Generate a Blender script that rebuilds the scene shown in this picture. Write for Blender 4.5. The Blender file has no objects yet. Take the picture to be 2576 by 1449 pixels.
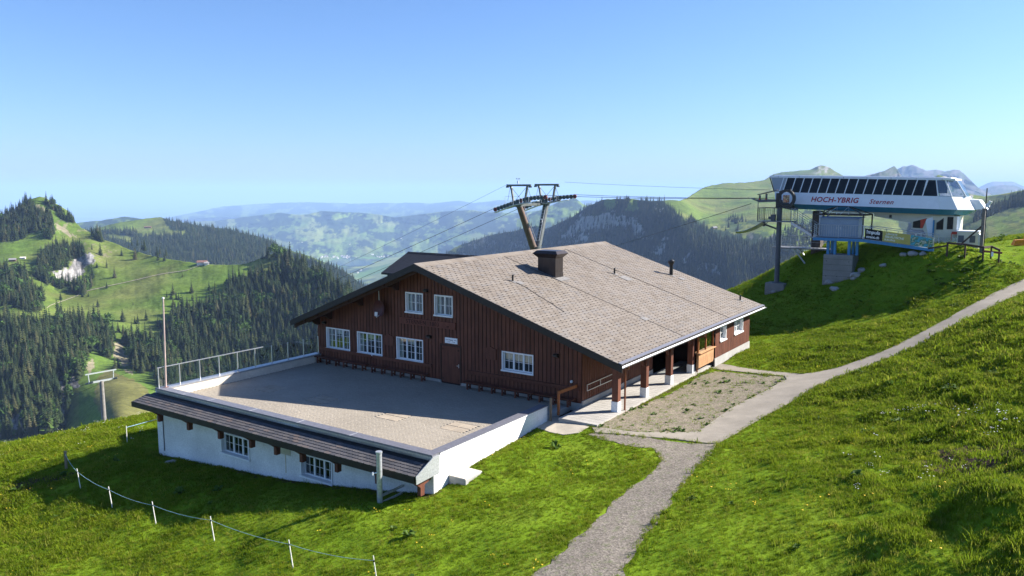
import bpy, bmesh, math, random
import numpy as np
from mathutils import Vector, Matrix
R = math.radians
SC = bpy.context.scene
COL = SC.collection
rng = np.random.default_rng(7)
random.seed(7)

# ------------------------------------------------------------------ camera, sky, sun, exposure
FPX, CX, CY, EYE, HC = 1960.0, 1288.0, 724.5, 480.0, 11.1      # focal length etc. in units of a 2576 px wide frame
PITCH = math.atan((CY - EYE) / FPX)
cam_d = bpy.data.cameras.new('camera')
cam = bpy.data.objects.new('camera', cam_d); COL.objects.link(cam)
cam.location = (0, 0, HC); cam.rotation_euler = (math.pi / 2 - PITCH, 0, 0)
cam_d.sensor_width = 36.0; cam_d.lens = 36.0 * FPX / 2576.0
cam_d.clip_start = 0.2; cam_d.clip_end = 400000.0
SC.camera = cam

TO_SUN = Vector((0.818, 0.174, 0.547)).normalized()
world = bpy.data.worlds.new('World'); SC.world = world; world.use_nodes = True
wn = world.node_tree; wn.nodes.clear()
sky = wn.nodes.new('ShaderNodeTexSky'); sky.sky_type = 'NISHITA'; sky.sun_disc = False
sky.sun_elevation = math.asin(TO_SUN.z); sky.sun_rotation = math.atan2(TO_SUN.x, TO_SUN.y)
sky.altitude = 0.0; sky.air_density = 1.0; sky.dust_density = 0.5; sky.ozone_density = 3.0
bgn = wn.nodes.new('ShaderNodeBackground'); bgn.inputs['Strength'].default_value = 0.062
out = wn.nodes.new('ShaderNodeOutputWorld')
tint = wn.nodes.new('ShaderNodeMix'); tint.data_type = 'RGBA'; tint.blend_type = 'MULTIPLY'; tint.inputs[0].default_value = 1.0; tint.inputs[7].default_value = (0.67, 0.85, 1.15, 1)   # white balance
wn.links.new(sky.outputs[0], tint.inputs[6]); wn.links.new(tint.outputs[2], bgn.inputs['Color']); wn.links.new(bgn.outputs[0], out.inputs['Surface'])
sun_d = bpy.data.lights.new('sun', 'SUN'); sun_d.energy = 5.0; sun_d.angle = R(0.5); sun_d.color = (1.0, 0.94, 0.86)
sun = bpy.data.objects.new('sun', sun_d); COL.objects.link(sun)
sun.rotation_euler = (-TO_SUN).to_track_quat('-Z', 'Y').to_euler(); sun.location = (60, 10, 60)
SC.view_settings.view_transform = 'Standard'; SC.view_settings.look = 'None'
SC.view_settings.exposure = 1.42; SC.view_settings.gamma = 1.0; SC.view_settings.use_curve_mapping = False
try:
    SC.cycles.use_denoising = True
    SC.cycles.max_bounces = 6; SC.cycles.transparent_max_bounces = 8
    SC.cycles.volume_bounces = 2; SC.cycles.diffuse_bounces = 2
    SC.cycles.sample_clamp_indirect = 4.0
except Exception:
    pass

# ------------------------------------------------------------------ authoring helpers: pixel of the survey frame -> point in the place
_c, _s = math.cos(PITCH), math.sin(PITCH)
def rays(px, py):
    u = (np.asarray(px, float) - CX) / FPX; v = -(np.asarray(py, float) - CY) / FPX
    return np.stack([u, _c + _s * v, -_s + _c * v], -1)
def at_y(px, py, Y):
    d = rays(px, py); P = d * (np.asarray(Y, float) / d[..., 1])[..., None]
    P[..., 2] += HC
    return P
def on_z(px, py, z=0.0):
    d = rays(px, py); t = (z - HC) / d[..., 2]
    P = d * np.asarray(t)[..., None]; P[..., 2] += HC
    return P
def to_px(P):
    P = np.asarray(P, float); z = P[..., 2] - HC
    F = _c * P[..., 1] - _s * z; U = _s * P[..., 1] + _c * z
    return CX + FPX * P[..., 0] / F, CY - FPX * U / F

def _hash(ix, iy, seed):
    h = (ix.astype(np.int64) * 374761393 + iy.astype(np.int64) * 668265263 + seed * 982451653) & 0x7fffffff
    h = ((h ^ (h >> 13)) * 1274126177) & 0x7fffffff
    return ((h ^ (h >> 16)) & 0xffffff) / float(0xffffff)
def vnoise(x, y, seed=0):
    x = np.asarray(x, float); y = np.asarray(y, float)
    ix = np.floor(x); iy = np.floor(y); fx = x - ix; fy = y - iy
    fx = fx * fx * fx * (fx * (fx * 6 - 15) + 10); fy = fy * fy * fy * (fy * (fy * 6 - 15) + 10)
    a = _hash(ix, iy, seed); b = _hash(ix + 1, iy, seed); c = _hash(ix, iy + 1, seed); d = _hash(ix + 1, iy + 1, seed)
    return (a + (b - a) * fx + (c - a) * fy + (a - b - c + d) * fx * fy) * 2 - 1
def fbm(x, y, seed=0, oct=4, gain=0.5):
    s = 0; a = 1.0; f = 1.0
    for o in range(oct):
        s = s + a * vnoise(np.asarray(x) * f + 17.3 * o, np.asarray(y) * f - 9.1 * o, seed + o); a *= gain; f *= 2.03
    return s
def ridged(x, y, seed=0, oct=4):
    s = 0; a = 1.0; f = 1.0
    for o in range(oct):
        s = s + a * (1 - 2 * np.abs(vnoise(np.asarray(x) * f + 7.7 * o, np.asarray(y) * f + 3.1 * o, seed + o))); a *= 0.5; f *= 2.1
    return s
class RBF:
    def __init__(self, pts, vals, scale, smooth=0.0, eps=0.0):
        self.e2 = eps * eps + 1e-12; self.p = np.asarray(pts, float) / scale; self.s = scale
        n = len(self.p); r = np.sqrt(((self.p[:, None] - self.p[None]) ** 2).sum(-1) + self.e2)
        A = np.zeros((n + 3, n + 3)); A[:n, :n] = -r - np.eye(n) * -smooth
        A[:n, n] = 1; A[:n, n + 1:] = self.p; A[n:, :n] = A[:n, n:].T
        self.w = np.linalg.solve(A, np.concatenate([np.asarray(vals, float), np.zeros(3)])); self.n = n
    def __call__(self, x, y):
        x = np.asarray(x, float) / self.s; y = np.asarray(y, float) / self.s
        res = self.w[self.n] + self.w[self.n + 1] * x + self.w[self.n + 2] * y
        for k in range(self.n):
            res = res - self.w[k] * np.sqrt((x - self.p[k, 0]) ** 2 + (y - self.p[k, 1]) ** 2 + self.e2)
        return res
def inpoly(px, py, poly):
    px = np.asarray(px, float); py = np.asarray(py, float); r = np.zeros(px.shape, bool)
    n = len(poly); j = n - 1
    for i in range(n):
        xi, yi = poly[i]; xj, yj = poly[j]
        if yi != yj:
            r ^= ((yi > py) != (yj > py)) & (px < (xj - xi) * (py - yi) / (yj - yi) + xi)
        j = i
    return r
def polydist(px, py, line):
    px = np.asarray(px, float); py = np.asarray(py, float); best = np.full(px.shape, 1e18)
    for (x0, y0), (x1, y1) in zip(line[:-1], line[1:]):
        dx, dy = x1 - x0, y1 - y0; t = np.clip(((px - x0) * dx + (py - y0) * dy) / (dx * dx + dy * dy + 1e-12), 0, 1)
        best = np.minimum(best, (px - x0 - t * dx) ** 2 + (py - y0 - t * dy) ** 2)
    return np.sqrt(best)
def sstep(a, b, x):
    t = np.clip((x - a) / (b - a), 0, 1); return t * t * (3 - 2 * t)

# ------------------------------------------------------------------ tags
def tag(o, label=None, cat=None, group=None, kind=None):
    if label: o['label'] = label
    if cat: o['category'] = cat
    if group: o['group'] = group
    if kind: o['kind'] = kind
    return o
def thing(name, label, cat, loc=(0, 0, 0), rz=0.0, group=None):
    o = bpy.data.objects.new(name, None); COL.objects.link(o)
    o.empty_display_size = 0.3; o.location = loc; o.rotation_euler = (0, 0, rz)
    return tag(o, label, cat, group)

# ------------------------------------------------------------------ materials
class NT:
    def __init__(self, name):
        self.m = bpy.data.materials.new(name); self.m.use_nodes = True
        self.t = self.m.node_tree; self.b = self.t.nodes['Principled BSDF']
    def n(self, typ, **kw):
        nd = self.t.nodes.new(typ)
        for k, v in kw.items(): setattr(nd, k, v)
        return nd
    def l(self, a, b): self.t.links.new(a, b)
    def noise(self, scale, detail=4, rough=0.55, coord='Object', stretch=None, dist=0.0):
        tc = self.n('ShaderNodeTexCoord'); src = tc.outputs[coord] if coord != 'Position' else self.n('ShaderNodeNewGeometry').outputs['Position']
        if stretch:
            mp = self.n('ShaderNodeMapping'); mp.inputs['Scale'].default_value = stretch; self.l(src, mp.inputs['Vector']); src = mp.outputs[0]
        nz = self.n('ShaderNodeTexNoise'); nz.inputs['Scale'].default_value = scale; nz.inputs['Detail'].default_value = detail
        nz.inputs['Roughness'].default_value = rough; nz.inputs['Distortion'].default_value = dist
        self.l(src, nz.inputs['Vector']); return nz.outputs['Fac']
    def ramp(self, fac, stops):
        r = self.n('ShaderNodeValToRGB'); e = r.color_ramp.elements
        while len(e) < len(stops): e.new(0.5)
        for k, (p, c) in enumerate(stops):
            e[k].position = p; e[k].color = (c[0], c[1], c[2], 1) if not np.isscalar(c) else (c, c, c, 1)
        self.l(fac, r.inputs['Fac']); return r.outputs['Color']
    def mix(self, fac, a, b, mode='MIX'):
        mx = self.n('ShaderNodeMix', data_type='RGBA', blend_type=mode)
        for s, v in ((0, fac), (6, a), (7, b)):
            if isinstance(v, (int, float)): mx.inputs[s].default_value = v if s == 0 else (v, v, v, 1)
            elif isinstance(v, (tuple, list)): mx.inputs[s].default_value = (v[0], v[1], v[2], 1)
            else: self.l(v, mx.inputs[s])
        return mx.outputs[2]
    def attr(self, name):
        a = self.n('ShaderNodeAttribute'); a.attribute_name = name; return a
    def bump(self, fac, strength=0.3, dist=0.05):
        b = self.n('ShaderNodeBump'); b.inputs['Strength'].default_value = strength; b.inputs['Distance'].default_value = dist
        self.l(fac, b.inputs['Height']); self.l(b.outputs[0], self.b.inputs['Normal'])
    def col(self, c):
        if isinstance(c, (tuple, list)): self.b.inputs['Base Color'].default_value = (c[0], c[1], c[2], 1)
        else: self.l(c, self.b.inputs['Base Color'])
    def fin(self, rough=0.8, metal=0.0, spec=0.3):
        self.b.inputs['Roughness'].default_value = rough; self.b.inputs['Metallic'].default_value = metal
        self.b.inputs['Specular IOR Level'].default_value = spec; return self.m
def simple(name, c, rough=0.7, metal=0.0, spec=0.3, var=0.25, scale=6.0, bump=0.0, stretch=None, rnd=0.0):
    t = NT(name); nz = t.noise(scale, stretch=stretch)
    lo = tuple(v * (1 - var) for v in c); hi = tuple(min(1, v * (1 + var)) for v in c)
    cc = t.ramp(nz, [(0.3, lo), (0.7, hi)])
    if rnd:
        oi = t.n('ShaderNodeObjectInfo'); g = t.ramp(oi.outputs['Random'], [(0, 1 - rnd), (1, 1 + rnd)])
        cc = t.mix(1.0, cc, g, 'MULTIPLY')
    t.col(cc)
    if bump: t.bump(nz, bump, 0.02)
    return t.fin(rough, metal, spec)

# ------------------------------------------------------------------ mesh helpers
def mesh_np(name, V, F, mat, kind=None, smooth=True, attrs=None, parent=None, link=True):
    """V (n,3) float array, F (m,k) int array"""
    me = bpy.data.meshes.new(name); V = np.asarray(V, np.float32); F = np.asarray(F, np.int32)
    me.vertices.add(len(V)); me.vertices.foreach_set('co', V.ravel())
    k = F.shape[1]; me.loops.add(F.size); me.loops.foreach_set('vertex_index', F.ravel())
    me.polygons.add(len(F)); me.polygons.foreach_set('loop_start', np.arange(len(F), dtype=np.int32) * k)
    me.polygons.foreach_set('loop_total', np.full(len(F), k, np.int32))
    me.polygons.foreach_set('use_smooth', np.full(len(F), smooth, bool))
    me.update(calc_edges=True); me.validate()
    for an, av in (attrs or {}).items():
        av = np.asarray(av, np.float32)
        if av.ndim == 2:
            a = me.attributes.new(an, 'FLOAT_COLOR', 'POINT'); a.data.foreach_set('color', av.ravel())
        else:
            a = me.attributes.new(an, 'FLOAT', 'POINT'); a.data.foreach_set('value', av)
    if mat: me.materials.append(mat)
    o = bpy.data.objects.new(name, me)
    if link: COL.objects.link(o)
    if parent: o.parent = parent
    if kind: o['kind'] = kind
    return o
def grid_faces(nr, nc):
    i = np.arange(nr * nc).reshape(nr, nc)
    return np.stack([i[:-1, :-1], i[:-1, 1:], i[1:, 1:], i[1:, :-1]], -1).reshape(-1, 4)

class MB:
    """collects simple shapes, build() links them as ONE mesh object"""
    def __init__(self): self.v = []; self.f = []
    def add(self, vs, fs):
        n = len(self.v); self.v += [tuple(map(float, q)) for q in vs]; self.f += [tuple(n + k for k in q) for q in fs]; return self
    def box(self, x0, x1, y0, y1, z0, z1):
        return self.add([(x0, y0, z0), (x1, y0, z0), (x1, y1, z0), (x0, y1, z0), (x0, y0, z1), (x1, y0, z1), (x1, y1, z1), (x0, y1, z1)],
                        [(0, 3, 2, 1), (4, 5, 6, 7), (0, 1, 5, 4), (1, 2, 6, 5), (2, 3, 7, 6), (3, 0, 4, 7)])
    def bar(self, a, b, w, h, up=(0, 0, 1)):
        a = Vector(a); b = Vector(b); d = (b - a).normalized(); up = Vector(up)
        if abs(d.dot(up)) > 0.98: up = Vector((1, 0, 0))
        s = d.cross(up).normalized(); u = s.cross(d).normalized(); vs = []
        for p in (a, b):
            for i, j in ((-1, -1), (1, -1), (1, 1), (-1, 1)): vs.append(p + s * (i * w / 2) + u * (j * h / 2))
        return self.add(vs, [(3, 2, 1, 0), (4, 5, 6, 7), (0, 1, 5, 4), (1, 2, 6, 5), (2, 3, 7, 6), (3, 0, 4, 7)])
    def tube(self, pts, r, n=8, cap=True):
        pts = [Vector(p) for p in pts]; rs = r if isinstance(r, (list, tuple)) else [r] * len(pts)
        rings = []; prev = None
        for k, p in enumerate(pts):
            d = (pts[min(k + 1, len(pts) - 1)] - pts[max(k - 1, 0)]).normalized()
            if prev is None:
                up = Vector((0, 0, 1)) if abs(d.z) < 0.95 else Vector((1, 0, 0)); s = d.cross(up).normalized()
            else:
                s = (prev - d * prev.dot(d)).normalized()
            u = s.cross(d); prev = s
            rings.append([p + (s * math.cos(2 * math.pi * i / n) + u * math.sin(2 * math.pi * i / n)) * rs[k] for i in range(n)])
        vs = [q for rg in rings for q in rg]; fs = []
        for k in range(len(pts) - 1):
            for i in range(n):
                j = (i + 1) % n; fs.append((k * n + i, (k + 1) * n + i, (k + 1) * n + j, k * n + j))
        if cap:
            fs.append(tuple(range(n))); fs.append(tuple((len(pts) - 1) * n + i for i in reversed(range(n))))
        return self.add(vs, fs)
    def prism(self, poly, vec):
        """polygon (3d points) extruded by vec"""
        n = len(poly); v = Vector(vec); a = [Vector(p) for p in poly]
        vs = a + [p + v for p in a]; fs = [tuple(reversed(range(n))), tuple(range(n, 2 * n))]
        for i in range(n): j = (i + 1) % n; fs.append((i, j, n + j, n + i))
        return self.add(vs, fs)
    def build(self, name, mat, parent=None, smooth=False, bevel=0.0):
        me = bpy.data.meshes.new(name); me.from_pydata(self.v, [], self.f)
        bm = bmesh.new(); bm.from_mesh(me); bmesh.ops.recalc_face_normals(bm, faces=bm.faces)
        if bevel: bmesh.ops.bevel(bm, geom=[e for e in bm.edges], offset=bevel, segments=1, affect='EDGES', clamp_overlap=True)
        bm.to_mesh(me); bm.free()
        if mat: me.materials.append(mat)
        if smooth:
            me.polygons.foreach_set('use_smooth', [True] * len(me.polygons))
            try: me.set_sharp_from_angle(angle=R(40))
            except Exception: pass
        o = bpy.data.objects.new(name, me); COL.objects.link(o)
        if parent: o.parent = parent
        return o
def inst(src, name, parent=None, loc=(0, 0, 0), rot=(0, 0, 0), scale=(1, 1, 1)):
    o = bpy.data.objects.new(name, src.data if hasattr(src, 'data') else src); COL.objects.link(o)
    o.parent = parent; o.location = loc; o.rotation_euler = rot; o.scale = scale
    return o
def text_obj(name, txt, size, mat, parent, mtx, shear=0.0, extrude=0.006, align='LEFT', spacing=1.0, bold=0.0):
    cu = bpy.data.curves.new(name, 'FONT'); cu.body = txt; cu.size = size; cu.extrude = extrude; cu.shear = shear
    cu.align_x = align; cu.space_character = spacing; cu.offset = bold; cu.resolution_u = 3
    o = bpy.data.objects.new('tmp_text', cu); COL.objects.link(o)
    bpy.context.view_layer.update()
    dg = bpy.context.evaluated_depsgraph_get(); me = bpy.data.meshes.new_from_object(o.evaluated_get(dg))
    bpy.data.objects.remove(o); me.name = name; me.materials.clear(); me.materials.append(mat)
    t = bpy.data.objects.new(name, me); COL.objects.link(t); t.parent = parent; t.matrix_local = mtx
    return t
def copy_tree(o, parent=None):
    c = o.copy(); COL.objects.link(c); c.parent = parent
    for ch in list(o.children): copy_tree(ch, c)
    return c

HO = Vector(on_z(1463, 1022, 0.0).tolist()); HRZ = R(56)
HEX = Vector((math.cos(HRZ), math.sin(HRZ), 0)); HEY = Vector((-math.sin(HRZ), math.cos(HRZ), 0))
def HL(x, y, z=0.0):
    """house frame (x along the ridge, y along the gable wall to the left) -> world"""
    return HO + HEX * x + HEY * y + Vector((0, 0, z))
# ------------------------------------------------------------------ ground near the house
_g = []
def G(px, py, z): p = on_z(px, py, z); _g.append((p[0], p[1], z))
def GY(px, py, Y): p = at_y(px, py, Y); _g.append(tuple(p))
def GH(x, y, z): p = HL(x, y); _g.append((p.x, p.y, z))
for x, y, z in [(0, -1, -.1), (0, -3.5, -.1), (6, -3.5, -.1), (12, -3.5, -.08), (20.5, -3, -.05), (20.5, -6, .5), (14, -5, -.02), (-2.5, -2.3, -.1), (-2.2, -7.5, -.05),
                (-3.9, .2, -.34), (-6, .2, -.5), (-9.2, .2, -.62), (-11, .3, -1.0), (-11.5, 1, -1.3), (-11.5, 3, -1.58), (-11.5, 5, -1.86), (-11.5, 7.5, -2.2), (-11.5, 10, -2.5), (-11.5, 12.5, -2.68), (-11.5, 15, -2.86), (-11.5, 20, -3.22),
                (-7, -3, -.38), (-10.5, -2.5, -.85), (-5, 22, -4.2), (0, 22.5, -4.6), (10, 22, -5), (22, 22, -6), (24, 10, -3), (23.5, 2, -.6), (0, 10, -1.2), (10, 10, -1.4), (-6, 10, -2)]: GH(x, y, z)
for a in [(1790, 1115, -.05), (1900, 1030, .1), (2000, 950, .35), (1850, 935, .05), (2100, 930, .7), (2230, 880, 1.5), (2350, 820, 2.5), (2460, 770, 3.5), (2576, 712, 4.6), (2640, 680, 5.2),
          (1450, 1449, .15), (1340, 1449, 0), (1560, 1449, .25), (1480, 1330, 0), (1620, 1330, .12), (1620, 1200, -.05), (1700, 1150, -.05), (1560, 1120, -.08),
          (1300, 1250, -.6), (1150, 1400, -.8), (1300, 1400, -.35), (900, 1400, -1.55), (1000, 1300, -1.15), (600, 1400, -2.8), (700, 1330, -2.2), (400, 1330, -3.5), (283, 1278, -3.8), (100, 1300, -4.5), (0, 1449, -4.4), (300, 1449, -3.8), (207, 1238, -3.58), (168, 1180, -3.65), (346, 1255, -3.15), (415, 1263, -2.95), (553, 1277, -2.55), (691, 1272, -2.0), (829, 1276, -1.58), (926, 1286, -1.38),
          (1800, 1330, .5), (2000, 1330, 1.0), (2200, 1330, 1.55), (2400, 1330, 2.1), (2576, 1330, 2.6), (2576, 1449, 2.4), (2200, 1449, 1.4), (1800, 1449, .6),
          (2000, 1150, .75), (2200, 1100, 1.35), (2400, 1100, 2.15), (2576, 1100, 2.9), (2200, 950, 1.4), (2400, 950, 2.4), (2576, 950, 3.2), (2576, 800, 4.4), (2450, 850, 3.1), (2300, 1200, 1.8),
          (2000, 870, .6), (2150, 830, 1.4), (2250, 780, 2.3), (2400, 720, 4.0), (2500, 680, 5.05), (1900, 890, .2)]: G(*a)
for a in [(0, 1130, 46), (100, 1112, 47.5), (200, 1090, 49.5), (300, 1068, 52), (390, 1045, 55), (-150, 1180, 43),
          (1840, 728, 75), (1890, 708, 75), (1925, 690, 75.5), (2000, 648, 72), (2060, 626, 71), (2110, 614, 69.8), (2160, 611, 68.6), (2200, 612, 67), (2260, 618, 65), (2350, 622, 69), (2300, 620, 63.5), (2200, 612, 75), (2430, 628, 66), (2350, 640, 60.5), (2290, 650, 62), (2400, 648, 58), (2380, 627, 60.5), (2480, 627, 60), (2530, 652, 57.5),
          (1955, 728, 70), (2085, 708, 66.0), (2145, 704, 64.6), (2113, 720, 64.3), (2000, 805, 62.5), (2060, 788, 62), (2120, 775, 61.3), (2230, 745, 60), (2330, 715, 58.4), (1900, 830, 62.5), (2000, 740, 66.4), (2200, 690, 62.6), (2250, 652, 62.6), (2200, 660, 64),
          (2480, 622, 64), (2576, 628, 62), (2540, 594, 70), (2576, 588, 70), (2480, 606, 72), (2650, 590, 70), (2420, 612, 73)]: GY(*a)
for a in [(-70, 75, -24), (-84, 150, -38), (-45, 80, -20), (-20, 85, -14), (-60, 110, -31), (-20, 120, -30), (3, 86, -6), (15, 88, -6), (25, 88, -6), (40, 90, -2), (55, 85, 3), (70, 80, 6), (10, 120, -30), (50, 120, -24), (90, 110, -12), (-110, 120, -38),
          (-60, 45, -8), (-75, 25, -9), (-40, 15, -5.5), (-15, 8, -2.4), (0, 10, .6), (0, 0, 1.0), (12, 8, 2.4), (20, 5, 4), (30, 20, 5.5), (45, 40, 7), (60, 60, 8), (0, 150, -45), (60, 150, -45), (100, 60, 12), (15, 13, 2.9)]: _g.append(a)
_g = np.array(_g)
GR = RBF(_g[:, :2], _g[:, 2], 10.0, smooth=0.02, eps=.22)

# outlines of the paved and gravelled surfaces (x, y)
def W(*pts):
    out = []; Y = np.linspace(8, 110, 2600)
    for px, py, z in pts:
        d = rays(px, py); Q = d[None] * (Y / d[1])[:, None]; k = np.where(Q[:, 2] + HC < GR(Q[:, 0], Q[:, 1]))[0]
        k = k[0] if len(k) else int(np.argmin(abs(Q[:, 2] + HC - z))); out.append((Q[k, 0], Q[k, 1]))
    return out
CONC = W((1490, 1078, -.05), (1620, 1090, -.05), (1757, 1088, -.05), (1845, 1025, .05), (1925, 985, .2), (1978, 957, .33), (1975, 947, .33), (1900, 941, .15), (1815, 932, .02), (1780, 925, 0), (1812, 916, 0), (1890, 930, .1), (1965, 938, .3), (2022, 942, .4), (2080, 933, .7), (2150, 912, 1.2), (2240, 877, 1.8), (2330, 832, 2.6), (2410, 787, 3.35), (2500, 738, 4.2), (2576, 703, 4.8), (2640, 676, 5.4),
         (2650, 704, 5.3), (2576, 734, 4.5), (2500, 770, 3.9), (2400, 826, 3.0), (2300, 878, 2.05), (2200, 917, 1.35), (2120, 946, .85), (2055, 975, .45), (1930, 1046, .15), (1850, 1093, 0), (1800, 1118, -.05), (1700, 1108, -.05), (1600, 1098, -.05), (1500, 1090, -.05))
GRAV = W((1800, 1118, -.05), (1740, 1190, -.03), (1690, 1265, .02), (1640, 1320, .1), (1600, 1385, .18), (1565, 1449, .22), (1530, 1540, .25), (1300, 1540, .1), (1345, 1449, .05), (1420, 1380, .02), (1480, 1325, 0), (1530, 1270, -.03), (1600, 1215, -.05), (1650, 1180, -.06), (1667, 1155, -.06), (1640, 1130, -.06), (1560, 1120, -.1), (1480, 1095, -.1), (1500, 1088, -.08), (1600, 1099, -.05), (1700, 1110, -.05))
YARD = W((1495, 1076, -.08), (1540, 1052, -.08), (1575, 1035, -.08), (1700, 985, -.06), (1760, 945, 0), (1800, 934, 0), (1900, 943, .15), (1977, 948, .33), (1978, 958, .33), (1925, 985, .2), (1845, 1025, .05), (1757, 1089, -.05), (1620, 1090, -.05))
_hw = lambda L: [tuple(HL(*q)[:2]) for q in L]
BUILT = [_hw([(-11.3, .6), (-11.3, 19.8), (0, 19.8), (20.4, 19.8), (20.4, -2.4), (13.3, -2.4), (13, -2.2), (-2.4, -2.2), (-2.5, .6)])]
HOUSE_SKIRT = _hw([(-11.65, .35), (-11.65, 20.3), (0, 20.3), (20.7, 20.3), (20.7, -2.7), (13.2, -2.6), (-2.5, -2.4), (-2.5, .35)])
STATION_PAD = [(29, 66), (40, 58.5), (44, 61), (45, 66), (36, 74), (30, 72)]
def ground_z(x, y, detail=True):
    x = np.asarray(x, float); y = np.asarray(y, float)
    z = GR(x, y)
    if detail:
        flat = np.full(x.shape, 1.0)
        for P in (CONC, GRAV, YARD, HOUSE_SKIRT, STATION_PAD):
            d = polydist(x, y, P + [P[0]]); ins = inpoly(x, y, P)
            flat = np.minimum(flat, np.where(ins, 0, sstep(0.1, 2.2, d)))
        rough = sstep(6, 16, x - 0.22 * (y - 20)) * sstep(60, 45, y)        # tussocky slope on the right
        rough2 = sstep(-8, -22, x) * .4
        z = z + flat * (0.14 * fbm(x / 5.5, y / 5.5, 3, 3) + (0.05 + 0.12 * rough + .05 * rough2) * fbm(x / 1.15, y / 1.15, 11, 3)
                        + rough * 0.16 * ridged((x + y * .6) / 6.0, (y - x * .5) / 2.4, 5, 2))
        for px, py, zz_, h, a, b in ((2490, 1290, 2.4, .85, 1.0, 1.5), (2520, 1060, 2.7, .28, 1.2, .6), (2380, 1010, 2.2, .2, 1.0, .5), (2400, 1300, 2.1, -.6, 1.0, 1.3), (2250, 1380, 1.6, .25, .8, .6)):
            q = on_z(px, py, zz_); z = z + flat * h * np.exp(-(((x - q[0]) / a) ** 2 + ((y - q[1]) / b) ** 2))
    return z
def gz(x, y): return float(ground_z(np.array([x]), np.array([y]))[0])

def ground_material():
    t = NT('alpine_grass_ground')
    a = t.noise(0.35, 5, .6, 'Position'); b = t.noise(2.6, 5, .65, 'Position'); c = t.noise(14, 3, .6, 'Position')
    g1 = t.ramp(a, [(.25, (.088, .148, .010)), (.5, (.128, .200, .013)), (.75, (.165, .220, .022))])
    g2 = t.ramp(b, [(.3, (.68, .74, .6)), (.55, (1.1, 1.1, 1)), (.8, (1.4, 1.25, 1.0))])
    g = t.mix(0.8, g1, g2, 'MULTIPLY')
    g = t.mix(0.5, g, t.ramp(c, [(.3, .75), (.7, 1.35)]), 'MULTIPLY')
    soil = t.ramp(c, [(.3, (.045, .030, .018)), (.7, (.105, .075, .05))])
    at = t.attr('soil'); nz = t.noise(3.1, 5, .65, 'Position')
    ad = t.n('ShaderNodeMath', operation='ADD'); t.l(at.outputs['Fac'], ad.inputs[0]); t.l(nz, ad.inputs[1])
    f = t.ramp(ad.outputs[0], [(.78, 0.0), (.90, 1.0)])
    t.col(t.mix(f, g, soil)); t.bump(c, .5, .05); return t.fin(.95, 0, .03)
M_GROUND = ground_material()
def build_ground():
    xs = np.arange(-75, 80, .4); ys = np.concatenate([np.arange(4, 75, .33), np.arange(75, 175, 1.0)])
    X, Y = np.meshgrid(xs, ys); Z = ground_z(X, Y)
    hole = np.zeros(X.shape)
    for P in (CONC, GRAV, YARD): hole = np.maximum(hole, inpoly(X, Y, P) * sstep(.25, .5, polydist(X, Y, P + [P[0]])))
    Z = Z - hole * .12
    for P in BUILT: Z = Z - inpoly(X, Y, P) * sstep(.5, 1.2, polydist(X, Y, P + [P[0]])) * 1.5
    soil = np.zeros(X.shape)
    sp = on_z(2460, 1170, 2.3); soil = np.maximum(soil, .75 * np.exp(-(((X - sp[0]) / 1.6) ** 2 + ((Y - sp[1]) / 2.6) ** 2)))
    sp = on_z(2560, 1110, 2.8); soil = np.maximum(soil, .75 * np.exp(-(((X - sp[0]) / 1.2) ** 2 + ((Y - sp[1]) / 1.5) ** 2)))
    for a_, c_, zz_, rx_, ry_ in ((2400, 1215, 2.0, .7, .8), (2330, 1180, 1.8, .4, .4), (2530, 1160, 2.6, .8, .6), (2480, 1200, 2.3, .5, .7), (2120, 1010, 1.2, .35, .3), (2290, 870, 1.8, .6, .4)):
        sp = on_z(a_, c_, zz_); soil = np.maximum(soil, .6 * np.exp(-(((X - sp[0]) / rx_) ** 2 + ((Y - sp[1]) / ry_) ** 2)))
    sp = on_z(100, 1215, -4.0); soil = np.maximum(soil, .6 * np.exp(-(((X - sp[0]) / 2.6) ** 2 + ((Y - sp[1]) / .8) ** 2)))
    sp = on_z(20, 1265, -4.4); soil = np.maximum(soil, .5 * np.exp(-(((X - sp[0]) / 1.2) ** 2 + ((Y - sp[1]) / 1.) ** 2)))
    soil = np.maximum(soil, .5 * inpoly(X, Y, HOUSE_SKIRT))
    pad = inpoly(X, Y, STATION_PAD); soil = np.maximum(soil, pad * .2)
    V = np.stack([X, Y, Z], -1).reshape(-1, 3)
    o = mesh_np('ground', V, grid_faces(len(ys), len(xs)), M_GROUND, 'structure', attrs={'soil': soil.ravel()})
    tag(o, 'bright green alpine meadow sloping round the restaurant'); return o
ground = build_ground()
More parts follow.
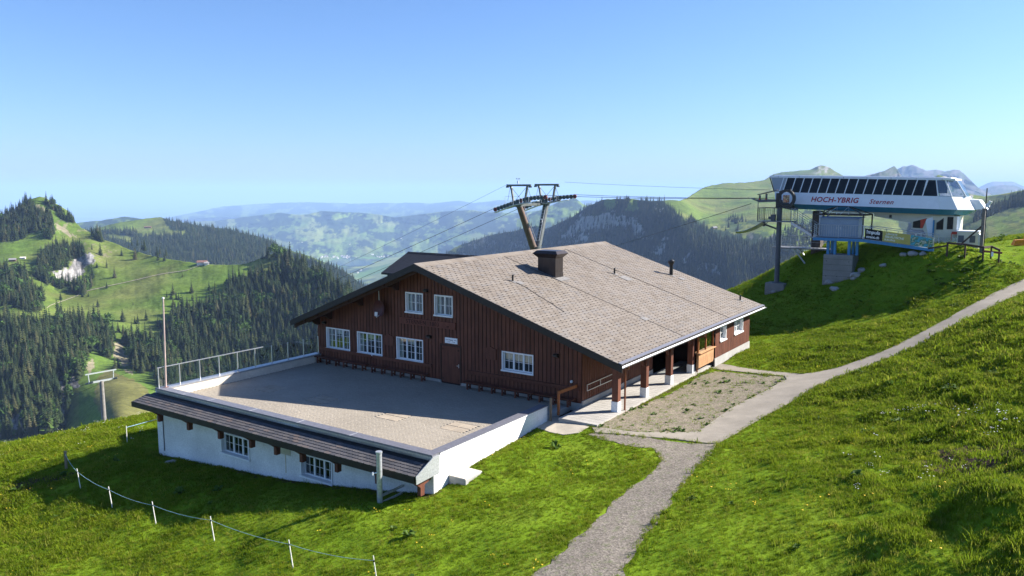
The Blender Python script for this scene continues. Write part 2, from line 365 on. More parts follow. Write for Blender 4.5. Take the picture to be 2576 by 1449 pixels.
def sheet(name, poly, mat, lift, step=.3, fringe=0.0, label=None, side=.05):
    """a surface lying on the ground inside an outline: fine grid clipped to the outline with bmesh"""
    P = np.array(poly); bm = bmesh.new()
    # densify outline, wobble a little, triangulate with interior grid by cutting a grid
    n = []
    for i in range(len(P)):
        a, b = P[i], P[(i + 1) % len(P)]; k = max(1, int(np.linalg.norm(b - a) / .4))
        for j in range(k):
            q = a + (b - a) * j / k
            if fringe:
                d = (b - a) / np.linalg.norm(b - a); q = q + np.array([-d[1], d[0]]) * fringe * float(fbm(q[0] * 1.3, q[1] * 1.3, 31, 3))
            n.append(q)
    vs = [bm.verts.new((q[0], q[1], 0)) for q in n]; f = bm.faces.new(vs)
    bmesh.ops.triangulate(bm, faces=[f])
    x0, y0 = P.min(0); x1, y1 = P.max(0)
    for ax, lo, hi in ((0, x0, x1), (1, y0, y1)):
        for v in np.arange(lo + step, hi, step):
            co = (v, 0, 0) if ax == 0 else (0, v, 0); no = (1, 0, 0) if ax == 0 else (0, 1, 0)
            bmesh.ops.bisect_plane(bm, geom=bm.verts[:] + bm.edges[:] + bm.faces[:], plane_co=co, plane_no=no, dist=1e-5)
    X = np.array([v.co.x for v in bm.verts]); Y = np.array([v.co.y for v in bm.verts]); Z = ground_z(X, Y) + lift
    for v, z in zip(bm.verts, Z): v.co.z = z
    bm.normal_update()
    for fc in bm.faces:
        if fc.normal.z < 0: fc.normal_flip()
    if side:
        be = [e for e in bm.edges if e.is_boundary]; r = bmesh.ops.extrude_edge_only(bm, edges=be)
        for v in r['geom']:
            if isinstance(v, bmesh.types.BMVert): v.co.z -= side + .12
    me = bpy.data.meshes.new(name); bm.to_mesh(me); bm.free(); me.materials.append(mat)
    o = bpy.data.objects.new(name, me); COL.objects.link(o); o['kind'] = 'structure'
    if label: o['label'] = label
    return o
def gravel_material(name, base, weeds):
    t = NT(name); a = t.noise(45, 3, .7, 'Position'); b = t.noise(1.1, 5, .6, 'Position'); c = t.noise(4.0, 4, .7, 'Position')
    vor = t.n('ShaderNodeTexVoronoi'); vor.inputs['Scale'].default_value = 15; g = t.n('ShaderNodeNewGeometry'); t.l(g.outputs['Position'], vor.inputs['Vector'])
    cc = t.ramp(a, [(.3, tuple(v * .6 for v in base)), (.5, base), (.72, tuple(v * 1.5 for v in base))])
    cc = t.mix(.6, cc, t.ramp(vor.outputs['Color'], [(0, .35), (1, 1.75)]), 'MULTIPLY')
    cc = t.mix(.7, cc, t.ramp(b, [(.3, .75), (.7, 1.15)]), 'MULTIPLY')
    if weeds: cc = t.mix(t.ramp(c, [(.52, 0.0), (.66, weeds)]), cc, (.085, .13, .028))
    t.col(cc); t.bump(vor.outputs['Distance'], .5, .02); return t.fin(.95, 0, .15)
def concrete_material(name, base, scale=1.0, joints=False):
    t = NT(name); a = t.noise(30 * scale, 4, .7, 'Position'); b = t.noise(.9 * scale, 6, .65, 'Position')
    cc = t.ramp(a, [(.3, tuple(v * .82 for v in base)), (.7, tuple(v * 1.15 for v in base))])
    cc = t.mix(.8, cc, t.ramp(b, [(.3, .72), (.7, 1.12)]), 'MULTIPLY'); t.col(cc); t.bump(a, .25, .01); return t.fin(.9, 0, .2)
M_CONC = concrete_material('path_concrete', (.285, .252, .203)); M_GRAV = gravel_material('path_gravel', (.185, .160, .130), 0.35); M_YARD = gravel_material('yard_gravel', (.20, .168, .125), 0.8)
M_CREAMCONC = concrete_material('apron_concrete', (.46, .41, .33))
sheet('gravel_path', GRAV, M_GRAV, .02, fringe=.18, label='grey gravel path leading up from below to the concrete path')
sheet('gravel_yard', YARD, M_YARD, .012, fringe=.10, label='weedy gravel yard beside the colonnade')
sheet('concrete_path', CONC, M_CONC, .05, fringe=.05, label='pale concrete footpath climbing past the house to the right')

APRON = W((1352, 1062, -.12), (1385, 1052, -.1), (1410, 1050, -.08), (1442, 1062, -.08), (1482, 1074, -.08), (1455, 1090, -.12), (1425, 1092, -.15), (1385, 1086, -.2), (1352, 1078, -.25))
sheet('concrete_apron', APRON, M_CREAMCONC, .03, fringe=.06, label='pale concrete apron between terrace and walkway')
# ------------------------------------------------------------------ hills and mountains
def land_material(name, scale, bump=.6, bdist=3.0, det=(.6, 1.35)):
    t = NT(name); a = t.attr('albedo'); n1 = t.noise(1.0 / scale, 6, .65, 'Position'); n2 = t.noise(7.0 / scale, 4, .6, 'Position')
    c = t.mix(1.0, a.outputs['Color'], t.ramp(n1, [(.28, det[0]), (.72, det[1])]), 'MULTIPLY')
    c = t.mix(.6, c, t.ramp(n2, [(.3, .6), (.7, 1.35)]), 'MULTIPLY')
    t.col(c); t.bump(n2, bump, bdist); return t.fin(.95, 0, .05)
GREEN = np.array([.100, .145, .024]); GREEN2 = np.array([.128, .148, .038]); FOREST = np.array([.022, .038, .016]); ROCK = np.array([.33, .315, .295]); DIRT = np.array([.21, .175, .125]); LUSH = np.array([.075, .138, .020])
def blend(a, b, f): f = np.asarray(f)[..., None]; return a * (1 - f) + b * f
class Hill:
    def __init__(self, name, top, bot, ctrl, step, rows, mat, label, namp=.02, nscale=300.0, silh=1.0, color=None, back=.5, seed=1, vpow=1.0):
        self.top = np.array(top, float); self.bot = np.array(bot, float); self.seed = seed
        c = np.array(ctrl, float); self.rb = RBF(c[:, :2], np.log(c[:, 2]), 100.0, smooth=.001, eps=.18)
        self.namp, self.nscale, self.silh = namp, nscale, silh
        px = np.arange(self.top[0, 0], self.top[-1, 0] + step, step)
        tp = self.t(px); bt = np.interp(px, self.bot[:, 0], self.bot[:, 1])
        v = np.linspace(0, 1, rows) ** vpow
        PX = np.repeat(px[None], rows, 0); PY = bt[None] + (tp - bt)[None] * v[:, None]
        P = self.pos(PX, PY)
        col = color(PX, PY, P)
        n = [P]; cc = [col]; last = P[-1]
        for k in (1.01, 1.05, 1.0 + back):
            q = last * np.array([k, k, 1.0]); q[:, 2] = last[:, 2] - last[:, 1] * (k - 1) * .45; n.append(q[None]); cc.append(col[-1:])
        V = np.concatenate(n, 0); cl = np.concatenate(cc, 0); nr = V.shape[0]
        self.o = mesh_np(name, V.reshape(-1, 3), grid_faces(nr, len(px)), mat, 'structure', attrs={'albedo': np.concatenate([cl.reshape(-1, 3), np.ones((cl.shape[0] * cl.shape[1], 1))], 1)})
        self.o['label'] = label
    def t(self, px):
        y = np.interp(px, self.top[:, 0], self.top[:, 1]); return y + self.silh * fbm(np.asarray(px) / 14.0, self.seed * 3.7, self.seed, 4)
    def pos(self, PX, PY):
        D = np.exp(self.rb(PX, PY)); P = at_y(PX, PY, D)
        s = self.nscale; n = fbm(P[..., 0] / s + P[..., 2] / s * .7, P[..., 1] / s - P[..., 2] / s * .4, self.seed, 5) * .6 + ridged(PX / 60.0, PY / 45.0, self.seed + 9, 4) * .4
        return at_y(PX, PY, D * (1 + self.namp * n))

def Zm(x0, y0, k, L): return [((x0 + a * k) / 1.490683, (y0 + b * k) / 1.490683) for a, b in L]
z7 = lambda L: Zm(0, 700, .37267, L)
z8 = lambda L: Zm(0, 1100, .37267, L)
z1b = lambda L: Zm(960, 700, .37267, L)
zc = lambda L: Zm(200, 700, .34938, L)
z2b = lambda L: Zm(1920, 640, .40373, L)
z5 = lambda L: Zm(2740, 600, .42702, L)
zm = lambda L: Zm(2000, 680, .34513, L)

# --- left hillside
FB = [z7([(0, 210), (230, 120), (300, 140), (330, 230), (440, 280), (420, 400), (350, 470), (300, 480), (130, 560), (0, 560)]),
      z7([(440, 270), (510, 300), (560, 460), (520, 520), (450, 520), (470, 380)]),
      z7([(420, 130), (520, 160), (600, 250), (750, 350), (740, 370), (640, 360), (590, 290), (500, 210)]),
      z7([(850, 410), (960, 450), (1050, 500), (1040, 560), (980, 540), (900, 470)]),
      z7([(490, 640), (640, 600), (800, 610), (860, 660), (740, 740), (620, 830), (520, 860), (480, 1000), (400, 950), (350, 880), (420, 740)]),
      z7([(550, 980), (760, 970), (900, 940), (900, 1030), (850, 1090), (700, 1080), (560, 1030)]),
      z7([(0, 870), (120, 870), (200, 890), (300, 990), (420, 1100), (440, 1210), (400, 1290), (200, 1240), (100, 1190), (0, 1200)]),
      z8([(0, 290), (300, 300), (420, 370), (650, 250), (800, 290), (1020, 320), (1140, 400), (1140, 480), (1000, 610), (900, 570), (870, 640), (850, 800), (760, 900), (700, 1000), (650, 1350), (560, 1460), (0, 1460)]),
      z8([(1050, 420), (1140, 480), (1100, 660), (1050, 620)]), z8([(1180, 460), (1300, 480), (1400, 460), (1640, 590), (1720, 700), (1560, 780), (1400, 800), (1300, 720), (1280, 540)]),
      [(442, 797), (457, 784), (557, 778), (568, 725), (595, 707), (644, 702), (700, 676), (745, 672), (720, 655), (648, 650), (655, 640), (679, 633), (717, 636), (764, 660), (804, 678), (834, 705), (881, 735), (930, 800), (930, 960), (800, 960), (400, 990), (385, 930), (422, 890), (425, 830)]]
CLB = [z7([(540, 850), (640, 830), (700, 800), (730, 740), (820, 700), (900, 680), (980, 700), (960, 760), (870, 800), (860, 860), (750, 940), (600, 950), (540, 900)]),
       z8([(560, 740), (600, 780), (640, 900), (680, 1100), (660, 1250), (590, 1200), (610, 1000), (570, 850)]), z8([(690, 830), (760, 840), (790, 930), (740, 960), (700, 930)]),
       z8([(100, 1250), (220, 1160), (270, 1220), (260, 1400), (180, 1440), (70, 1440)]), z8([(280, 960), (370, 960), (400, 1040), (290, 1040)]), z8([(520, 1230), (640, 1150), (680, 1210), (560, 1290)]), z8([(640, 840), (665, 840), (665, 900), (645, 900)]), z8([(0, 1250), (60, 1290), (60, 1440), (0, 1440)])]
DIB = [z8([(1140, 500), (1230, 490), (1230, 560), (1280, 620), (1300, 700), (1230, 740), (1190, 680), (1150, 640)]), z8([(880, 720), (930, 640), (950, 740), (890, 800)]), z8([(1240, 760), (1330, 780), (1340, 830), (1260, 800)]),
       z7([(360, 170), (440, 200), (450, 270), (380, 240)]), z7([(540, 360), (620, 390), (720, 480), (800, 520), (700, 500), (600, 450)])]
FIELD = z8([(1060, 750), (1300, 860), (1480, 960), (1560, 1100), (1560, 1200), (1400, 1280), (1200, 1300), (1100, 1290), (1000, 1200), (940, 1080), (960, 960), (1000, 830)])
WOBX = lambda PX, PY, s, k: PX + s * fbm(PX / k, PY / k, 41, 3)
WOBY = lambda PX, PY, s, k: PY + s * fbm(PX / k, PY / k, 57, 3)
def colB(PX, PY, P):
    wx, wy = WOBX(PX, PY, 4, 14), WOBY(PX, PY, 3, 14)
    n = fbm(P[..., 0] / 90, P[..., 1] / 90, 2, 4)
    c = blend(GREEN, GREEN2, sstep(-.4, .7, n)); c = blend(c, LUSH, sstep(.1, .8, fbm(P[..., 0] / 140, P[..., 1] / 140, 77, 3)) * .6)
    c = blend(c, LUSH * 1.05, sstep(820, 900, PY) * (PX > 200) * .7)
    f = inpoly(wx, wy, FIELD); c = blend(c, np.array([.135, .118, .045]), f * .8)
    f = np.zeros(PX.shape, bool)
    for p in FB: f |= inpoly(wx, wy, p)
    c = blend(c, np.array([.035, .055, .018]), f * .9)
    f = np.zeros(PX.shape, bool)
    for p in DIB: f |= inpoly(WOBX(PX, PY, 5, 8), WOBY(PX, PY, 4, 8), p)
    c = blend(c, DIRT * 1.25, f * .8)
    spot = sstep(.55, .8, fbm(PX / 9, PY / 5, 91, 3)) * (PY < 660) * (PX > 100) * (PX < 300); c = blend(c, DIRT, spot * .6)
    f = np.zeros(PX.shape, bool)
    for p in CLB: f |= inpoly(WOBX(PX, PY, 6, 9), WOBY(PX, PY, 6, 9), p)
    rk = ROCK * (.62 + .42 * fbm(PX / 3.5, PY / 9, 201, 4) + .25 * fbm(PX / 14, PY / 14, 203, 3))[..., None].clip(.12, 1.25)
    return blend(c, rk, f)
topB = [(-60, 566), (0, 546), (40, 530), (60, 514), (78, 500), (98, 495), (112, 497), (130, 505), (150, 516), (172, 532), (190, 560), (205, 574), (240, 588), (262, 603), (300, 616), (330, 630), (360, 638), (400, 648), (450, 656), (500, 663), (540, 666), (600, 666), (630, 660), (655, 650), (680, 640), (700, 640), (717, 644), (764, 668), (804, 686), (834, 712), (881, 742), (930, 800)]
ctrlB = [(95, 495, 1480), (0, 546, 1420), (-60, 566, 1400), (172, 532, 1480), (205, 572, 1430), (262, 603, 1370), (330, 632, 1310), (400, 650, 1250), (510, 664, 1190), (600, 666, 1180), (655, 650, 1190), (700, 640, 1190), (764, 668, 1130), (834, 712, 1060), (930, 800, 950),
         (100, 560, 1390), (60, 600, 1330), (100, 640, 1240), (200, 610, 1330), (200, 640, 1260), (20, 650, 1210), (215, 634, 1255), (240, 650, 1240), (150, 670, 1190), (150, 712, 1165), (215, 690, 1205), (50, 760, 1000), (150, 770, 1040), (250, 760, 1070), (400, 740, 1085), (520, 740, 1090), (620, 710, 1120),
         (300, 850, 940), (200, 850, 910), (400, 850, 960), (50, 850, 870), (50, 950, 790), (50, 1050, 735), (150, 950, 810), (150, 1050, 740), (250, 930, 830), (300, 1000, 680), (350, 960, 770), (320, 900, 900), (300, 1060, 600), (380, 1000, 710), (200, 1080, 670), (30, 1120, 680),
         (450, 850, 965), (550, 900, 920), (500, 950, 860), (650, 850, 980), (650, 950, 890), (750, 850, 950), (800, 800, 985), (850, 800, 960), (900, 900, 840), (600, 800, 1010), (700, 780, 1030), (0, 1180, 650), (400, 1150, 600), (650, 1180, 740), (930, 1180, 720)]
M_LANDB = land_material('hillside_meadow', 45.0, .5, 1.5)
hillB = Hill('hillside', topB, [(-60, 1180), (930, 1180)], ctrlB, 2.6, 260, M_LANDB, 'green hillside with scattered spruces and a rocky outcrop left', namp=.004, nscale=150, silh=.9, color=colB, seed=4)

# --- second hill
MC = [zc([(440, 450), (600, 400), (720, 378), (870, 350), (1000, 320), (1150, 310), (1200, 370), (1260, 460), (1420, 480), (1420, 510), (1250, 520), (950, 535), (940, 500), (800, 470), (680, 475), (560, 460)]),
      zc([(550, 515), (660, 510), (870, 545), (820, 600), (700, 570), (570, 545)]), z1b([(230, 590), (380, 640), (560, 700), (720, 780), (620, 765), (450, 690), (320, 650)]), zc([(1780, 810), (1860, 795), (1920, 815), (1850, 840)]), zc([(440, 455), (560, 430), (600, 470), (450, 470)])]
def colC(PX, PY, P):
    wx, wy = WOBX(PX, PY, 4, 12), WOBY(PX, PY, 2.5, 12); f = np.zeros(PX.shape, bool)
    for p in MC: f |= inpoly(wx, wy, p)
    return blend(FOREST + 0 * PX[..., None], blend(GREEN2, GREEN, sstep(-.5, .5, fbm(P[..., 0] / 200, P[..., 1] / 200, 5, 3))), f)
topC = [(150, 590), (237, 577), (275, 565), (303, 560), (338, 554), (369, 549), (404, 546), (427, 554), (462, 560), (521, 571), (575, 576), (603, 585), (650, 595), (680, 604), (701, 618), (739, 633), (784, 646), (829, 666), (869, 684), (930, 730)]
ctrlC = [(150, 590, 3200), (404, 546, 3350), (237, 577, 3200), (521, 571, 3200), (650, 595, 3050), (739, 633, 2900), (829, 666, 2780), (930, 730, 2600), (300, 600, 2950), (400, 620, 2780), (500, 650, 2620), (600, 660, 2560), (700, 680, 2520), (850, 730, 2450), (200, 640, 2700), (500, 730, 2400), (930, 800, 2350), (450, 590, 2950), (560, 610, 2850)]
M_LANDC = land_material('far_hill_land', 90.0, .5, 6)
hillC = Hill('hill', topC, [(150, 720), (930, 800)], ctrlC, 3.0, 70, M_LANDC, 'rounded hill with a pale meadow top and forested flank', namp=.015, nscale=350, silh=.7, color=colC, seed=6)
# small hill behind
colF = lambda PX, PY, P: blend(FOREST * 1.1 + 0 * PX[..., None], GREEN, sstep(.25, .4, fbm(PX / 22, PY / 9, 8, 4)))
Hill('hill', [(150, 580), (195, 560), (260, 554), (312, 545), (338, 548), (400, 556), (470, 562)], [(150, 590), (470, 590)], [(150, 580, 6500), (312, 545, 7200), (470, 562, 6800), (150, 590, 6000), (312, 590, 6000), (470, 590, 6000)], 4, 16, M_LANDC, 'low wooded blue hill behind the meadow hill', color=colF, seed=8, silh=.6)
# --- hills behind the lake
def colD(PX, PY, P):
    n = fbm(PX / 34, PY / 17, 12, 5, .65) + .35 * fbm(PX / 8, PY / 4.5, 21, 3, .65); hi = sstep(600, 545, PY)
    c = blend(GREEN * 1.15, GREEN2 * 1.2, sstep(-.3, .5, fbm(PX / 40, PY / 20, 3, 3)))
    f = sstep(-.06, .03, n + .28 * hi + .25 * sstep(640, 560, PX) - .45 * sstep(615, 640, PY))
    return blend(c, FOREST * .8, f)
topD = [(430, 568), (486, 558), (533, 556), (590, 550), (650, 541), (704, 535), (738, 539), (771, 540), (808, 531), (845, 532), (900, 535), (939, 538), (993, 546), (1046, 540), (1140, 530), (1180, 528), (1228, 534), (1288, 536), (1336, 532), (1362, 528), (1420, 545), (1500, 560)]
ctrlD = [(430, 568, 14500), (533, 556, 14500), (704, 535, 14000), (845, 532, 13600), (993, 546, 13400), (1180, 528, 13000), (1340, 532, 12000), (1500, 560, 11000), (430, 640, 11000), (600, 650, 10500), (800, 647, 10700), (900, 645, 10850), (1000, 640, 10900), (1100, 640, 10500), (1250, 640, 9500), (1350, 620, 9000), (1500, 640, 8500),
         (700, 590, 12300), (850, 590, 12300), (1000, 590, 12300), (1150, 585, 11500), (550, 600, 12500), (650, 620, 11500)]
M_LANDD = land_material('distant_hill_land', 400.0, .5, 25)
hillD = Hill('hill', topD, [(430, 655), (1500, 655)], ctrlD, 3.0, 60, M_LANDD, 'broad hazy hills with patchwork meadows behind the lake', namp=.022, nscale=1300, silh=.8, color=colD, seed=13)
Hill('hill', [(1300, 552), (1370, 524), (1391, 515), (1404, 508), (1425, 504), (1440, 498), (1449, 499), (1466, 513), (1500, 524), (1560, 540)], [(1300, 610), (1560, 610)], [(1300, 552, 8800), (1440, 498, 9000), (1560, 540, 8600), (1300, 610, 7200), (1440, 610, 7000), (1560, 610, 7000), (1400, 560, 8000)], 3, 40, M_LANDD,
     'pointed hazy green hill behind the lift tower', color=lambda PX, PY, P: blend(FOREST * 1.2 + 0 * PX[..., None], GREEN * 1.2, sstep(-.1, .15, fbm(PX / 25, PY / 12, 18, 4))), seed=15, silh=.5, namp=.02, nscale=800)
# --- far pale ridges and the plain
Hill('hills', [(400, 552), (480, 536), (560, 520), (644, 513), (769, 508), (819, 510), (869, 511), (881, 513), (944, 511), (1054, 510), (1081, 512), (1154, 505), (1194, 511), (1256, 503), (1288, 504), (1330, 512), (1420, 508), (1475, 504), (1560, 510), (1600, 498), (1615, 494), (1645, 494), (1664, 499), (1700, 506), (1760, 515)], [(400, 556), (560, 546), (1760, 552)],
     [(400, 552, 21000), (560, 520, 26000), (869, 511, 28000), (1154, 505, 27000), (1475, 505, 27000), (1760, 515, 24000), (560, 546, 20000), (1154, 550, 18500), (1760, 552, 17000)], 4, 14, M_LANDD, 'faint blue far hills on the horizon', color=colF, seed=19, silh=.6, namp=.03, nscale=3000)
def plain():
    D = np.geomspace(14000, 130000, 60); u = np.linspace(-.75, .75, 60); Dm, U = np.meshgrid(D, u, indexing='ij'); X = U * Dm
    Z = -1390 + 60 * fbm(X / 5000, Dm / 5000, 23, 4)
    c = blend(GREEN * 1.1 + 0 * X[..., None], FOREST * 1.3, sstep(0, .2, fbm(X / 2500, Dm / 2500, 25, 4)))
    o = mesh_np('lowland', np.stack([X, Dm, Z], -1).reshape(-1, 3), grid_faces(60, 60), M_LANDD, 'structure', attrs={'albedo': np.concatenate([c.reshape(-1, 3), np.ones((3600, 1))], 1)}); o['label'] = 'flat lowland fading into haze at the horizon'
plain()
def valley():
    D = np.geomspace(3500, 11500, 90); u = np.linspace(-.36, .1, 80); Dm, U = np.meshgrid(D, u, indexing='ij'); X = U * Dm
    px, py = to_px(np.stack([X, Dm, -905 + 0 * X], -1))
    Z = -905 + 5 * fbm(X / 400, Dm / 400, 23, 4) + 90 * np.exp(-(((px - 1010) / 60) ** 2 + ((py - 700) / 26) ** 2)) + 110 * np.exp(-(((px - 1080) / 90) ** 2 + ((py - 672) / 22) ** 2)) + 120 * np.exp(-(((px - 812) / 40) ** 2 + ((py - 690) / 18) ** 2))
    c = blend(LUSH * 1.3 + 0 * X[..., None], GREEN2 * 1.3, sstep(-.1, .3, fbm(X / 260, Dm / 500, 29, 3)))
    c = blend(c, FOREST * 1.2, sstep(.28, .4, fbm(X / 220, Dm / 600, 35, 4)))
    c = blend(c, FOREST * 1.1, np.exp(-(((px - 812) / 42) ** 2 + ((py - 688) / 18) ** 2)) > .35)
    o = mesh_np('valley_floor', np.stack([X, Dm, Z], -1).reshape(-1, 3), grid_faces(90, 80), M_LANDD, 'structure', attrs={'albedo': np.concatenate([c.reshape(-1, 3), np.ones((7200, 1))], 1)}); o['label'] = 'green valley floor with fields around the lake'
valley()
def lake():
    t = NT('lake_water'); t.col((.02, .05, .08)); m = t.fin(.06, 0, .5)
    L = [(826, 658), (836, 654), (850, 651), (880, 650), (915, 650), (946, 653), (956, 659), (940, 664), (915, 668), (880, 669), (855, 667), (840, 663)]
    b = MB(); b.prism([on_z(x, y, -893.0) for x, y in L], (0, 0, -14)); o = b.build('lake', m); tag(o, 'narrow pale blue lake in the valley below the village', kind='structure')
lake()
# --- cliff mountain and green alp on the right
ROCKH = [zm([(450, 440), (560, 360), (620, 380), (760, 360), (880, 330), (940, 380), (1100, 400), (1180, 480), (1210, 560), (1150, 640), (1090, 600), (1060, 500), (900, 500), (700, 520), (600, 540), (480, 560), (330, 640), (300, 600)]), zm([(430, 640), (520, 560), (600, 600), (610, 660), (430, 670)]), zm([(1280, 780), (1340, 690), (1440, 680), (1430, 800), (1330, 830)]), zm([(1590, 900), (1680, 780), (1720, 800), (1660, 900)]), zm([(1780, 900), (1900, 880), (2000, 920), (2040, 1050), (1900, 1000), (1780, 980)]), zm([(1370, 620), (1480, 600), (1500, 640), (1400, 660)]), zm([(1330, 270), (1400, 280), (1400, 340), (1340, 330)]), zm([(1780, 850), (1840, 830), (1860, 880)])]
MEADH = [zm([(740, 200), (870, 170), (900, 190), (860, 320), (760, 300)]), zm([(1060, 190), (1130, 200), (1150, 300), (1090, 340), (1000, 330)]), z5([(-600, 330), (-560, 260), (-470, 200), (-300, 190), (0, 150), (400, 100), (1300, 150), (1300, 420), (1000, 420), (800, 440), (640, 450), (640, 700), (500, 720), (380, 660), (300, 690), (200, 640), (130, 680), (30, 640), (-100, 620), (-250, 560), (-380, 460), (-430, 420), (-560, 420)]),
         [(1119, 630), (1150, 612), (1165, 618), (1150, 640)], [(1336, 570), (1360, 560), (1412, 548), (1400, 556), (1370, 573)], [(1680, 512), (1745, 500), (1780, 560), (1720, 552), (1690, 530)], [(2020, 540), (2260, 540), (2300, 700), (2060, 660), (2000, 620)]]
def colH(PX, PY, P):
    wx, wy = WOBX(PX, PY, 7, 16), WOBY(PX, PY, 5, 14); f = np.zeros(PX.shape, bool)
    for p in MEADH: f |= inpoly(wx, wy, p)
    m = blend(GREEN * 1.05, GREEN2, sstep(-.4, .5, fbm(P[..., 0] / 160, P[..., 1] / 160, 5, 4)))
    m = blend(m, FOREST * 1.6, sstep(.35, .5, fbm(PX / 30, PY / 14, 61, 4)) * sstep(540, 560, PY) * .8)
    c = blend(FOREST + 0 * PX[..., None], m, f); r = np.zeros(PX.shape, bool)
    for p in ROCKH: r |= inpoly(WOBX(PX, PY, 8, 10), WOBY(PX, PY, 8, 10), p)
    c = blend(c, ROCK * .95, r * .85)
    return blend(c, ROCK * .8, sstep(.42, .55, fbm(PX / 16, PY / 22, 66, 4)) * ~f * sstep(560, 620, PY) * .6)
topH = [(1119, 640), (1144, 622), (1194, 604), (1226, 593), (1288, 582), (1330, 572), (1350, 566), (1369, 577), (1407, 561), (1440, 546), (1478, 520), (1513, 503), (1545, 500), (1586, 500), (1625, 505), (1654, 506), (1681, 503), (1711, 504), (1727, 500), (1740, 490), (1746, 486), (1760, 476), (1776, 470), (1816, 461), (1857, 460), (1911, 455), (1938, 452), (2000, 458), (2100, 466), (2200, 474), (2300, 482), (2420, 500)]
ctrlH = [(1119, 640, 4300), (1194, 604, 4350), (1288, 582, 4200), (1330, 572, 4050), (1407, 561, 3700), (1478, 520, 3350), (1513, 503, 3200), (1586, 500, 3000), (1654, 506, 2900), (1711, 504, 2950), (1746, 486, 3500), (1816, 461, 3900), (1911, 455, 4050), (2000, 458, 3900), (2200, 474, 3500), (2420, 500, 3300),
         (1730, 545, 2600), (1800, 520, 3150), (1900, 520, 3000), (1760, 560, 2650), (1850, 580, 2480), (1950, 560, 2520), (2050, 560, 2500), (2100, 510, 3150), (2150, 560, 2400), (2250, 560, 2400), (1770, 600, 2380), (1830, 620, 2180), (1900, 620, 2130), (2000, 640, 1950),
         (1300, 620, 4000), (1400, 600, 3620), (1500, 580, 3180), (1600, 580, 2820), (1650, 600, 2640), (1500, 650, 3050), (1600, 650, 2700), (1700, 650, 2370), (1780, 680, 2120), (1850, 730, 1880), (1250, 660, 4100), (1700, 800, 2100), (1500, 750, 2850), (1300, 720, 3750), (1900, 800, 1730), (1900, 700, 1920), (2000, 720, 1730), (2100, 760, 1620), (1200, 720, 4000), (2300, 620, 2100), (2300, 700, 1900), (2420, 640, 1900)]
M_LANDH = land_material('mountain_land', 70.0, .7, 5)
hillH = Hill('mountain', topH, [(1119, 800), (2420, 800)], ctrlH, 3.0, 120, M_LANDH, 'dark shaded cliff mountain with forest and sunlit green alp', namp=.010, nscale=220, silh=1.0, color=colH, seed=17)
colK = lambda PX, PY, P: blend(blend(GREEN * .9 + 0 * PX[..., None], GREEN2 * .8, sstep(-.4, .4, fbm(PX / 20, PY / 9, 4, 4))), ROCK * .75, sstep(.1, .4, fbm(PX / 9, PY / 6, 14, 4)) * sstep(445, 430, PY) * (PX > 2040) * .8)
Hill('mountain', [(1890, 470), (1922, 453), (1944, 439), (1966, 433), (2000, 430), (2038, 427), (2052, 420), (2064, 416), (2077, 418), (2090, 423), (2100, 430), (2118, 440), (2150, 462), (2200, 490)], [(1890, 500), (2200, 520)], [(1890, 470, 5200), (2064, 416, 5600), (2200, 490, 5200), (1890, 500, 4400), (2064, 500, 4500), (2200, 520, 4400)], 3, 30, M_LANDH, 'rounded green peak behind the lift station roof', color=colK, seed=21, silh=.5, namp=.02, nscale=400)
colR = lambda PX, PY, P: blend(ROCK * .38 + 0 * PX[..., None], np.array([.06, .075, .04]), sstep(-.2, .25, fbm(PX / 12, PY / 8, 44, 4)))
Hill('mountain', [(2140, 452), (2182, 441), (2225, 430), (2238, 423), (2250, 417), (2256, 424), (2269, 444), (2300, 480)], [(2140, 520), (2300, 520)], [(2140, 452, 6000), (2250, 417, 6300), (2300, 480, 6600), (2140, 520, 5200), (2300, 520, 5600)], 3, 30, M_LANDH, 'dark slanting rock peak behind the lift station roof', color=colR, seed=22, silh=.4, namp=.02, nscale=400)
Hill('mountain', [(2230, 445), (2258, 425), (2271, 418), (2297, 415), (2311, 422), (2331, 430), (2354, 428), (2377, 431), (2400, 426), (2414, 428), (2431, 443), (2448, 460), (2460, 471), (2480, 482), (2520, 500)], [(2230, 520), (2520, 520)], [(2230, 445, 11500), (2297, 415, 11500), (2400, 426, 10800), (2460, 471, 10000), (2520, 500, 9800), (2230, 520, 9000), (2400, 520, 8600), (2520, 520, 8600)], 3, 36, M_LANDD, 'blue rugged limestone massif behind the lift station', color=colR, seed=23, silh=1.2, namp=.03, nscale=600)
Hill('mountain', [(2420, 490), (2463, 472), (2483, 461), (2497, 457), (2549, 457), (2576, 469), (2640, 480)], [(2420, 510), (2640, 510)], [(2420, 490, 18000), (2520, 457, 19000), (2640, 480, 19000), (2420, 510, 15000), (2640, 510, 15000)], 4, 14, M_LANDD, 'palest flat-topped mountain at the right horizon', color=colR, seed=24, silh=.5, namp=.02, nscale=1500)
Hill('mountain', [(2430, 492), (2460, 482), (2480, 474), (2497, 468), (2526, 465), (2555, 467), (2576, 477), (2640, 490)], [(2430, 520), (2640, 520)], [(2430, 492, 12500), (2526, 465, 13000), (2640, 490, 13000), (2430, 520, 10000), (2640, 520, 10000)], 4, 16, M_LANDD, 'blue hill ridge below the palest mountain on the right', color=colR, seed=25, silh=.6, namp=.02, nscale=1000)
FJ = [z5([(2180, 440), (2350, 405), (2450, 360), (2640, 280), (2640, 400), (2450, 430), (2300, 480), (2130, 560)]), z5([(1900, 180), (1960, 180), (2020, 250), (1960, 250)])]
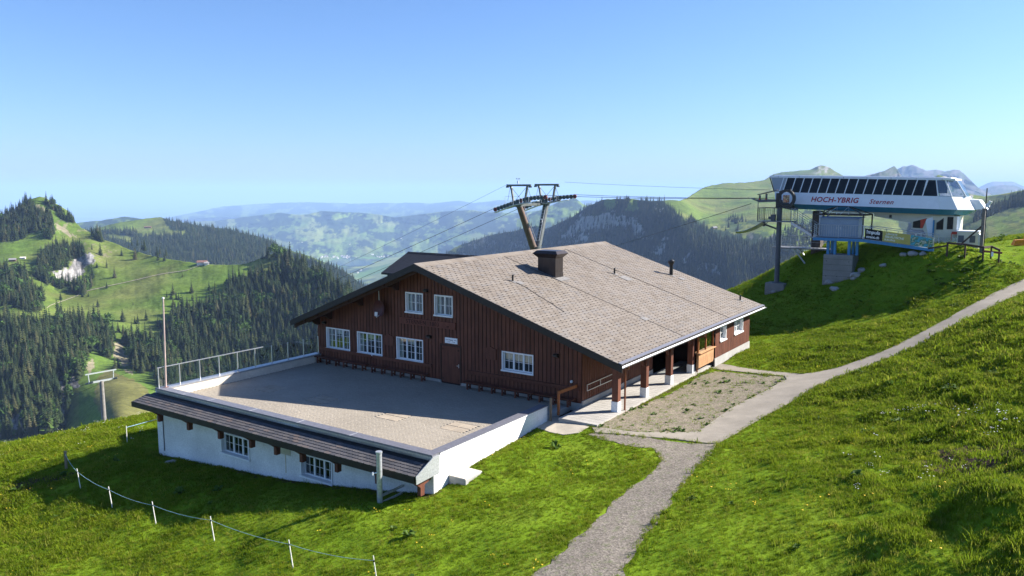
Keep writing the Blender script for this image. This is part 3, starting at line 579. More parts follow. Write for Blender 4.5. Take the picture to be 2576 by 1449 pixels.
def colJ(PX, PY, P):
    f = np.zeros(PX.shape, bool)
    for p in FJ: f |= inpoly(WOBX(PX, PY, 4, 12), WOBY(PX, PY, 4, 12), p)
    c = blend(GREEN + 0 * PX[..., None], GREEN2, sstep(-.4, .4, fbm(PX / 30, PY / 12, 3, 4))); c = blend(c, FOREST * 1.5, sstep(.3, .45, fbm(PX / 26, PY / 9, 71, 4)) * .7)
    c = blend(c, ROCK * .7, (PX < 2450) & (PY < 505) & (fbm(PX / 10, PY / 10, 6, 3) > -.1))
    return blend(c, FOREST, f)
hillJ = Hill('hillside', [(2330, 462), (2348, 448), (2360, 440), (2385, 446), (2400, 460), (2413, 474), (2440, 488), (2477, 494), (2520, 488), (2576, 478), (2660, 464)], [(2330, 640), (2660, 640)], [(2330, 462, 3000), (2360, 440, 3000), (2413, 474, 2800), (2477, 494, 2600), (2576, 478, 2200), (2660, 464, 2000), (2400, 560, 1900), (2450, 540, 1950), (2576, 540, 1500), (2576, 590, 1100), (2480, 600, 1250), (2400, 640, 1500), (2660, 640, 800), (2330, 640, 1700)], 3, 60, M_LANDH, 'green slope with a band of dark forest at the right edge', color=colJ, seed=27, silh=.6, namp=.012, nscale=200)

# ------------------------------------------------------------------ haze
def haze():
    m = bpy.data.materials.new('haze'); m.use_nodes = True; t = m.node_tree; t.nodes.clear()
    v = t.nodes.new('ShaderNodeVolumePrincipled'); o = t.nodes.new('ShaderNodeOutputMaterial'); t.links.new(v.outputs[0], o.inputs['Volume'])
    v.inputs['Color'].default_value = (.44, .64, 1.0, 1); v.inputs['Density'].default_value = HAZE; v.inputs['Anisotropy'].default_value = 0.0
    b = MB(); b.box(-130000, 130000, -3000, 140000, -1600, 480); tag(b.build('haze', m), 'thin pale blue mountain haze', kind='stuff')
HAZE = 4.5e-5
haze()
# ------------------------------------------------------------------ materials of the built things
def wood_mat(name, c, rnd=.12, rough=.7):
    t = NT(name); n = t.noise(9, 5, .6, 'Object', (1, 1, .12)); n2 = t.noise(1.3, 4, .6, 'Position')
    cc = t.ramp(n, [(.3, tuple(v * .72 for v in c)), (.7, tuple(v * 1.25 for v in c))]); cc = t.mix(.7, cc, t.ramp(n2, [(.3, .8), (.7, 1.15)]), 'MULTIPLY')
    oi = t.n('ShaderNodeObjectInfo'); cc = t.mix(1.0, cc, t.ramp(oi.outputs['Random'], [(0, 1 - rnd), (1, 1 + rnd)]), 'MULTIPLY')
    t.col(cc); t.bump(n, .25, .01); return t.fin(rough, 0, .3)
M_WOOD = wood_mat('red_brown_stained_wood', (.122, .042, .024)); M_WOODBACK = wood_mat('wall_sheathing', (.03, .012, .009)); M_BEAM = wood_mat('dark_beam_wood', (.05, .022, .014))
M_PINE = wood_mat('fresh_pine_wood', (.42, .23, .11)); M_ORANGE = wood_mat('orange_oiled_wood', (.28, .095, .03)); M_BARGE = simple('bargeboard_black_brown', (.022, .018, .017), .55, var=.2, scale=3)
M_GREYWOOD = wood_mat('weathered_grey_wood', (.22, .17, .12))
M_WHITE = simple('white_window_paint', (.78, .79, .80), .45, var=.04, scale=4); M_PLASTER = concrete_material('white_plaster', (.78, .78, .77), .5); M_PLINTH = concrete_material('grey_plinth', (.38, .37, .35))
M_CREAM = concrete_material('cream_parapet', (.62, .56, .47), .5); M_ZINC = simple('zinc_sheet', (.42, .43, .45), .42, .7, .5, .15, 5); M_CAP = simple('grey_coping_sheet', (.19, .19, .215), .5, .35, .4, .15, 8); M_GALV = simple('galvanised_steel', (.48, .50, .52), .45, .55, .5, .2, 14)
M_COPPER = simple('brown_copper_pipe', (.22, .085, .045), .45, .4, .5, .2, 6); M_BLACK = simple('black_painted_metal', (.012, .012, .013), .4, .2, .5, .3, 6); M_CHIM = simple('dark_brown_sheet_metal', (.045, .035, .032), .38, .5, .5, .3, 5, stretch=(1, 1, .3))
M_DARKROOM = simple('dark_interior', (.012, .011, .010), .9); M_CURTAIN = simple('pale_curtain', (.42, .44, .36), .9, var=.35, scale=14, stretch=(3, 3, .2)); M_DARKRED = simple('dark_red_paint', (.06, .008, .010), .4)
M_UNDER = simple('roof_underlay', (.02, .018, .017), .9); M_STEEL = simple('brushed_steel', (.55, .56, .57), .35, .8, .5, .1, 20)
def glass_mat(name, tint=(.9, .95, .97), refl=.12):
    m = bpy.data.materials.new(name); m.use_nodes = True; t = m.node_tree; t.nodes.clear()
    o = t.nodes.new('ShaderNodeOutputMaterial'); mx = t.nodes.new('ShaderNodeMixShader'); tr = t.nodes.new('ShaderNodeBsdfTransparent'); gl = t.nodes.new('ShaderNodeBsdfGlossy'); fr = t.nodes.new('ShaderNodeLayerWeight'); fr.inputs['Blend'].default_value = .12; tr.inputs['Color'].default_value = (*tint, 1); gl.inputs['Roughness'].default_value = .02
    mm = t.nodes.new('ShaderNodeMath'); mm.operation = 'MULTIPLY_ADD'; mm.inputs[1].default_value = .55; mm.inputs[2].default_value = .035 + refl * .15
    t.links.new(fr.outputs['Facing'], mm.inputs[0]); t.links.new(mm.outputs[0], mx.inputs[0]); t.links.new(tr.outputs[0], mx.inputs[1]); t.links.new(gl.outputs[0], mx.inputs[2]); t.links.new(mx.outputs[0], o.inputs['Surface']); return m
M_GLASS = glass_mat('window_glass'); M_GLASSRAIL = glass_mat('railing_glass', (.93, .96, .95), .2)
def tile_mat(name, cols, wear):
    t = NT(name); a = t.attr('rnd'); oi = t.n('ShaderNodeObjectInfo')
    ad = t.n('ShaderNodeMath', operation='ADD'); t.l(a.outputs['Fac'], ad.inputs[0]); t.l(oi.outputs['Random'], ad.inputs[1]); fr = t.n('ShaderNodeMath', operation='FRACT'); t.l(ad.outputs[0], fr.inputs[0])
    c = t.ramp(fr.outputs[0], cols); n = t.noise(.35, 5, .6, 'Position'); n2 = t.noise(18, 4, .7, 'Position')
    c = t.mix(.8, c, t.ramp(n, wear), 'MULTIPLY'); c = t.mix(.7, c, t.ramp(n2, [(.3, .82), (.7, 1.15)]), 'MULTIPLY'); t.col(c); t.bump(n2, .2, .01); return t.fin(.75, 0, .3)
M_TILE = tile_mat('beige_roof_slate', [(0, (.160, .133, .106)), (.35, (.190, .160, .129)), (.7, (.210, .180, .150)), (1, (.175, .156, .138))], [(.28, (.86, .84, .83)), (.5, (1, 1, 1)), (.72, (1.05, 1.07, 1.1))])
M_SLATE = tile_mat('dark_slate_tile', [(0, (.060, .059, .064)), (.5, (.082, .078, .082)), (.85, (.10, .092, .09)), (1, (.12, .095, .085))], [(.28, .8), (.72, 1.15)])
M_SIGNTXT = simple('carved_letter_dark', (.03, .009, .007), .8); M_INK = simple('sign_ink', (.05, .06, .09), .6)

# ------------------------------------------------------------------ the restaurant
house = thing('mountain_restaurant', 'long red-brown wooden mountain restaurant with wide beige slate roof', 'restaurant', HO, HRZ)
RY, RZ_, EYR, EYL, EZ, RX0, RX1 = 10.0, 7.0, -2.95, 20.55, 2.85, -1.5, 21.9
SR = (RZ_ - EZ) / (RY - EYR); SL = (RZ_ - EZ) / (EYL - RY)
def roofz(y): return RZ_ - SR * (RY - y) if y < RY else RZ_ - SL * (y - RY)
UND = .27
def wall_faces(b, axis, at, u0, u1, zb, ztop, holes, cuts=()):
    us = sorted(set([u0, u1] + [h[0] for h in holes] + [h[1] for h in holes] + list(cuts)))
    for a, c in zip(us[:-1], us[1:]):
        if c - a < 1e-4: continue
        hs = sorted([h for h in holes if h[0] <= a + 1e-6 and h[1] >= c - 1e-6], key=lambda h: h[2])
        z = [(zb, zb)]
        segs = []; lo = (zb, zb)
        for h in hs: segs.append((lo, (h[2], h[2]))); lo = (h[3], h[3])
        segs.append((lo, (ztop(a), ztop(c))))
        for (la, lc), (ha, hc) in segs:
            if max(ha - la, hc - lc) < 1e-3: continue
            q = [(a, la), (c, lc), (c, hc), (a, ha)]
            b.add([(at, u, zz) if axis == 'x' else (u, at, zz) for u, zz in q], [(0, 1, 2, 3)])
def window(parent, axis, at, u0, u1, z0, z1, n, sgn, curtain='half', deep=.16):
    """white window with surround, casements, panes, glazing bars and sill; sgn: outward direction along the axis"""
    def bx(b, d0, d1, a, c, lo, hi):
        e0, e1 = at + sgn * d0, at + sgn * d1
        if axis == 'x': b.box(min(e0, e1), max(e0, e1), a, c, lo, hi)
        else: b.box(a, c, min(e0, e1), max(e0, e1), lo, hi)
    b = MB(); f = .062
    bx(b, -deep, .05, u0, u0 + f, z0, z1); bx(b, -deep, .05, u1 - f, u1, z0, z1); bx(b, -deep, .0495, u0 + f, u1 - f, z1 - f, z1); bx(b, -deep, .0495, u0 + f, u1 - f, z0, z0 + f)
    w = b.build('window', M_WHITE, parent)
    b = MB(); bx(b, .05, .11, u0 - .03, u1 + .03, z0 - .02, z0 + .06); b.build('sill', M_WHITE, w)
    cw = (u1 - u0 - 2 * f) / n
    for k in range(n):
        a, c = u0 + f + k * cw, u0 + f + (k + 1) * cw; b = MB(); g = .05; lo, hi = z0 + f, z1 - f
        bx(b, -deep + .01, -deep + .07, a + .004, a + g, lo, hi); bx(b, -deep + .01, -deep + .07, c - g, c - .004, lo, hi); bx(b, -deep + .01, -deep + .069, a + g, c - g, hi - g, hi); bx(b, -deep + .01, -deep + .069, a + g, c - g, lo, lo + g)
        cs = b.build('casement', M_WHITE, w)
        b = MB(); bx(b, -deep + .032, -deep + .040, a + g - .01, c - g + .01, lo + g - .01, hi - g + .01); b.build('pane', M_GLASS, w)
        b = MB(); m = (a + c) / 2
        bx(b, -deep + .042, -deep + .056, m - .011, m + .011, lo + g, hi - g)
        for q in ((.5,) if (z1 - z0) < 1.3 else (.36, .68)): bx(b, -deep + .043, -deep + .055, a + g, c - g, lo + g + (hi - lo - 2 * g) * q - .010, lo + g + (hi - lo - 2 * g) * q + .010)
        b.build('glazing_bar', M_WHITE, w)
        if curtain:
            b = MB(); zz = lo + (hi - lo) * (.52 if curtain == 'half' else .0); N = 10
            sides = [(a, c)] if curtain == 'half' else ([(a, a + (c - a) * .42)] if k == 0 else [(c - (c - a) * .42, c)] if k == n - 1 else [(a, c)])
            for (sa, sc_) in sides:
                zl = zz if not (curtain == 'side' and sc_ - sa > cw * .9) else lo + (hi - lo) * .72
                for i in range(N):
                    p, q = sa + (sc_ - sa) * i / N, sa + (sc_ - sa) * (i + 1) / N; d = .02 * (i % 2); d2 = .02 * ((i + 1) % 2)
                    e = at - sgn * (deep + .06)
                    pts = [(p, d), (q, d2)]
                    vs = [(e - sgn * dd, u, z_) if axis == 'x' else (u, e - sgn * dd, z_) for (u, dd) in pts for z_ in (zl, hi)]
                    b.add(vs, [(0, 2, 3, 1)])
            b.build('curtain', M_CURTAIN, w)
    return w
WH = [(16.76, 18.9, .93, 2.33), (13.98, 16.11, .93, 2.33), (10.68, 12.79, .94, 2.34), (2.95, 5.01, 1.26, 2.36)]
UH = [(10.64, 12.0, 3.9, 5.13), (8.42, 9.78, 3.9, 5.13)]
DOOR = (7.93, 9.28, .06, 2.2)
GH_ = WH + UH + [DOOR]
ytop = lambda y: roofz(y) - UND
b = MB(); wall_faces(b, 'x', 0, 0, 19.75, .0, ytop, GH_, (RY,))
gable = b.build('wall', M_WOODBACK, house); gable['label'] = 'shaded red-brown board gable wall with white windows'
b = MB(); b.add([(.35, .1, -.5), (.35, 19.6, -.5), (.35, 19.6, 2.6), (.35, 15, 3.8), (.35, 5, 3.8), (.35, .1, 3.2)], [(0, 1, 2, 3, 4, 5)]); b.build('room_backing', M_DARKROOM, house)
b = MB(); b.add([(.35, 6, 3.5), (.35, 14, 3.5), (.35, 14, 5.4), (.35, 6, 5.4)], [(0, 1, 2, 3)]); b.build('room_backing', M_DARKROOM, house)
def boards(parent, axis, at, sgn, u0, u1, zb, ztop, holes, pitch=.262, w=.215, mat=M_WOOD, th=.024, cuts=()):
    k = int(round((u1 - u0) / pitch)); p = (u1 - u0) / k
    for i in range(k):
        a = u0 + i * p + (p - w) / 2; c = a + w; hs = []
        for h in holes:
            if h[0] < c and h[1] > a: hs.append(h)
        b = MB(); segs = [];
        def emit(a_, c_, lo, hia, hic):
            if min(hia, hic) - lo < .05 or c_ - a_ < .01: return
            e0, e1 = at, at + sgn * th
            vs = []
            for e in (e0, e1):
                for u, z_ in ((a_, lo), (c_, lo), (c_, hic), (a_, hia)): vs.append((e, u, z_) if axis == 'x' else (u, e, z_))
            bb = MB(); bb.add(vs, [(0, 1, 2, 3), (4, 5, 6, 7), (0, 1, 5, 4), (1, 2, 6, 5), (2, 3, 7, 6), (3, 0, 4, 7)]); bb.build('board', mat, parent)
        edges = sorted(set([a, c] + [x for h in hs for x in (h[0], h[1]) if a < x < c]))
        for a_, c_ in zip(edges[:-1], edges[1:]):
            m = (a_ + c_) / 2; lo = zb
            for h in sorted([h for h in hs if h[0] < m < h[1]], key=lambda h: h[2]):
                emit(a_, c_, lo, h[2], h[2]); lo = h[3]
            emit(a_, c_, lo, ztop(a_), ztop(c_))
boards(house, 'x', -.001, -1, 0, 19.75, .16, lambda y: ytop(y) - .01, GH_)
b = MB(); b.box(-.05, .0, .0, 7.9, -.3, .14); b.box(-.05, 0, 9.3, 19.75, -.3, .14); b.build('plinth', M_PLINTH, house)
for k, h in enumerate(WH): window(house, 'x', 0, *h, 3, -1, 'side' if k < 3 else 'half')
for h in UH: window(house, 'x', 0, *h, 2, -1, 'side')
# door
b = MB(); b.box(-.03, .02, DOOR[0], DOOR[1], DOOR[2], DOOR[3]); door = b.build('door', M_WOOD, house, bevel=.006); door['label'] = 'plain red-brown door with corner hinges'
for yy in (DOOR[0] + .1, DOOR[1] - .1):
    for zz in (DOOR[2] + .2, DOOR[3] - .2):
        b = MB(); b.box(-.042, -.03, yy - .07, yy + .07, zz - .012, zz + .012); b.box(-.041, -.03, yy - .012, yy + .012, zz - .07, zz + .07); b.build('hinge', M_BEAM, door)
b = MB(); b.box(-.05, -.03, 8.0, 8.04, 1.0, 1.2); b.box(-.08, -.06, 8.0, 8.14, 1.1, 1.13); b.box(-.08, -.05, 8.0, 8.03, 1.1, 1.13); b.build('handle', M_STEEL, door)
b = MB()
for a in ((DOOR[0] - .1, DOOR[0], 0.02, DOOR[3] + .1), (DOOR[1], DOOR[1] + .1, .02, DOOR[3] + .1)): b.box(-.05, 0, *a)
b.box(-.049, 0, DOOR[0], DOOR[1], DOOR[3], DOOR[3] + .1); b.build('door_frame', M_BEAM, house)
# side walls
b = MB(); wall_faces(b, 'y', 0, 0, 8.9, 0, lambda x: roofz(0) - UND, []); b.build('wall', M_WOODBACK, house)
boards(house, 'y', -.001, -1, 0, 8.9, .28, lambda x: roofz(0) - UND - .01, [])
b = MB(); b.box(0, 8.9, -.06, .001, -.3, .26); b.build('plinth', M_PLINTH, house)
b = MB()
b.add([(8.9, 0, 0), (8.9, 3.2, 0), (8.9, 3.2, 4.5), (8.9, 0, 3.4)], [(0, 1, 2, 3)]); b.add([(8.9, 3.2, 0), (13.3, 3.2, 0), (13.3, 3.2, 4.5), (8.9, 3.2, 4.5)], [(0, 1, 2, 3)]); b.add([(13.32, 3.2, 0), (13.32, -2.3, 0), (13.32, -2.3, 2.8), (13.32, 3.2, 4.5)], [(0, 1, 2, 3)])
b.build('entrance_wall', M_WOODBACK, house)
b = MB(); b.box(9.0, 10.0, 3.1, 3.18, .02, 2.1); b.build('entrance_door', M_BEAM, house)
RWH = [(14.15, 15.35, 1.36, 2.3), (17.0, 18.85, 1.36, 2.3)]
b = MB(); wall_faces(b, 'y', -2.35, 13.3, 20.4, -.3, lambda x: roofz(-2.35) - UND, RWH); b.build('wall', M_WOODBACK, house)
boards(house, 'y', -2.351, -1, 13.3, 20.4, .42, lambda x: roofz(-2.35) - UND - .01, RWH, pitch=.245, w=.185, th=.03)
b = MB(); b.box(13.25, 20.45, -2.41, -2.34, -.6, .40); b.build('plinth', M_PLINTH, house)
for h, n in zip(RWH, (1, 2)): window(house, 'y', -2.35, *h, n, -1, 'side', deep=.2)
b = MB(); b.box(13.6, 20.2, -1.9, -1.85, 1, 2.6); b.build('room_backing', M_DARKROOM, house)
b = MB(); wall_faces(b, 'x', 20.4, -2.35, 19.75, -6, ytop, [], (RY,)); wall_faces(b, 'y', 19.75, 0, 20.4, -6, lambda x: roofz(19.75) - UND, []); b.build('rear_wall', M_WOOD, house)
# roof
def slope_poly(x0, x1, y0, y1, dz): return [(x0, y0, roofz(y0) + dz), (x1, y0, roofz(y0) + dz), (x1, y1, roofz(y1) + dz), (x0, y1, roofz(y1) + dz)]
b = MB(); b.prism(slope_poly(RX0, RX1, EYR, RY, -.03), (0, 0, -.2)); b.prism(slope_poly(RX0, RX1, RY, EYL, -.03), (0, 0, -.2))
roof = b.build('roof', M_UNDER, house); roof['label'] = 'wide low-pitched roof of beige slates with dark corner notches'
def tile_rows(parent, P0, du, dv, up, nu, nv, tw, te, clip, th, mat, nearest, pick, name='roof_tile', jag=.0):
    """tiles in rows: P0 lower corner, du along the eave, dv up the slope, up the normal; the `nearest` picked ones become objects of their own"""
    tv = [(-tw / 2, te), (tw / 2, te), (tw / 2, clip), (tw / 2 - clip, 0), (-tw / 2 + clip, 0), (-tw / 2, clip)]
    def verts():
        vs = []
        for (a, c) in tv: vs.append(np.array([a, c, th + (te - c) / te * th * .9]))
        for (a, c) in tv: vs.append(np.array([a, c, .0]))
        return np.array(vs)
    TV = verts(); TF = [(0, 5, 4, 3, 2, 1), (2, 3, 9, 8), (3, 4, 10, 9), (4, 5, 11, 10), (1, 2, 8, 7), (5, 0, 6, 11)]
    B = np.array([du, dv, up]).T
    cen = []
    for r in range(nv):
        off = .5 if r % 2 else 0
        for k in range(nu + (1 if r % 2 else 0)):
            u = (k + .5 - off) * tw
            cen.append((r, u, r * te, k == 0 and r % 2, k == nu and r % 2))
    halves = [c for c in cen if (c[3] or c[4])]; cen = [c for c in cen if not (c[3] or c[4])]
    P = np.array([np.array(P0) + np.array(du) * c[1] + np.array(dv) * c[2] for c in cen])
    order = np.argsort(pick(P))[:nearest]; sel = set(order.tolist())
    me = bpy.data.meshes.new(name); g = .006; sh = TV * np.array([1 - g / tw * 2, 1, 1])
    me.from_pydata([tuple(B @ q) for q in sh], [], TF); me.update(); me.materials.append(mat)
    at = me.attributes.new('rnd', 'FLOAT', 'POINT')
    b = MB(); rn = []
    rr = np.random.default_rng(5)
    for i in range(len(P)):
        if i in sel:
            o = inst(me, name, parent, tuple(P[i])); continue
        q = (B @ (sh + np.array([0, rr.normal() * jag, abs(rr.normal()) * .004])).T).T + P[i]; b.add(q, TF); rn += [rr.random()] * 12
    for c in halves:
        q0 = np.array(P0) + np.array(du) * c[1] + np.array(dv) * c[2]; hv = sh.copy(); hv[:, 0] = np.clip(hv[:, 0], 0, None) if c[3] else np.clip(hv[:, 0], None, 0)
        b.add((B @ hv.T).T + q0, TF); rn += [rr.random()] * 12
    if b.v:
        # one part for the rest
        m2 = bpy.data.meshes.new(name + 's'); m2.from_pydata(b.v, [], b.f); m2.materials.append(mat); a = m2.attributes.new('rnd', 'FLOAT', 'POINT'); a.data.foreach_set('value', rn)
        o = bpy.data.objects.new('roof_tiles', m2); COL.objects.link(o); o.parent = parent; o['kind'] = 'stuff'
sl = math.hypot(RY - EYR, RZ_ - EZ); dv = ((RY - EYR) / sl, (RZ_ - EZ) / sl)
camL = np.array([(-HO.x) * HEX.x + (-HO.y) * HEX.y, (-HO.x) * HEY.x + (-HO.y) * HEY.y, HC])
nu = int((RX1 - RX0) / .44); tw = (RX1 - RX0) / nu; nv = int((sl - .25) / .25)
tile_rows(roof, (RX0, EYR, EZ - .028), (1, 0, 0), (0, dv[0], dv[1]), (0, -dv[1], dv[0]), nu, nv, tw, .25, .075, .014, M_TILE, 300, lambda P: np.linalg.norm(P - camL, axis=1))
b = MB(); b.prism(slope_poly(RX0, RX1, RY, EYL, -.028), (0, 0, .03)); b.build('left_roof_covering', M_SLATE, roof)
b = MB(); nn = 38
for k in range(nn):
    x0 = RX0 + (RX1 - RX0) * k / nn; x1 = RX0 + (RX1 - RX0) * (k + 1) / nn - .008
    bb = MB(); bb.prism([(x0, RY - .36, roofz(RY - .36) + .02), (x0, RY + .02, RZ_ + .045), (x0, RY + .34, roofz(RY + .34) + .02), (x0, RY + .34, roofz(RY + .34) - .01), (x0, RY, RZ_ + .01), (x0, RY - .36, roofz(RY - .36) - .01)], (x1 - x0, 0, 0)); bb.build('ridge_tile', M_TILE, roof)
M_RSEAM = simple('roof_seam', (.07, .06, .055), .8); M_RPATCH = simple('grey_repair_sheet', (.19, .18, .17), .7)
for xx in (6.85, 14.7):
    b = MB(); b.bar((xx, EYR + .1, roofz(EYR + .1) + .012), (xx, RY - .4, roofz(RY - .4) + .012), .02, .02); b.build('expansion_seam', M_RSEAM, roof)
b = MB(); ln = [(3.05, 6.3), (3.0, 5.4), (2.6, 4.3), (2.3, 3.2), (1.9, 2.2)]; b.tube([(x, y, roofz(y) + .02) for x, y in ln], .014, 5); b.build('cable', M_CHIM, roof)
for (x, y, w, h) in ((13.75, 4.2, .9, .7), (3.3, 6.0, .5, .35), (6.9, -.35, .6, .4), (19.9, 2.6, .6, .4)):
    b = MB(); b.prism([(x - w / 2, y - h / 2, roofz(y - h / 2) + .014), (x + w / 2, y - h / 2, roofz(y - h / 2) + .014), (x + w / 2, y + h / 2, roofz(y + h / 2) + .014), (x - w / 2, y + h / 2, roofz(y + h / 2) + .014)], (0, 0, .012)); b.build('patch_sheet', M_RPATCH, roof)
# bargeboards, eaves, gutter
b = MB(); b.prism([(RX0 - .03, EYR - .06, EZ - .04), (RX0 - .03, RY, RZ_ + .01), (RX0 - .03, RY, RZ_ - .36), (RX0 - .03, EYR - .06, EZ - .40)], (.06, 0, 0)); b.build('bargeboard', M_BARGE, roof)
b = MB(); b.prism([(RX0 - .03, EYL + .06, EZ - .05), (RX0 - .03, RY, RZ_ + .01), (RX0 - .03, RY, RZ_ - .36), (RX0 - .03, EYL + .06, EZ - .40)], (.06, 0, 0)); b.build('bargeboard', M_BARGE, roof)
b = MB(); b.prism([(RX0 + .25, EYL + .0, EZ - .30), (RX0 + .25, RY, RZ_ - .24), (RX0 + .25, RY, RZ_ - .52), (RX0 + .25, EYL, EZ - .58)], (.08, 0, 0)); b.build('inner_bargeboard', M_BEAM, roof)
b = MB(); b.prism([(RX0 + .03, EYR, EZ - .235), (RX1, EYR, EZ - .235), (RX1, EYR + .04, EZ - .06), (RX0 + .03, EYR + .04, EZ - .06)], (0, .05, 0)); b.build('fascia', M_BARGE, roof)
b = MB(); n = 9; prof = [(EYR - .09 + .085 * math.cos(a), EZ - .10 + .085 * math.sin(a)) for a in np.linspace(math.pi, 2 * math.pi, n)]; prof += [(y + (-.008 if i == 0 else 0), z + .004) for i, (y, z) in enumerate([(EYR - .02, EZ - .1), (EYR - .09, EZ - .165), (EYR - .16, EZ - .1)])]
b.prism([(RX0, y, z) for y, z in prof], (RX1 - RX0, 0, 0)); b.build('gutter', M_ZINC, roof)
b = MB(); b.prism([(RX0, EYR - .03, EZ + .012), (RX1, EYR - .03, EZ + .012), (RX1, EYR + .16, roofz(EYR + .16) + .014), (RX0, EYR + .16, roofz(EYR + .16) + .014)], (0, 0, .012)); b.build('eaves_flashing', M_CAP, roof)
for yy in (10.0, 7.6, 5.2, 2.85, .6, -1.88, 12.6, 15.6, 18.4, 19.6):
    b = MB(); zt = roofz(yy) - .23; b.prism([(RX0 + .12, yy - .11, zt), (.3, yy - .11, zt), (.3, yy - .11, zt - .55), (-.25, yy - .11, zt - .55), (-.55, yy - .11, zt - .30), (-.9, yy - .11, zt - .30), (RX0 + .12, yy - .11, zt - .2)], (0, .22, 0)); b.build('purlin', M_BEAM, roof)
b = MB(); b.box(.3, 13.3, -1.98, -1.78, roofz(-1.88) - .47, roofz(-1.88) - .25); b.build('eaves_beam', M_BEAM, roof)
for xx in np.arange(.6, 21.5, .95):
    b = MB(); b.bar((xx, EYR + .1, roofz(EYR + .1) - .30), (xx, .2, roofz(.2) - .30), .09, .12); b.build('rafter', M_BEAM, roof)
# chimney, pipes
cx0, cx1, cy0, cy1 = 7.08, 8.0, 5.85, 7.15
ch = MB(); ch.prism([(cx0, cy0, roofz(cy0) - .05), (cx0, cy1, roofz(cy1) - .05), (cx0, cy1, 7.0), (cx0, cy0, 7.0)], (cx1 - cx0, 0, 0)); chimney = ch.build('chimney', M_CHIM, roof); chimney['label'] = 'square dark metal chimney with flared cap'
b = MB(); 
def frus(b, x0, x1, y0, y1, z0, g0, z1, g1):
    vs = [(x0 - g0, y0 - g0, z0), (x1 + g0, y0 - g0, z0), (x1 + g0, y1 + g0, z0), (x0 - g0, y1 + g0, z0), (x0 - g1, y0 - g1, z1), (x1 + g1, y0 - g1, z1), (x1 + g1, y1 + g1, z1), (x0 - g1, y1 + g1, z1)]
    b.add(vs, [(0, 3, 2, 1), (4, 5, 6, 7), (0, 1, 5, 4), (1, 2, 6, 5), (2, 3, 7, 6), (3, 0, 4, 7)])
frus(b, cx0, cx1, cy0, cy1, 6.92, .01, 7.18, .26); frus(b, cx0, cx1, cy0, cy1, 7.181, .26, 7.36, .06); b.build('cap', M_CHIM, chimney)
b = MB(); frus(b, cx0, cx1, cy0, cy1, roofz(cy0) - .02, .03, roofz(cy0) + .30, .012); b.build('flashing', M_CHIM, chimney)
b = MB(); b.prism(slope_poly(cx0 - .15, cx1 + .15, cy0 - .5, cy1 + .1, .016), (0, 0, .012)); b.build('flashing', M_RPATCH, chimney)
for (x, y, r, h, cap) in ((3.03, 6.35, .055, .42, 0), (13.63, 5.02, .06, .45, 0), (19.73, 3.39, .13, .85, 1), (20.5, -1.6, .06, .4, 0)):
    b = MB(); z = roofz(y) - .05; b.tube([(x, y, z), (x, y, z + h)], r, 12); p = b.build('vent_pipe', M_BLACK, roof, smooth=True)
    b = MB(); b.tube([(x, y, z + h * .92), (x, y, z + h + .1), (x, y, z + h + .25), (x, y, z + h + .36)] if cap else [(x, y, z + h - .04), (x, y, z + h + .01)], [r, r * 1.75, r * 1.75, r * .8] if cap else [r * 1.15, r * 1.15], 12); b.build('pipe_cap', M_BLACK, p)
    b = MB(); b.prism(slope_poly(x - r - .12, x + r + .12, y - r - .2, y + r + .1, .014), (0, 0, .01)); b.build('flashing', M_RPATCH, p)
# rear dormer
dm = MB(); dz = 6.98
for s in (-1, 1):
    dm.prism([(4.95, 16.2, dz), (4.95, 10.2, dz), (4.95 + s * 2.6, 12.2, dz - 1.15), (4.95 + s * 2.6, 16.2, dz - 1.15)], (0, 0, -.12))
dm.prism([(4.95, 15.9, dz - .12), (2.6, 15.9, dz - 1.15), (2.6, 15.9, roofz(15.9) - .2), (7.3, 15.9, roofz(15.9) - .2), (7.3, 15.9, dz - 1.15)], (0, -.1, 0)); M_DORM = simple('shade_darkened_slate', (.022, .023, .027), .6); d_ = dm.build('dormer', M_DORM, house); d_['label'] = 'dark slate dormer roof peeping over the ridge'  # dormer slate made darker than its own tone, shade put into the colour
for k in range(24):
    b = MB(); b.prism([(4.80, 10.3 + k * .245, dz - .05), (4.95, 10.3 + k * .245, dz + .05), (5.10, 10.3 + k * .245, dz - .05)], (0, .225, 0)); b.build('ridge_tile', M_DORM, d_)
# colonnade
b = MB(); b.box(-2.45, 13.3, -2.2, -.06, -.5, -.004); walk = b.build('walkway', concrete_material('walkway_concrete', (.40, .38, .345)), house); walk['label'] = 'pale paved walkway under the colonnade'
b = MB(); jm = M_CHIM
for k in range(1, 40): b.box(-2.45 + k * .4, -2.45 + k * .4 + .012, -2.2, -.06, -.01, -.001)
for k in range(1, 7): b.box(-2.45, 13.3, -2.2 + k * .305, -2.2 + k * .305 + .012, -.01, -.0005)
b.build('paving_joint', simple('paving_joint', (.22, .21, .19), .9), walk)
for xx in (.2, 3.62, 7.02, 10.42):
    b = MB(); b.box(xx - .17, xx + .17, -2.05, -1.71, .5, 2.98 - .35); p = b.build('column', M_WOOD, house, bevel=.012)
    b = MB(); b.box(xx - .185, xx + .185, -2.065, -1.695, -.4, .52); b.build('column_base', M_PLASTER, p)
    b = MB()
    for s in (-1, 1): b.bar((xx + s * .9, -1.88, 2.52), (xx + s * .14, -1.88, 1.75), .14, .14)
    if xx > .5: b.build('knee_brace', M_WOOD, p)
for xx in (.62, 10.75):
    b = MB(); b.tube([(xx - 1.5 if xx < 1 else xx - 1.2, EYR - .09, EZ - .19), (xx - 1.5 if xx < 1 else xx - 1.2, EYR - .09, EZ - .32), (xx - .9, EYR + .3, EZ - .45), (xx - .1, -2.2, EZ - .58), (xx, -2.16, EZ - .75), (xx, -2.16, 1.0), (xx, -2.16, -.12)], .05, 9); b.build('downpipe', M_COPPER, house, smooth=True)
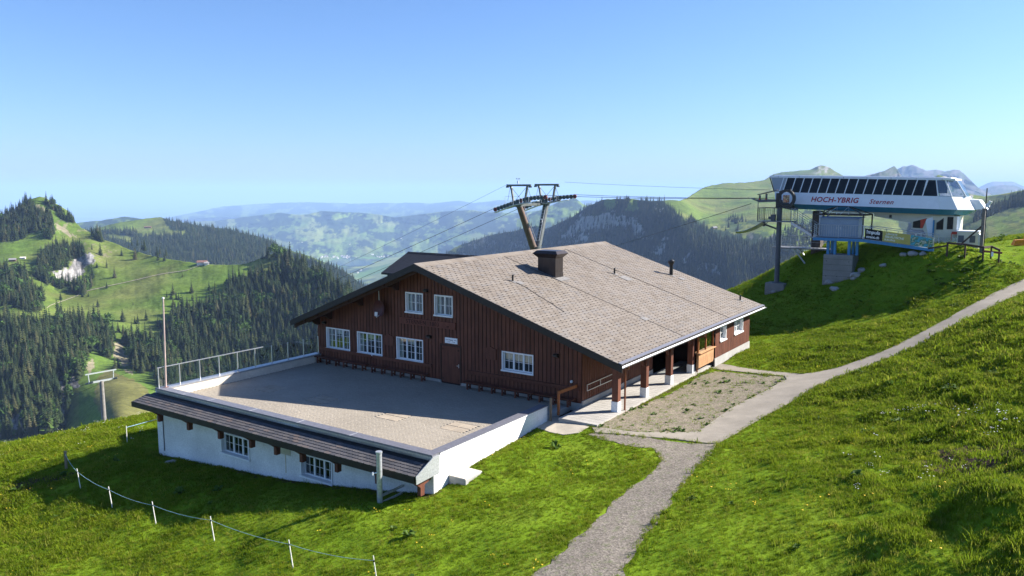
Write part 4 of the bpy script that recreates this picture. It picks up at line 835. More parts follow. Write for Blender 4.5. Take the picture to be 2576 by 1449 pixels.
b = MB(); b.box(10.62, 13.28, -2.28, -2.16, .25, 1.18); b.build('counter_front', M_PINE, house)
for k in range(6):
    b = MB(); b.box(10.62, 13.28, -2.306, -2.2801, .27 + k * .152, .27 + k * .152 + .144); b.build('counter_plank', M_PINE, house)
b = MB(); b.box(10.55, 13.3, -2.45, -2.0, 1.18, 1.225); b.build('counter_top', M_PINE, house)
b = MB(); b.box(10.62, 10.70, -2.28, -2.18, 1.225, 2.4); b.box(11.9, 11.97, -2.28, -2.18, 1.225, 2.4); b.box(13.2, 13.28, -2.28, -2.18, 1.225, 2.4); b.build('counter_post', M_ORANGE, house)
b = MB(); b.box(10.7, 11.9, -2.235, -2.225, 1.225, 2.4); b.build('counter_window', M_GLASS, house)
b = MB(); b.box(11.97, 13.2, -2.235, -2.225, 1.225, 2.4); b.build('counter_window', M_GLASS, house)
# metal frame rail on the side wall
b = MB()
for z in (.74, 1.06): b.bar((.4, -.09, z), (3.5, -.09, z), .035, .035)
for x in (.42, 1.9, 3.48): b.bar((x, -.09, .725), (x, -.09, 1.075), .035, .035)
b.build('wall_rail', M_STEEL, house)
# gable furnishings
b = MB(); b.box(-.09, -.026, 8.2, 12.48, 3.2, 3.6); sb = b.build('name_board', wood_mat('name_board_wood', (.14, .045, .028)), house, bevel=.01); sb['label'] = 'long carved wooden board reading STERNEN 1803 m'
FX = Matrix(((0, 0, -1, 0), (-1, 0, 0, 0), (0, 1, 0, 0), (0, 0, 0, 1)))       # text plane facing -x, reading towards -y
def gm(x, y, z): m = FX.copy(); m.translation = (x, y, z); return m
text_obj('lettering', 'STERNEN  1803', .34, M_SIGNTXT, sb, gm(-.092, 11.95, 3.28), spacing=1.12); text_obj('lettering', 'm', .22, M_SIGNTXT, sb, gm(-.092, 8.85, 3.28))
b = MB(); b.box(-.06, -.026, 8.1, 9.0, 2.37, 2.70); ws = b.build('direction_sign', M_WHITE, house); ws['label'] = 'small white direction sign above the door'
text_obj('lettering', 'Zum Eingang · WC', .105, M_INK, ws, gm(-.062, 8.95, 2.55), extrude=.002); 
b = MB()
for yy in (8.72, 8.36): b.box(-.064, -.0605, yy - .08, yy + .08, 2.455, 2.467); b.add([(-.063, yy - .11, 2.461), (-.063, yy - .06, 2.49), (-.063, yy - .06, 2.432)], [(0, 1, 2)])
b.build('arrow', M_INK, ws)
for (y0, y1, z0, z1) in ((5.38, 6.2, 1.78, 2.4), (13.0, 13.82, 1.72, 2.3)):
    b = MB(); b.prism([(-.065, y0, z0), (-.065, y1, z0), (-.065, y1, z1), (-.065, y1 - .15, z1 + .02), (-.065, (y0 + y1) / 2, z1 + .13), (-.065, y0 + .15, z1 + .02), (-.065, y0, z1)], (.04, 0, 0)); b.build('carved_panel', M_WOOD, house)
for (y, z) in ((10.34, 5.36), (10.15, 2.65), (1.49, 2.56), (18.97, 2.66)):
    b = MB(); b.prism([(-.06, y - .14, z + .05), (-.24, y - .14, z + .02), (-.24, y - .14, z - .06), (-.10, y - .14, z - .14), (-.06, y - .14, z - .12)], (0, .28, 0)); b.box(-.06, -.02, y - .03, y + .03, z - .06, z + .02); b.build('floodlight', M_BLACK, house)
b = MB(); b.tube([(-.02, .58, 1.24), (-.09, .58, 1.24)], .07, 12); b.tube([(-.09, .58, 1.24), (-.15, .58, 1.20)], [.07, .03], 12); b.build('dome_camera', M_WHITE, house, smooth=True)
b = MB(); rings = []; cyy, czz = 13.8, 4.02
for i in range(5):
    r = .46 * i / 4; rings.append((r, -.32 - .12 * (r / .46) ** 2))
vs = []; fs = []; n = 24
for r, x in rings:
    for k in range(n): a = 2 * math.pi * k / n; vs.append((x, cyy + r * math.cos(a), czz + r * 1.1 * math.sin(a)))
for i in range(4):
    for k in range(n): fs.append((i * n + k, i * n + (k + 1) % n, (i + 1) * n + (k + 1) % n, (i + 1) * n + k))
b.add(vs, fs); dish = b.build('satellite_dish', M_DARKRED, house, smooth=True); dish['label'] = 'satellite dish painted dark red'
b = MB(); b.tube([(-.44, cyy, czz - .42), (-.7, cyy - .05, czz - .5), (-.82, cyy - .08, czz - .38)], .02, 6); b.tube([(-.82, cyy - .06, czz - .40), (-.80, cyy - .06, czz - .16)], .045, 8); b.tube([(-.82, cyy - .18, czz - .40), (-.80, cyy - .18, czz - .16)], .045, 8); b.build('receiver', M_WHITE, dish, smooth=True)
b = MB(); b.tube([(-.1, cyy + .02, czz), (-.3, cyy + .02, czz)], .03, 8); b.tube([(-.3, cyy + .1, czz + .4), (-.3, cyy + .12, czz + 1.05)], .022, 6); b.build('dish_mount', M_STEEL, dish)
for (y0, y1) in ((10.0, 14.75), (14.85, 19.55), (.1, 7.36)):
    b = MB(); b.box(-.12, -.026, y0, y1, .78, .98); b.build('bench_back_board', M_WOOD, house, bevel=.01)

# ------------------------------------------------------------------ terrace on the lower building
terr = thing('terrace_building', 'white lower building with paved roof terrace and slate canopy', 'terrace', HO, HRZ)
TX0, TX1, TY0, TY1 = -11.4, 0.0, .55, 19.95
b = MB(); b.box(TX0 + .1, -.05, TY0 + .1, TY1 - .1, -.35, -.03); b.build('terrace_slab', M_PLINTH, terr)
LWH = [(6.42, 8.52, -2.0, -.9), (12.2, 14.45, -2.03, -.93)]
b = MB(); wall_faces(b, 'x', TX0 + .1, TY0, 20.05, -5.5, lambda y: .36, LWH); b.add([(TX0 + .1, TY0, -5.5), (-2.5, TY0, -3), (-2.5, TY0, .42), (TX0 + .1, TY0, .42)], [(0, 1, 2, 3)]); b.add([(TX0 + .1, 20.05, -5.5), (.2, 20.05, -5.5), (.2, 20.05, .42), (TX0 + .1, 20.05, .42)], [(0, 1, 2, 3)])
ww = b.build('wall', M_PLASTER, terr); ww['label'] = 'white plaster wall in the shade of the canopy'
for h in LWH: window(terr, 'x', TX0 + .1, *h, 3, -1, None, deep=.24)
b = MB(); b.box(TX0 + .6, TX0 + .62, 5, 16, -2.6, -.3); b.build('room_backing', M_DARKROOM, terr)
b = MB(); b.box(TX0 + .085, TX0 + .11, 9.2, 9.95, -1.2, -.75); b.build('grey_hatch', M_ZINC, terr)
b = MB(); b.box(TX0 + .05, TX0 + .1, 19.45, 19.48, -2.9, -.9); b.build('drain_line', M_CAP, terr)
b = MB(); b.box(TX0 + .088, TX0 + .0999, 9.56, 9.60, -2.1, -1.0); b.build('rust_streak', simple('rust_stain', (.50, .42, .29), .9, var=.3, scale=3), terr)
# parapets with coping
b = MB(); b.box(TX0 + .1, TX0 + .45, TY0 + .02, TY1, -.03, .46); b.build('front_parapet', M_CREAM, terr)
b = MB(); b.box(TX0 + .45, -2.55, TY0 + .02, TY0 + .42, -.03, .46); b.build('right_parapet', M_PLASTER, terr)
for (x0, x1) in ((TX0 + .45, -9.4), (-9.39, -6.3), (-6.29, -3.2), (-3.19, -.03)):
    b = MB(); b.box(x0, x1, 19.45, TY1, -.03, .44); b.build('parapet_panel', M_CREAM, terr)
b = MB(); b.box(TX0 + .02, TX0 + .5, TY0, TY1, .462, .54)
cp = b.build('coping', M_CAP, terr)
b = MB(); b.box(TX0 + .505, -2.5, TY0 - .02, TY0 + .45, .462, .538); b.build('coping', M_CAP, terr)
b = MB(); b.box(TX0 + .505, -.03, 19.43, TY1 + .03, .442, .52); b.build('coping', M_ZINC, terr)
for yy in (5.2, 8.6, 12.0, 15.3, 17.5): b = MB(); b.box(TX0 + .0, TX0 + .52, yy, yy + .02, .5401, .5455); b.build('coping_joint', M_GALV, terr)
b = MB(); b.box(TX0 + .5, -2.5, TY0 - .024, TY0 - .0201, .455, .50); b.build('drip_edge', M_WHITE, terr)
# pavers: herringbone-like rows, one joined part; big slabs are parts of their own
SLABS = [(-6.42, 3.1), (-6.75, 6.85), (-6.58, 12.2), (-6.62, 16.35)]
vs = []; fs = []; rn = []; pw, pl = .118, .238
rr = np.random.default_rng(3)
for i in range(int(10.9 / pw)):
    for k in range(int(18.6 / pl) + 1):
        x = -10.95 + i * pw; y = 1.0 + (k + (.5 if i % 2 else 0)) * pl
        if y + pl > 19.45: continue
        if any(abs(x + pw / 2 - sx) < .66 and abs(y + pl / 2 - sy) < .70 for sx, sy in SLABS): continue
        z = rr.normal() * .0012; n = len(vs); q = .006; zig = .012 * (1 if k % 2 else -1)
        for (a, c, d) in ((x + q, y + q, 0), (x + pw - q, y + q + zig, 0), (x + pw - q, y + pl - q + zig, 0), (x + q, y + pl - q, 0)): vs.append((a, c, z))
        for (a, c, d) in ((x, y, 0), (x + pw, y + zig, 0), (x + pw, y + pl + zig, 0), (x, y + pl, 0)): vs.append((a, c, z - .012))
        fs += [(n, n + 1, n + 2, n + 3), (n, n + 4, n + 5, n + 1), (n + 1, n + 5, n + 6, n + 2), (n + 2, n + 6, n + 7, n + 3), (n + 3, n + 7, n + 4, n)]; rn += [rr.random()] * 8
M_PAVER = tile_mat('beige_concrete_paver', [(0, (.295, .258, .205)), (.5, (.31, .272, .216)), (1, (.325, .286, .228))], [(.3, .85), (.7, 1.08)])
pv = mesh_np('pavers', np.array(vs), np.array(fs), M_PAVER, 'stuff', smooth=False, attrs={'rnd': np.array(rn)}, parent=terr)
M_SLAB = concrete_material('terrace_slab_stone', (.355, .30, .23))
for sx, sy in SLABS:
    for i in (-1, 1):
        for j in (-1, 1): bb = MB(); bb.box(sx + (.02 if i > 0 else -.62), sx + (.62 if i > 0 else -.02), sy + (.02 if j > 0 else -.66), sy + (.66 if j > 0 else -.02), -.03, .004); bb.build('stone_slab', M_SLAB, terr, bevel=.006)
# canopy
cx_in, cz_in, cx_out, cz_out, cy0_, cy1_ = TX0 + .04, .24, -12.42, -.06, .58, 20.45
b = MB(); b.prism([(cx_in, cy0_, cz_in), (cx_in, cy1_ - .35, cz_in), (cx_out, cy1_, cz_out), (cx_out, cy0_, cz_out)], (0, 0, -.06)); can = b.build('canopy', M_UNDER, terr); can['label'] = 'narrow pent roof of dark slates above the white wall'
L = math.hypot(cx_in - cx_out, cz_in - cz_out); du = ((cx_in - cx_out) / L, 0, (cz_in - cz_out) / L); no = (-(cz_in - cz_out) / L, 0, (cx_in - cx_out) / L)
tile_rows(can, (cx_out - .03, cy0_ + .02, cz_out + .004), (0, 1, 0), du, no, 58, 5, 19.75 / 58, .185, .03, .02, M_SLATE, 300, lambda P: P[:, 0] * 0 + np.arange(len(P)), jag=.006)
b = MB(); b.prism([(cx_in + .005, cy0_, cz_in + .012), (cx_in + .005, cy1_ - .4, cz_in + .012), (cx_in - .16, cy1_ - .36, cz_in - .055), (cx_in - .16, cy0_, cz_in - .055)], (0, 0, .022)); b.build('flashing', M_BLACK, can)
b = MB(); b.prism([(cx_out - .03, cy0_, cz_out - .0), (cx_out - .03, cy1_ + .02, cz_out - .0), (cx_out - .03, cy1_ + .02, cz_out - .27), (cx_out - .03, cy0_, cz_out - .27)], (.05, 0, 0)); b.build('fascia', M_BARGE, can)
b = MB(); b.prism([(cx_in, cy1_ - .36, cz_in), (cx_out, cy1_, cz_out), (cx_out, cy1_, cz_out - .27), (cx_in, cy1_ - .36, cz_in - .27)], (0, .03, 0)); b.build('fascia', M_BARGE, can)
for yy in (18.85, 16.25, 13.7, 11.3, 9.5, 7.75, 5.5, 3.1, .78):
    b = MB(); b.prism([(TX0 + .1, yy - .09, -.28), (cx_out + .08, yy - .09, -.28), (cx_out + .08, yy - .09, -.36), (TX0 - .55, yy - .09, -.66), (TX0 - .55, yy - .09, -1.02), (TX0 - .32, yy - .09, -1.02), (TX0 - .30, yy - .09, -.6), (TX0 + .1, yy - .09, -.5)], (0, .18, 0)); b.build('bracket', M_WOOD, can)
b = MB(); b.prism([(-11.36, .54, .46), (-10.99, .54, .46), (-10.96, .54, -.30), (-12.40, .54, -.36), (-12.42, .54, -.02)], (0, -.03, 0)); b.build('end_plate', M_GALV, can)
# glass railing on the left parapet
gl = thing('glass_railing', 'glass balustrade with steel posts along the left terrace edge', 'railing', HO, HRZ)
gx = [-11.29 + 1.2525 * k for k in range(10)]
for x in gx:
    b = MB(); b.box(x - .02, x + .02, 19.68, 19.74, .52, 1.62); b.build('post', M_STEEL, gl)
b = MB(); b.bar((gx[0] - .05, 19.71, 1.645), (gx[5] + .62, 19.71, 1.645), .05, .045); b.build('handrail', M_STEEL, gl)
for i in range(9):
    b = MB(); b.box(gx[i] + .04, gx[i + 1] - .04, 19.703, 19.717, .60, 1.58); p = b.build('glass_panel', M_GLASSRAIL, gl)
    if i in (0, 2, 4, 5, 6, 7, 8):
        cxp = gx[i] + .4 + .3 * ((i * 37) % 3) / 3; czp = 1.0 + .12 * ((i * 53) % 4)
        b = MB(); b.add([(cxp - .17, 19.70, czp + .08), (cxp - .02, 19.70, czp + .02), (cxp + .16, 19.70, czp + .12), (cxp + .03, 19.70, czp - .02), (cxp - .05, 19.70, czp - .10)], [(0, 1, 4), (1, 2, 3), (1, 3, 4)]); b.build('bird_sticker', M_BLACK, p)
# flagpole
fp = thing('flagpole', 'tall bare copper-coloured flagpole at the terrace corner', 'flagpole', HL(-10.95, 19.62, .52))
b = MB(); b.tube([(0, 0, 0), (.12, 0, 4.85)], [.055, .04], 10); b.build('pole', simple('copper_pole', (.52, .40, .36), .4, .3, .5, .15, 5), fp, smooth=True)
b = MB(); b.tube([(.12, 0, 4.85), (.12, 0, 4.93)], .06, 10); b.build('finial', M_WHITE, fp)
b = MB(); b.box(-.12, .12, -.1, .1, 0, .03); b.build('base_plate', M_COPPER, fp)
# benches along the gable wall
nb = 0
BL = [(y0, y1, 'under the three left windows') for y0, y1 in ((10.05, 12.3), (12.4, 14.65), (14.85, 17.1), (17.2, 19.5))] + [(y0, y1, 'right of the door') for y0, y1 in ((.2, 2.5), (2.6, 4.9), (5.0, 7.3))]
LB = ['brown bench nearest the left of the door, under the third window', 'brown wall bench second to the left of the door', 'brown wall bench third to the left of the door', 'brown wall bench at the far left end by the glass railing', 'brown wall bench nearest the right house corner', 'brown wall bench below the single right window', 'brown wall bench next to the right of the door']
for (y0, y1, w_), lb in zip(BL, LB):
    be = thing('bench', lb, 'bench', HL(-.45, (y0 + y1) / 2, 0), HRZ, 'benches along the gable wall'); h = (y1 - y0) / 2
    for k in range(2): b = MB(); b.box(-.2 + k * .2, -.02 + k * .2, -h, h, .40, .44); b.build('seat_plank', M_WOOD, be, bevel=.006)
    for yy in (-h + .3, 0, h - .3):
        b = MB(); b.box(-.17, -.11, yy - .05, yy + .05, 0.004, .40); b.box(.09, .15, yy - .05, yy + .05, 0.004, .40); b.box(-.11, .09, yy - .03, yy + .03, .1, .17); b.build('leg', M_WOOD, be)
# handrail by the corner
hr = thing('handrail', 'orange-brown wooden post and handrail at the house corner', 'handrail', HL(-1.93, .0, 0), HRZ)
b = MB(); b.box(-.05, .05, .2, .3, -.05, 1.05); b.build('post', M_ORANGE, hr)
b = MB(); b.bar((-.06, .25, 1.12), (1.85, .25, 1.06), .07, .16); b.build('rail', M_ORANGE, hr)
# odds and ends
pp = thing('wooden_post', 'weathered wooden post at the end of the right parapet', 'post', HL(-2.46, .5, 0), HRZ)
b = MB(); b.box(-.05, .05, -.16, -.06, -.5, .95); b.build('post_shaft', M_GREYWOOD, pp, bevel=.01)
stp = thing('concrete_step', 'concrete block step against the sunlit white wall', 'step', HL(-9.75, .1, -.62), HRZ)
b = MB(); b.box(-.62, .56, -.45, .43, -.5, .0); b.build('block', M_PLINTH, stp, bevel=.015); b = MB(); b.box(-.6, .54, -.43, .42, .001, .03); b.build('top_plate', M_CREAM, stp)
vp = thing('vent_stack', 'upright galvanised vent pipe before the white wall', 'pipe', HL(-12.75, 2.16, -1.5), HRZ)
b = MB(); b.tube([(0, 0, -.4), (0, 0, 2.26)], .115, 16); b.build('pipe', M_GALV, vp, smooth=True)
b = MB(); b.tube([(0, 0, 2.22), (0, 0, 2.29)], .135, 16); b.build('cap', M_GALV, vp)
for z in (.12, .42): b = MB(); b.bar((0, 0, z), (1.4, .0, z + .0), .07, .09); b.build('bracket_arm', M_GALV, vp)
b = MB(); b.tube([(0, 0, 1.42), (-.25, .12, 1.42)], .03, 8); b.tube([(-.25, .12, 1.36), (-.25, .12, 1.48)], .04, 8); b.build('side_stub', M_WHITE, vp)
# ------------------------------------------------------------------ chairlift station
SA = Vector((.786, -.618, 0)).normalized(); SB = Vector((-SA.y, SA.x, 0)); S0 = Vector(((2320 - CX) / FPX * 64, 64, 0)); SRZ = math.atan2(SA.y, SA.x)
def SW(t, s, z): return S0 + SA * t + SB * s + Vector((0, 0, z))
def spx(px, py, s=0.0):
    d = Vector(rays(px, py).tolist()); n = SB; o = Vector((0, 0, HC)); k = ((S0 + SB * s) - o).dot(n) / d.dot(n); q = o + d * k - S0
    return q.dot(SA), q.z
M_SWHITE = simple('station_white_panel', (.74, .76, .79), .4, .0, .4, .04, 2); M_TEAL = simple('station_teal_panel', (.035, .17, .26), .45, 0, .4, .12, 2); M_SBEIGE = simple('station_beige_panel', (.62, .57, .46), .6, 0, .3, .06, 2)
M_SDARKGLASS = (lambda t: (t.col((.005, .006, .008)), t.fin(.12, 0, .22))[1])(NT('tinted_station_glass'))
M_SCLEAR = glass_mat('station_end_glass', (.75, .82, .86), .5)
M_PYLON = simple('grey_pylon_paint', (.10, .105, .12), .5, .2, .4, .15, 3); M_RUSTPYLON = simple('weathered_column', (.11, .09, .075), .7, .1, .3, .35, 3); M_BLUE = simple('blue_deck_steel', (.045, .21, .42), .5, .1, .4, .12, 3)
M_CABINET = simple('blue_grey_cabinet', (.22, .29, .38), .45, .3, .4, .08, 2); M_REDTXT = simple('red_lettering', (.36, .015, .03), .5); M_YBAN = simple('yellow_banner', (.47, .40, .11), .8, var=.1, scale=1.5); M_PALETXT = simple('pale_lettering', (.72, .72, .55), .8); M_BLKBAN = simple('black_banner', (.012, .012, .013), .7); M_WHTTXT = simple('white_lettering', (.8, .8, .8), .7)
M_SCONC = concrete_material('station_concrete', (.27, .26, .24)); M_GRATE = simple('steel_grating', (.22, .22, .22), .6, .5, .4, .2, 10); M_ORNG = simple('orange_red_paint', (.5, .06, .03), .5)
st = thing('chairlift_station', 'white and teal chairlift top station on a knoll', 'lift station', S0, SRZ)
TL = -.026
def zt(t, z): return z + TL * t
# rings of the hull (t, s) with z at t=0
def ring(pts, z): return [(t, s, zt(t, z)) for t, s in pts]
R_roof = [(-13.0, .25), (1.30, .25), (1.95, .95), (1.95, 4.0), (1.3, 4.6), (-13.0, 4.6)]
R_win = [(-12.45, .10), (.95, .10), (1.95, .10), (2.8, 1.0), (2.8, 4.0), (1.5, 4.8), (-12.45, 4.8)]
def quad(b, *p): b.add(p, [tuple(range(len(p)))])
def slabquad(p, th, nrm):
    b = MB(); b.prism(p, tuple(np.array(nrm) * th)); return b
# roof
b = MB(); b.prism([(t, s, zt(t, 11.98)) for t, s in R_roof], (0, 0, .16)); b.build('roof', M_SWHITE, st)
b = MB(); b.prism([(t, s, zt(t, 12.141)) for t, s in [(-12.7, .6), (1.0, .6), (1.6, 1.1), (1.6, 3.9), (1.0, 4.3), (-12.7, 4.3)]], (0, 0, .08)); b.build('roof_crown', M_SWHITE, st)
for k in range(8):
    t = -12.2 + k * 1.9; b = MB(); b.box(t, t + .02, .235, .249, zt(t, 11.985), zt(t, 12.135)); b.build('roof_joint', M_PYLON, st)
# front window band: dark panes with slanting mullions
tops = [-11.9, -11.35, -10.64]; 
nwin = 15; tt = np.linspace(-11.35, .10, nwin + 1); bt_ = tt - .32
def wp(t, z):   # point on the leaning window plane
    f = (z - 10.68) / (11.98 - 10.68); return (t, .10 + .15 * f, zt(t, z))
for k in range(nwin):
    b = MB(); b.prism([wp(bt_[k], 10.70), wp(bt_[k + 1], 10.70), wp(tt[k + 1], 11.97), wp(tt[k], 11.97)], (0, .03, 0)); b.build('window_pane', M_SDARKGLASS, st)
b = MB(); b.prism([wp(-.2, 10.70), wp(.93, 10.70), wp(.70, 11.97), wp(.12, 11.97)], (0, .03, 0)); b.build('window_pane', M_SDARKGLASS, st)
M_GREYGL = simple('grey_end_screen', (.30, .33, .36), .4, var=.05)
b = MB(); b.prism([wp(-12.42, 10.7), wp(-11.68, 10.7), wp(-11.36, 11.97), wp(-12.85, 11.97)], (0, .03, 0)); b.build('end_screen', M_GREYGL, st)
for k in range(nwin + 1):
    b = MB(); p0 = wp(bt_[k], 10.68); p1 = wp(tt[k], 11.98); b.bar((p0[0], p0[1] - .02, p0[2]), (p1[0], p1[1] - .02, p1[2]), .07, .05, up=(0, 1, 0)); b.build('mullion', M_SWHITE, st)
for (a0, a1) in ((-11.98, -11.68), (.93, .70), (-.2, .02)):
    b = MB(); p0 = wp(a0, 10.68); p1 = wp(a1 if a0 > -11 else -11.68 + .3 - .3 + .02, 11.98) if a0 > -11 else wp(-11.66, 11.98); b.bar((p0[0], p0[1] - .02, p0[2]), (p1[0], p1[1] - .02, p1[2]), .08, .05, up=(0, 1, 0)); b.build('mullion', M_SWHITE, st)
b = MB(); p0 = wp(-12.45, 10.68); p1 = wp(-12.95, 11.98); b.bar(p0, p1, .07, .07, up=(0, 1, 0)); b.build('corner_post', M_BLACK, st)
# white band, chamfer and end panels
def zz(t, s, z): return (t, s, zt(t, z))
band = [('band_panel', [zz(-12.4, .10, 10.68), zz(.95, .10, 10.68), zz(1.15, -.12, 9.65), zz(-12.2, -.12, 9.65)], (0, .05, 0)),
        ('corner_panel', [zz(.955, .10, 10.68), zz(1.85, .35, 10.68), zz(2.35, .28, 9.65), zz(1.155, -.12, 9.65)], (0, .05, 0)),
        ('end_panel', [zz(1.855, .355, 10.68), zz(2.75, 1.5, 10.68), zz(3.35, 1.6, 9.65), zz(2.355, .285, 9.65)], (-.03, .05, 0)),
        ('end_panel', [zz(2.755, 1.505, 10.68), zz(2.75, 3.6, 10.68), zz(3.35, 3.8, 9.65), zz(3.355, 1.605, 9.65)], (-.05, 0, 0)),
        ('rear_band', [zz(-12.4, 4.7, 10.68), zz(2.7, 4.7, 10.68), zz(3.2, 4.9, 9.65), zz(-12.2, 4.9, 9.65)], (0, -.05, 0)), ('left_band', [zz(-12.42, .12, 10.68), zz(-12.42, 4.68, 10.68), zz(-12.2, 4.88, 9.65), zz(-12.2, -.1, 9.65)], (.05, 0, 0))]
for n_, p_, v_ in band: b = MB(); b.prism(p_, v_); b.build(n_, M_SWHITE, st)
b = MB(); b.prism([zz(2.78, 2.0, 10.52), zz(3.55, 2.2, 10.45), zz(4.05, 2.3, 9.70), zz(3.35, 2.0, 9.68)], (0, 1.8, 0)); b.build('end_hood', M_SWHITE, st)
b = MB(); b.prism([zz(.97, .14, 10.70), zz(1.80, .36, 10.70), zz(1.28, .42, 11.97), zz(.74, .27, 11.97)], (0, .03, 0)); b.build('corner_window', M_SCLEAR, st)
b = MB(); b.prism([zz(1.9, .42, 10.70), zz(2.68, 1.4, 10.70), zz(1.95, 1.25, 11.97), zz(1.38, .45, 11.97)], (-.02, .03, 0)); b.build('end_window', M_SCLEAR, st)
b = MB(); b.prism([zz(2.72, 1.5, 10.70), zz(2.72, 3.6, 10.70), zz(1.95, 3.6, 11.97), zz(1.95, 1.35, 11.97)], (-.03, 0, 0)); b.build('end_window', M_SCLEAR, st)
for p0, p1 in ((zz(1.85, .36, 10.68), zz(1.33, .42, 11.98)), (zz(2.72, 1.44, 10.68), zz(1.97, 1.3, 11.98))): b = MB(); b.bar(p0, p1, .10, .08, up=(0, 1, 0)); b.build('corner_post', M_SWHITE, st)
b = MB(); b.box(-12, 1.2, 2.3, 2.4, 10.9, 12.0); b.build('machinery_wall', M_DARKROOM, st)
# teal skirt, beige soffit
sk = [(-10.6, -.10), (1.15, -.10), (2.3, .30), (3.3, 1.62), (3.3, 3.7), (2.0, 4.88), (-10.6, 4.88)]
si = [(-10.4, .25), (1.0, .25), (2.0, .60), (2.7, 1.75), (2.7, 3.5), (1.8, 4.5), (-10.4, 4.5)]
b = MB(); n = len(sk); b.add([zz(t, s, 9.648) for t, s in sk] + [zz(t, s, 9.2) for t, s in si], [(i, (i + 1) % n, n + (i + 1) % n, n + i) for i in range(n)] + [tuple(range(n, 2 * n))]); b.build('teal_skirt', M_TEAL, st)
b = MB(); b.prism([zz(-4.4, .5, 9.195), zz(2.0, .9, 9.195), zz(2.0, 3.9, 9.195), zz(-7.4, 3.9, 9.195), zz(-7.4, .5, 9.195)], (0, 0, -.12)); b.build('beige_soffit', M_SBEIGE, st)
b = MB(); b.prism([zz(-4.0, .9, 9.07), zz(1.5, .9, 9.07), zz(1.5, .9, 8.9), zz(-.4, .9, 8.30), zz(-4.0, .9, 8.83)], (0, 2.6, 0)); b.build('beige_beam', M_SBEIGE, st)
# lettering
SXM = Matrix(((1, 0, 0, 0), (0, 0, -1, 0), (0, 1, 0, 0), (0, 0, 0, 1)))
def smat(t, s, z, tilt=TL, lean=.21):
    m = Matrix.Rotation(-math.atan(-tilt) * 1, 4, 'Y') if False else Matrix.Identity(4)
    ang = math.atan(tilt); m = Matrix(((math.cos(ang), 0, math.sin(0), 0), (0, 0, -1, 0), (math.sin(ang), math.cos(ang), 0, 0), (0, 0, 0, 1)))
    m = Matrix(((math.cos(ang), -math.sin(ang), 0, t), (0, lean, -1, s), (math.sin(ang), math.cos(ang), lean, z), (0, 0, 0, 1))); return m
text_obj('lettering', 'HOCH-YBRIG', .62, M_REDTXT, st, smat(-9.1, -.085, zt(-9.1, 9.92)), shear=.18, spacing=1.08, bold=.012)
text_obj('lettering', 'Sternen', .54, M_REDTXT, st, smat(-4.25, -.085, zt(-4.25, 9.92)), shear=.35, spacing=1.12, bold=.004)
# supports
b = MB(); b.tube([(-11.35, -1.4, 2.9), (-11.35, -1.4, 10.3)], .22, 18); py_ = b.build('pylon', M_PYLON, st, smooth=True)
b = MB(); b.box(-12.2, -10.5, -2.0, -.7, 1.6, 2.86); b.build('footing', M_SCONC, py_, bevel=.02)
b = MB(); b.tube([(-11.35, -1.4, 2.86), (-11.35, -1.4, 2.93)], .42, 18); b.build('base_flange', M_PYLON, py_)
b = MB(); b.box(-9.4, -8.6, 1.6, 2.6, 3.0, 9.3); b.build('rear_column', M_RUSTPYLON, st, bevel=.03)
b = MB(); b.bar((-8.2, 2.0, 9.2), (-7.6, 2.0, 6.6), .16, .2); b.bar((-8.35, .6, 9.3), (-8.35, .6, 7.2), .22, .22); b.build('strut', M_SWHITE, st)
b = MB(); b.bar((-11.35, -1.4, 9.9), (-11.0, 1.8, 9.55), .5, .5); b.build('bearing_arm', M_PYLON, st)
# operator cabin under the right end
b = MB(); b.prism([(-1.0, .7, 7.95), (-1.0, .7, 8.62), (.6, .7, 9.1), (2.3, .7, 9.05), (2.3, .7, 7.35), (.3, .7, 7.25), (-.1, .7, 7.9)], (0, 3.0, 0)); cb = b.build('operator_cabin', M_SBEIGE, st); cb['label'] = 'cream operator cabin under the right end of the station'
b = MB(); b.prism([(-.9, .67, 8.05), (-.9, .67, 8.55), (.12, .67, 8.86), (-.15, .67, 8.02)], (0, .02, 0)); b.build('cabin_window', M_SDARKGLASS, cb)
b = MB(); b.prism([(-.33, .655, 8.03), (-.35, .655, 8.7), (.1, .655, 8.84), (-.16, .655, 8.03)], (0, .01, 0)); b.build('red_panel', M_ORNG, cb)
b = MB(); b.prism([(.85, .67, 7.95), (.85, .67, 8.5), (1.35, .67, 8.9), (1.35, .67, 7.95)], (0, .02, 0)); b.build('cabin_window', M_SDARKGLASS, cb)
b = MB(); b.prism([(.3, .68, 7.4), (.0, .68, 8.75), (.55, .68, 8.98), (.62, .68, 7.4)], (0, .01, 0)); b.build('cabin_door', M_SWHITE, cb)
b = MB(); b.box(1.62, 2.05, .66, .69, 8.0, 9.0); b.build('cabin_window', M_SDARKGLASS, cb)
for k in range(14): b = MB(); b.box(2.301, 2.32, .72, 2.6, 7.42 + k * .115, 7.42 + k * .115 + .1); b.build('cladding_board', M_SWHITE, cb)
b = MB(); b.box(2.0, 2.6, .3, .62, 7.62, 7.68); b.box(2.0, 2.6, .58, .62, 7.68, 7.82); b.box(2.02, 2.06, .32, .36, 7.1, 7.62); b.box(2.54, 2.58, .32, .36, 7.1, 7.62); b.build('red_bench_seat', M_ORNG, cb)
b = MB(); b.box(.62, .72, .45, .62, 7.35, 8.72); b.build('safety_pad', M_BLUE, cb)
b = MB(); b.box(-2.6, -2.42, -.05, .1, 8.85, 9.1); b.build('floodlight', M_BLACK, st)
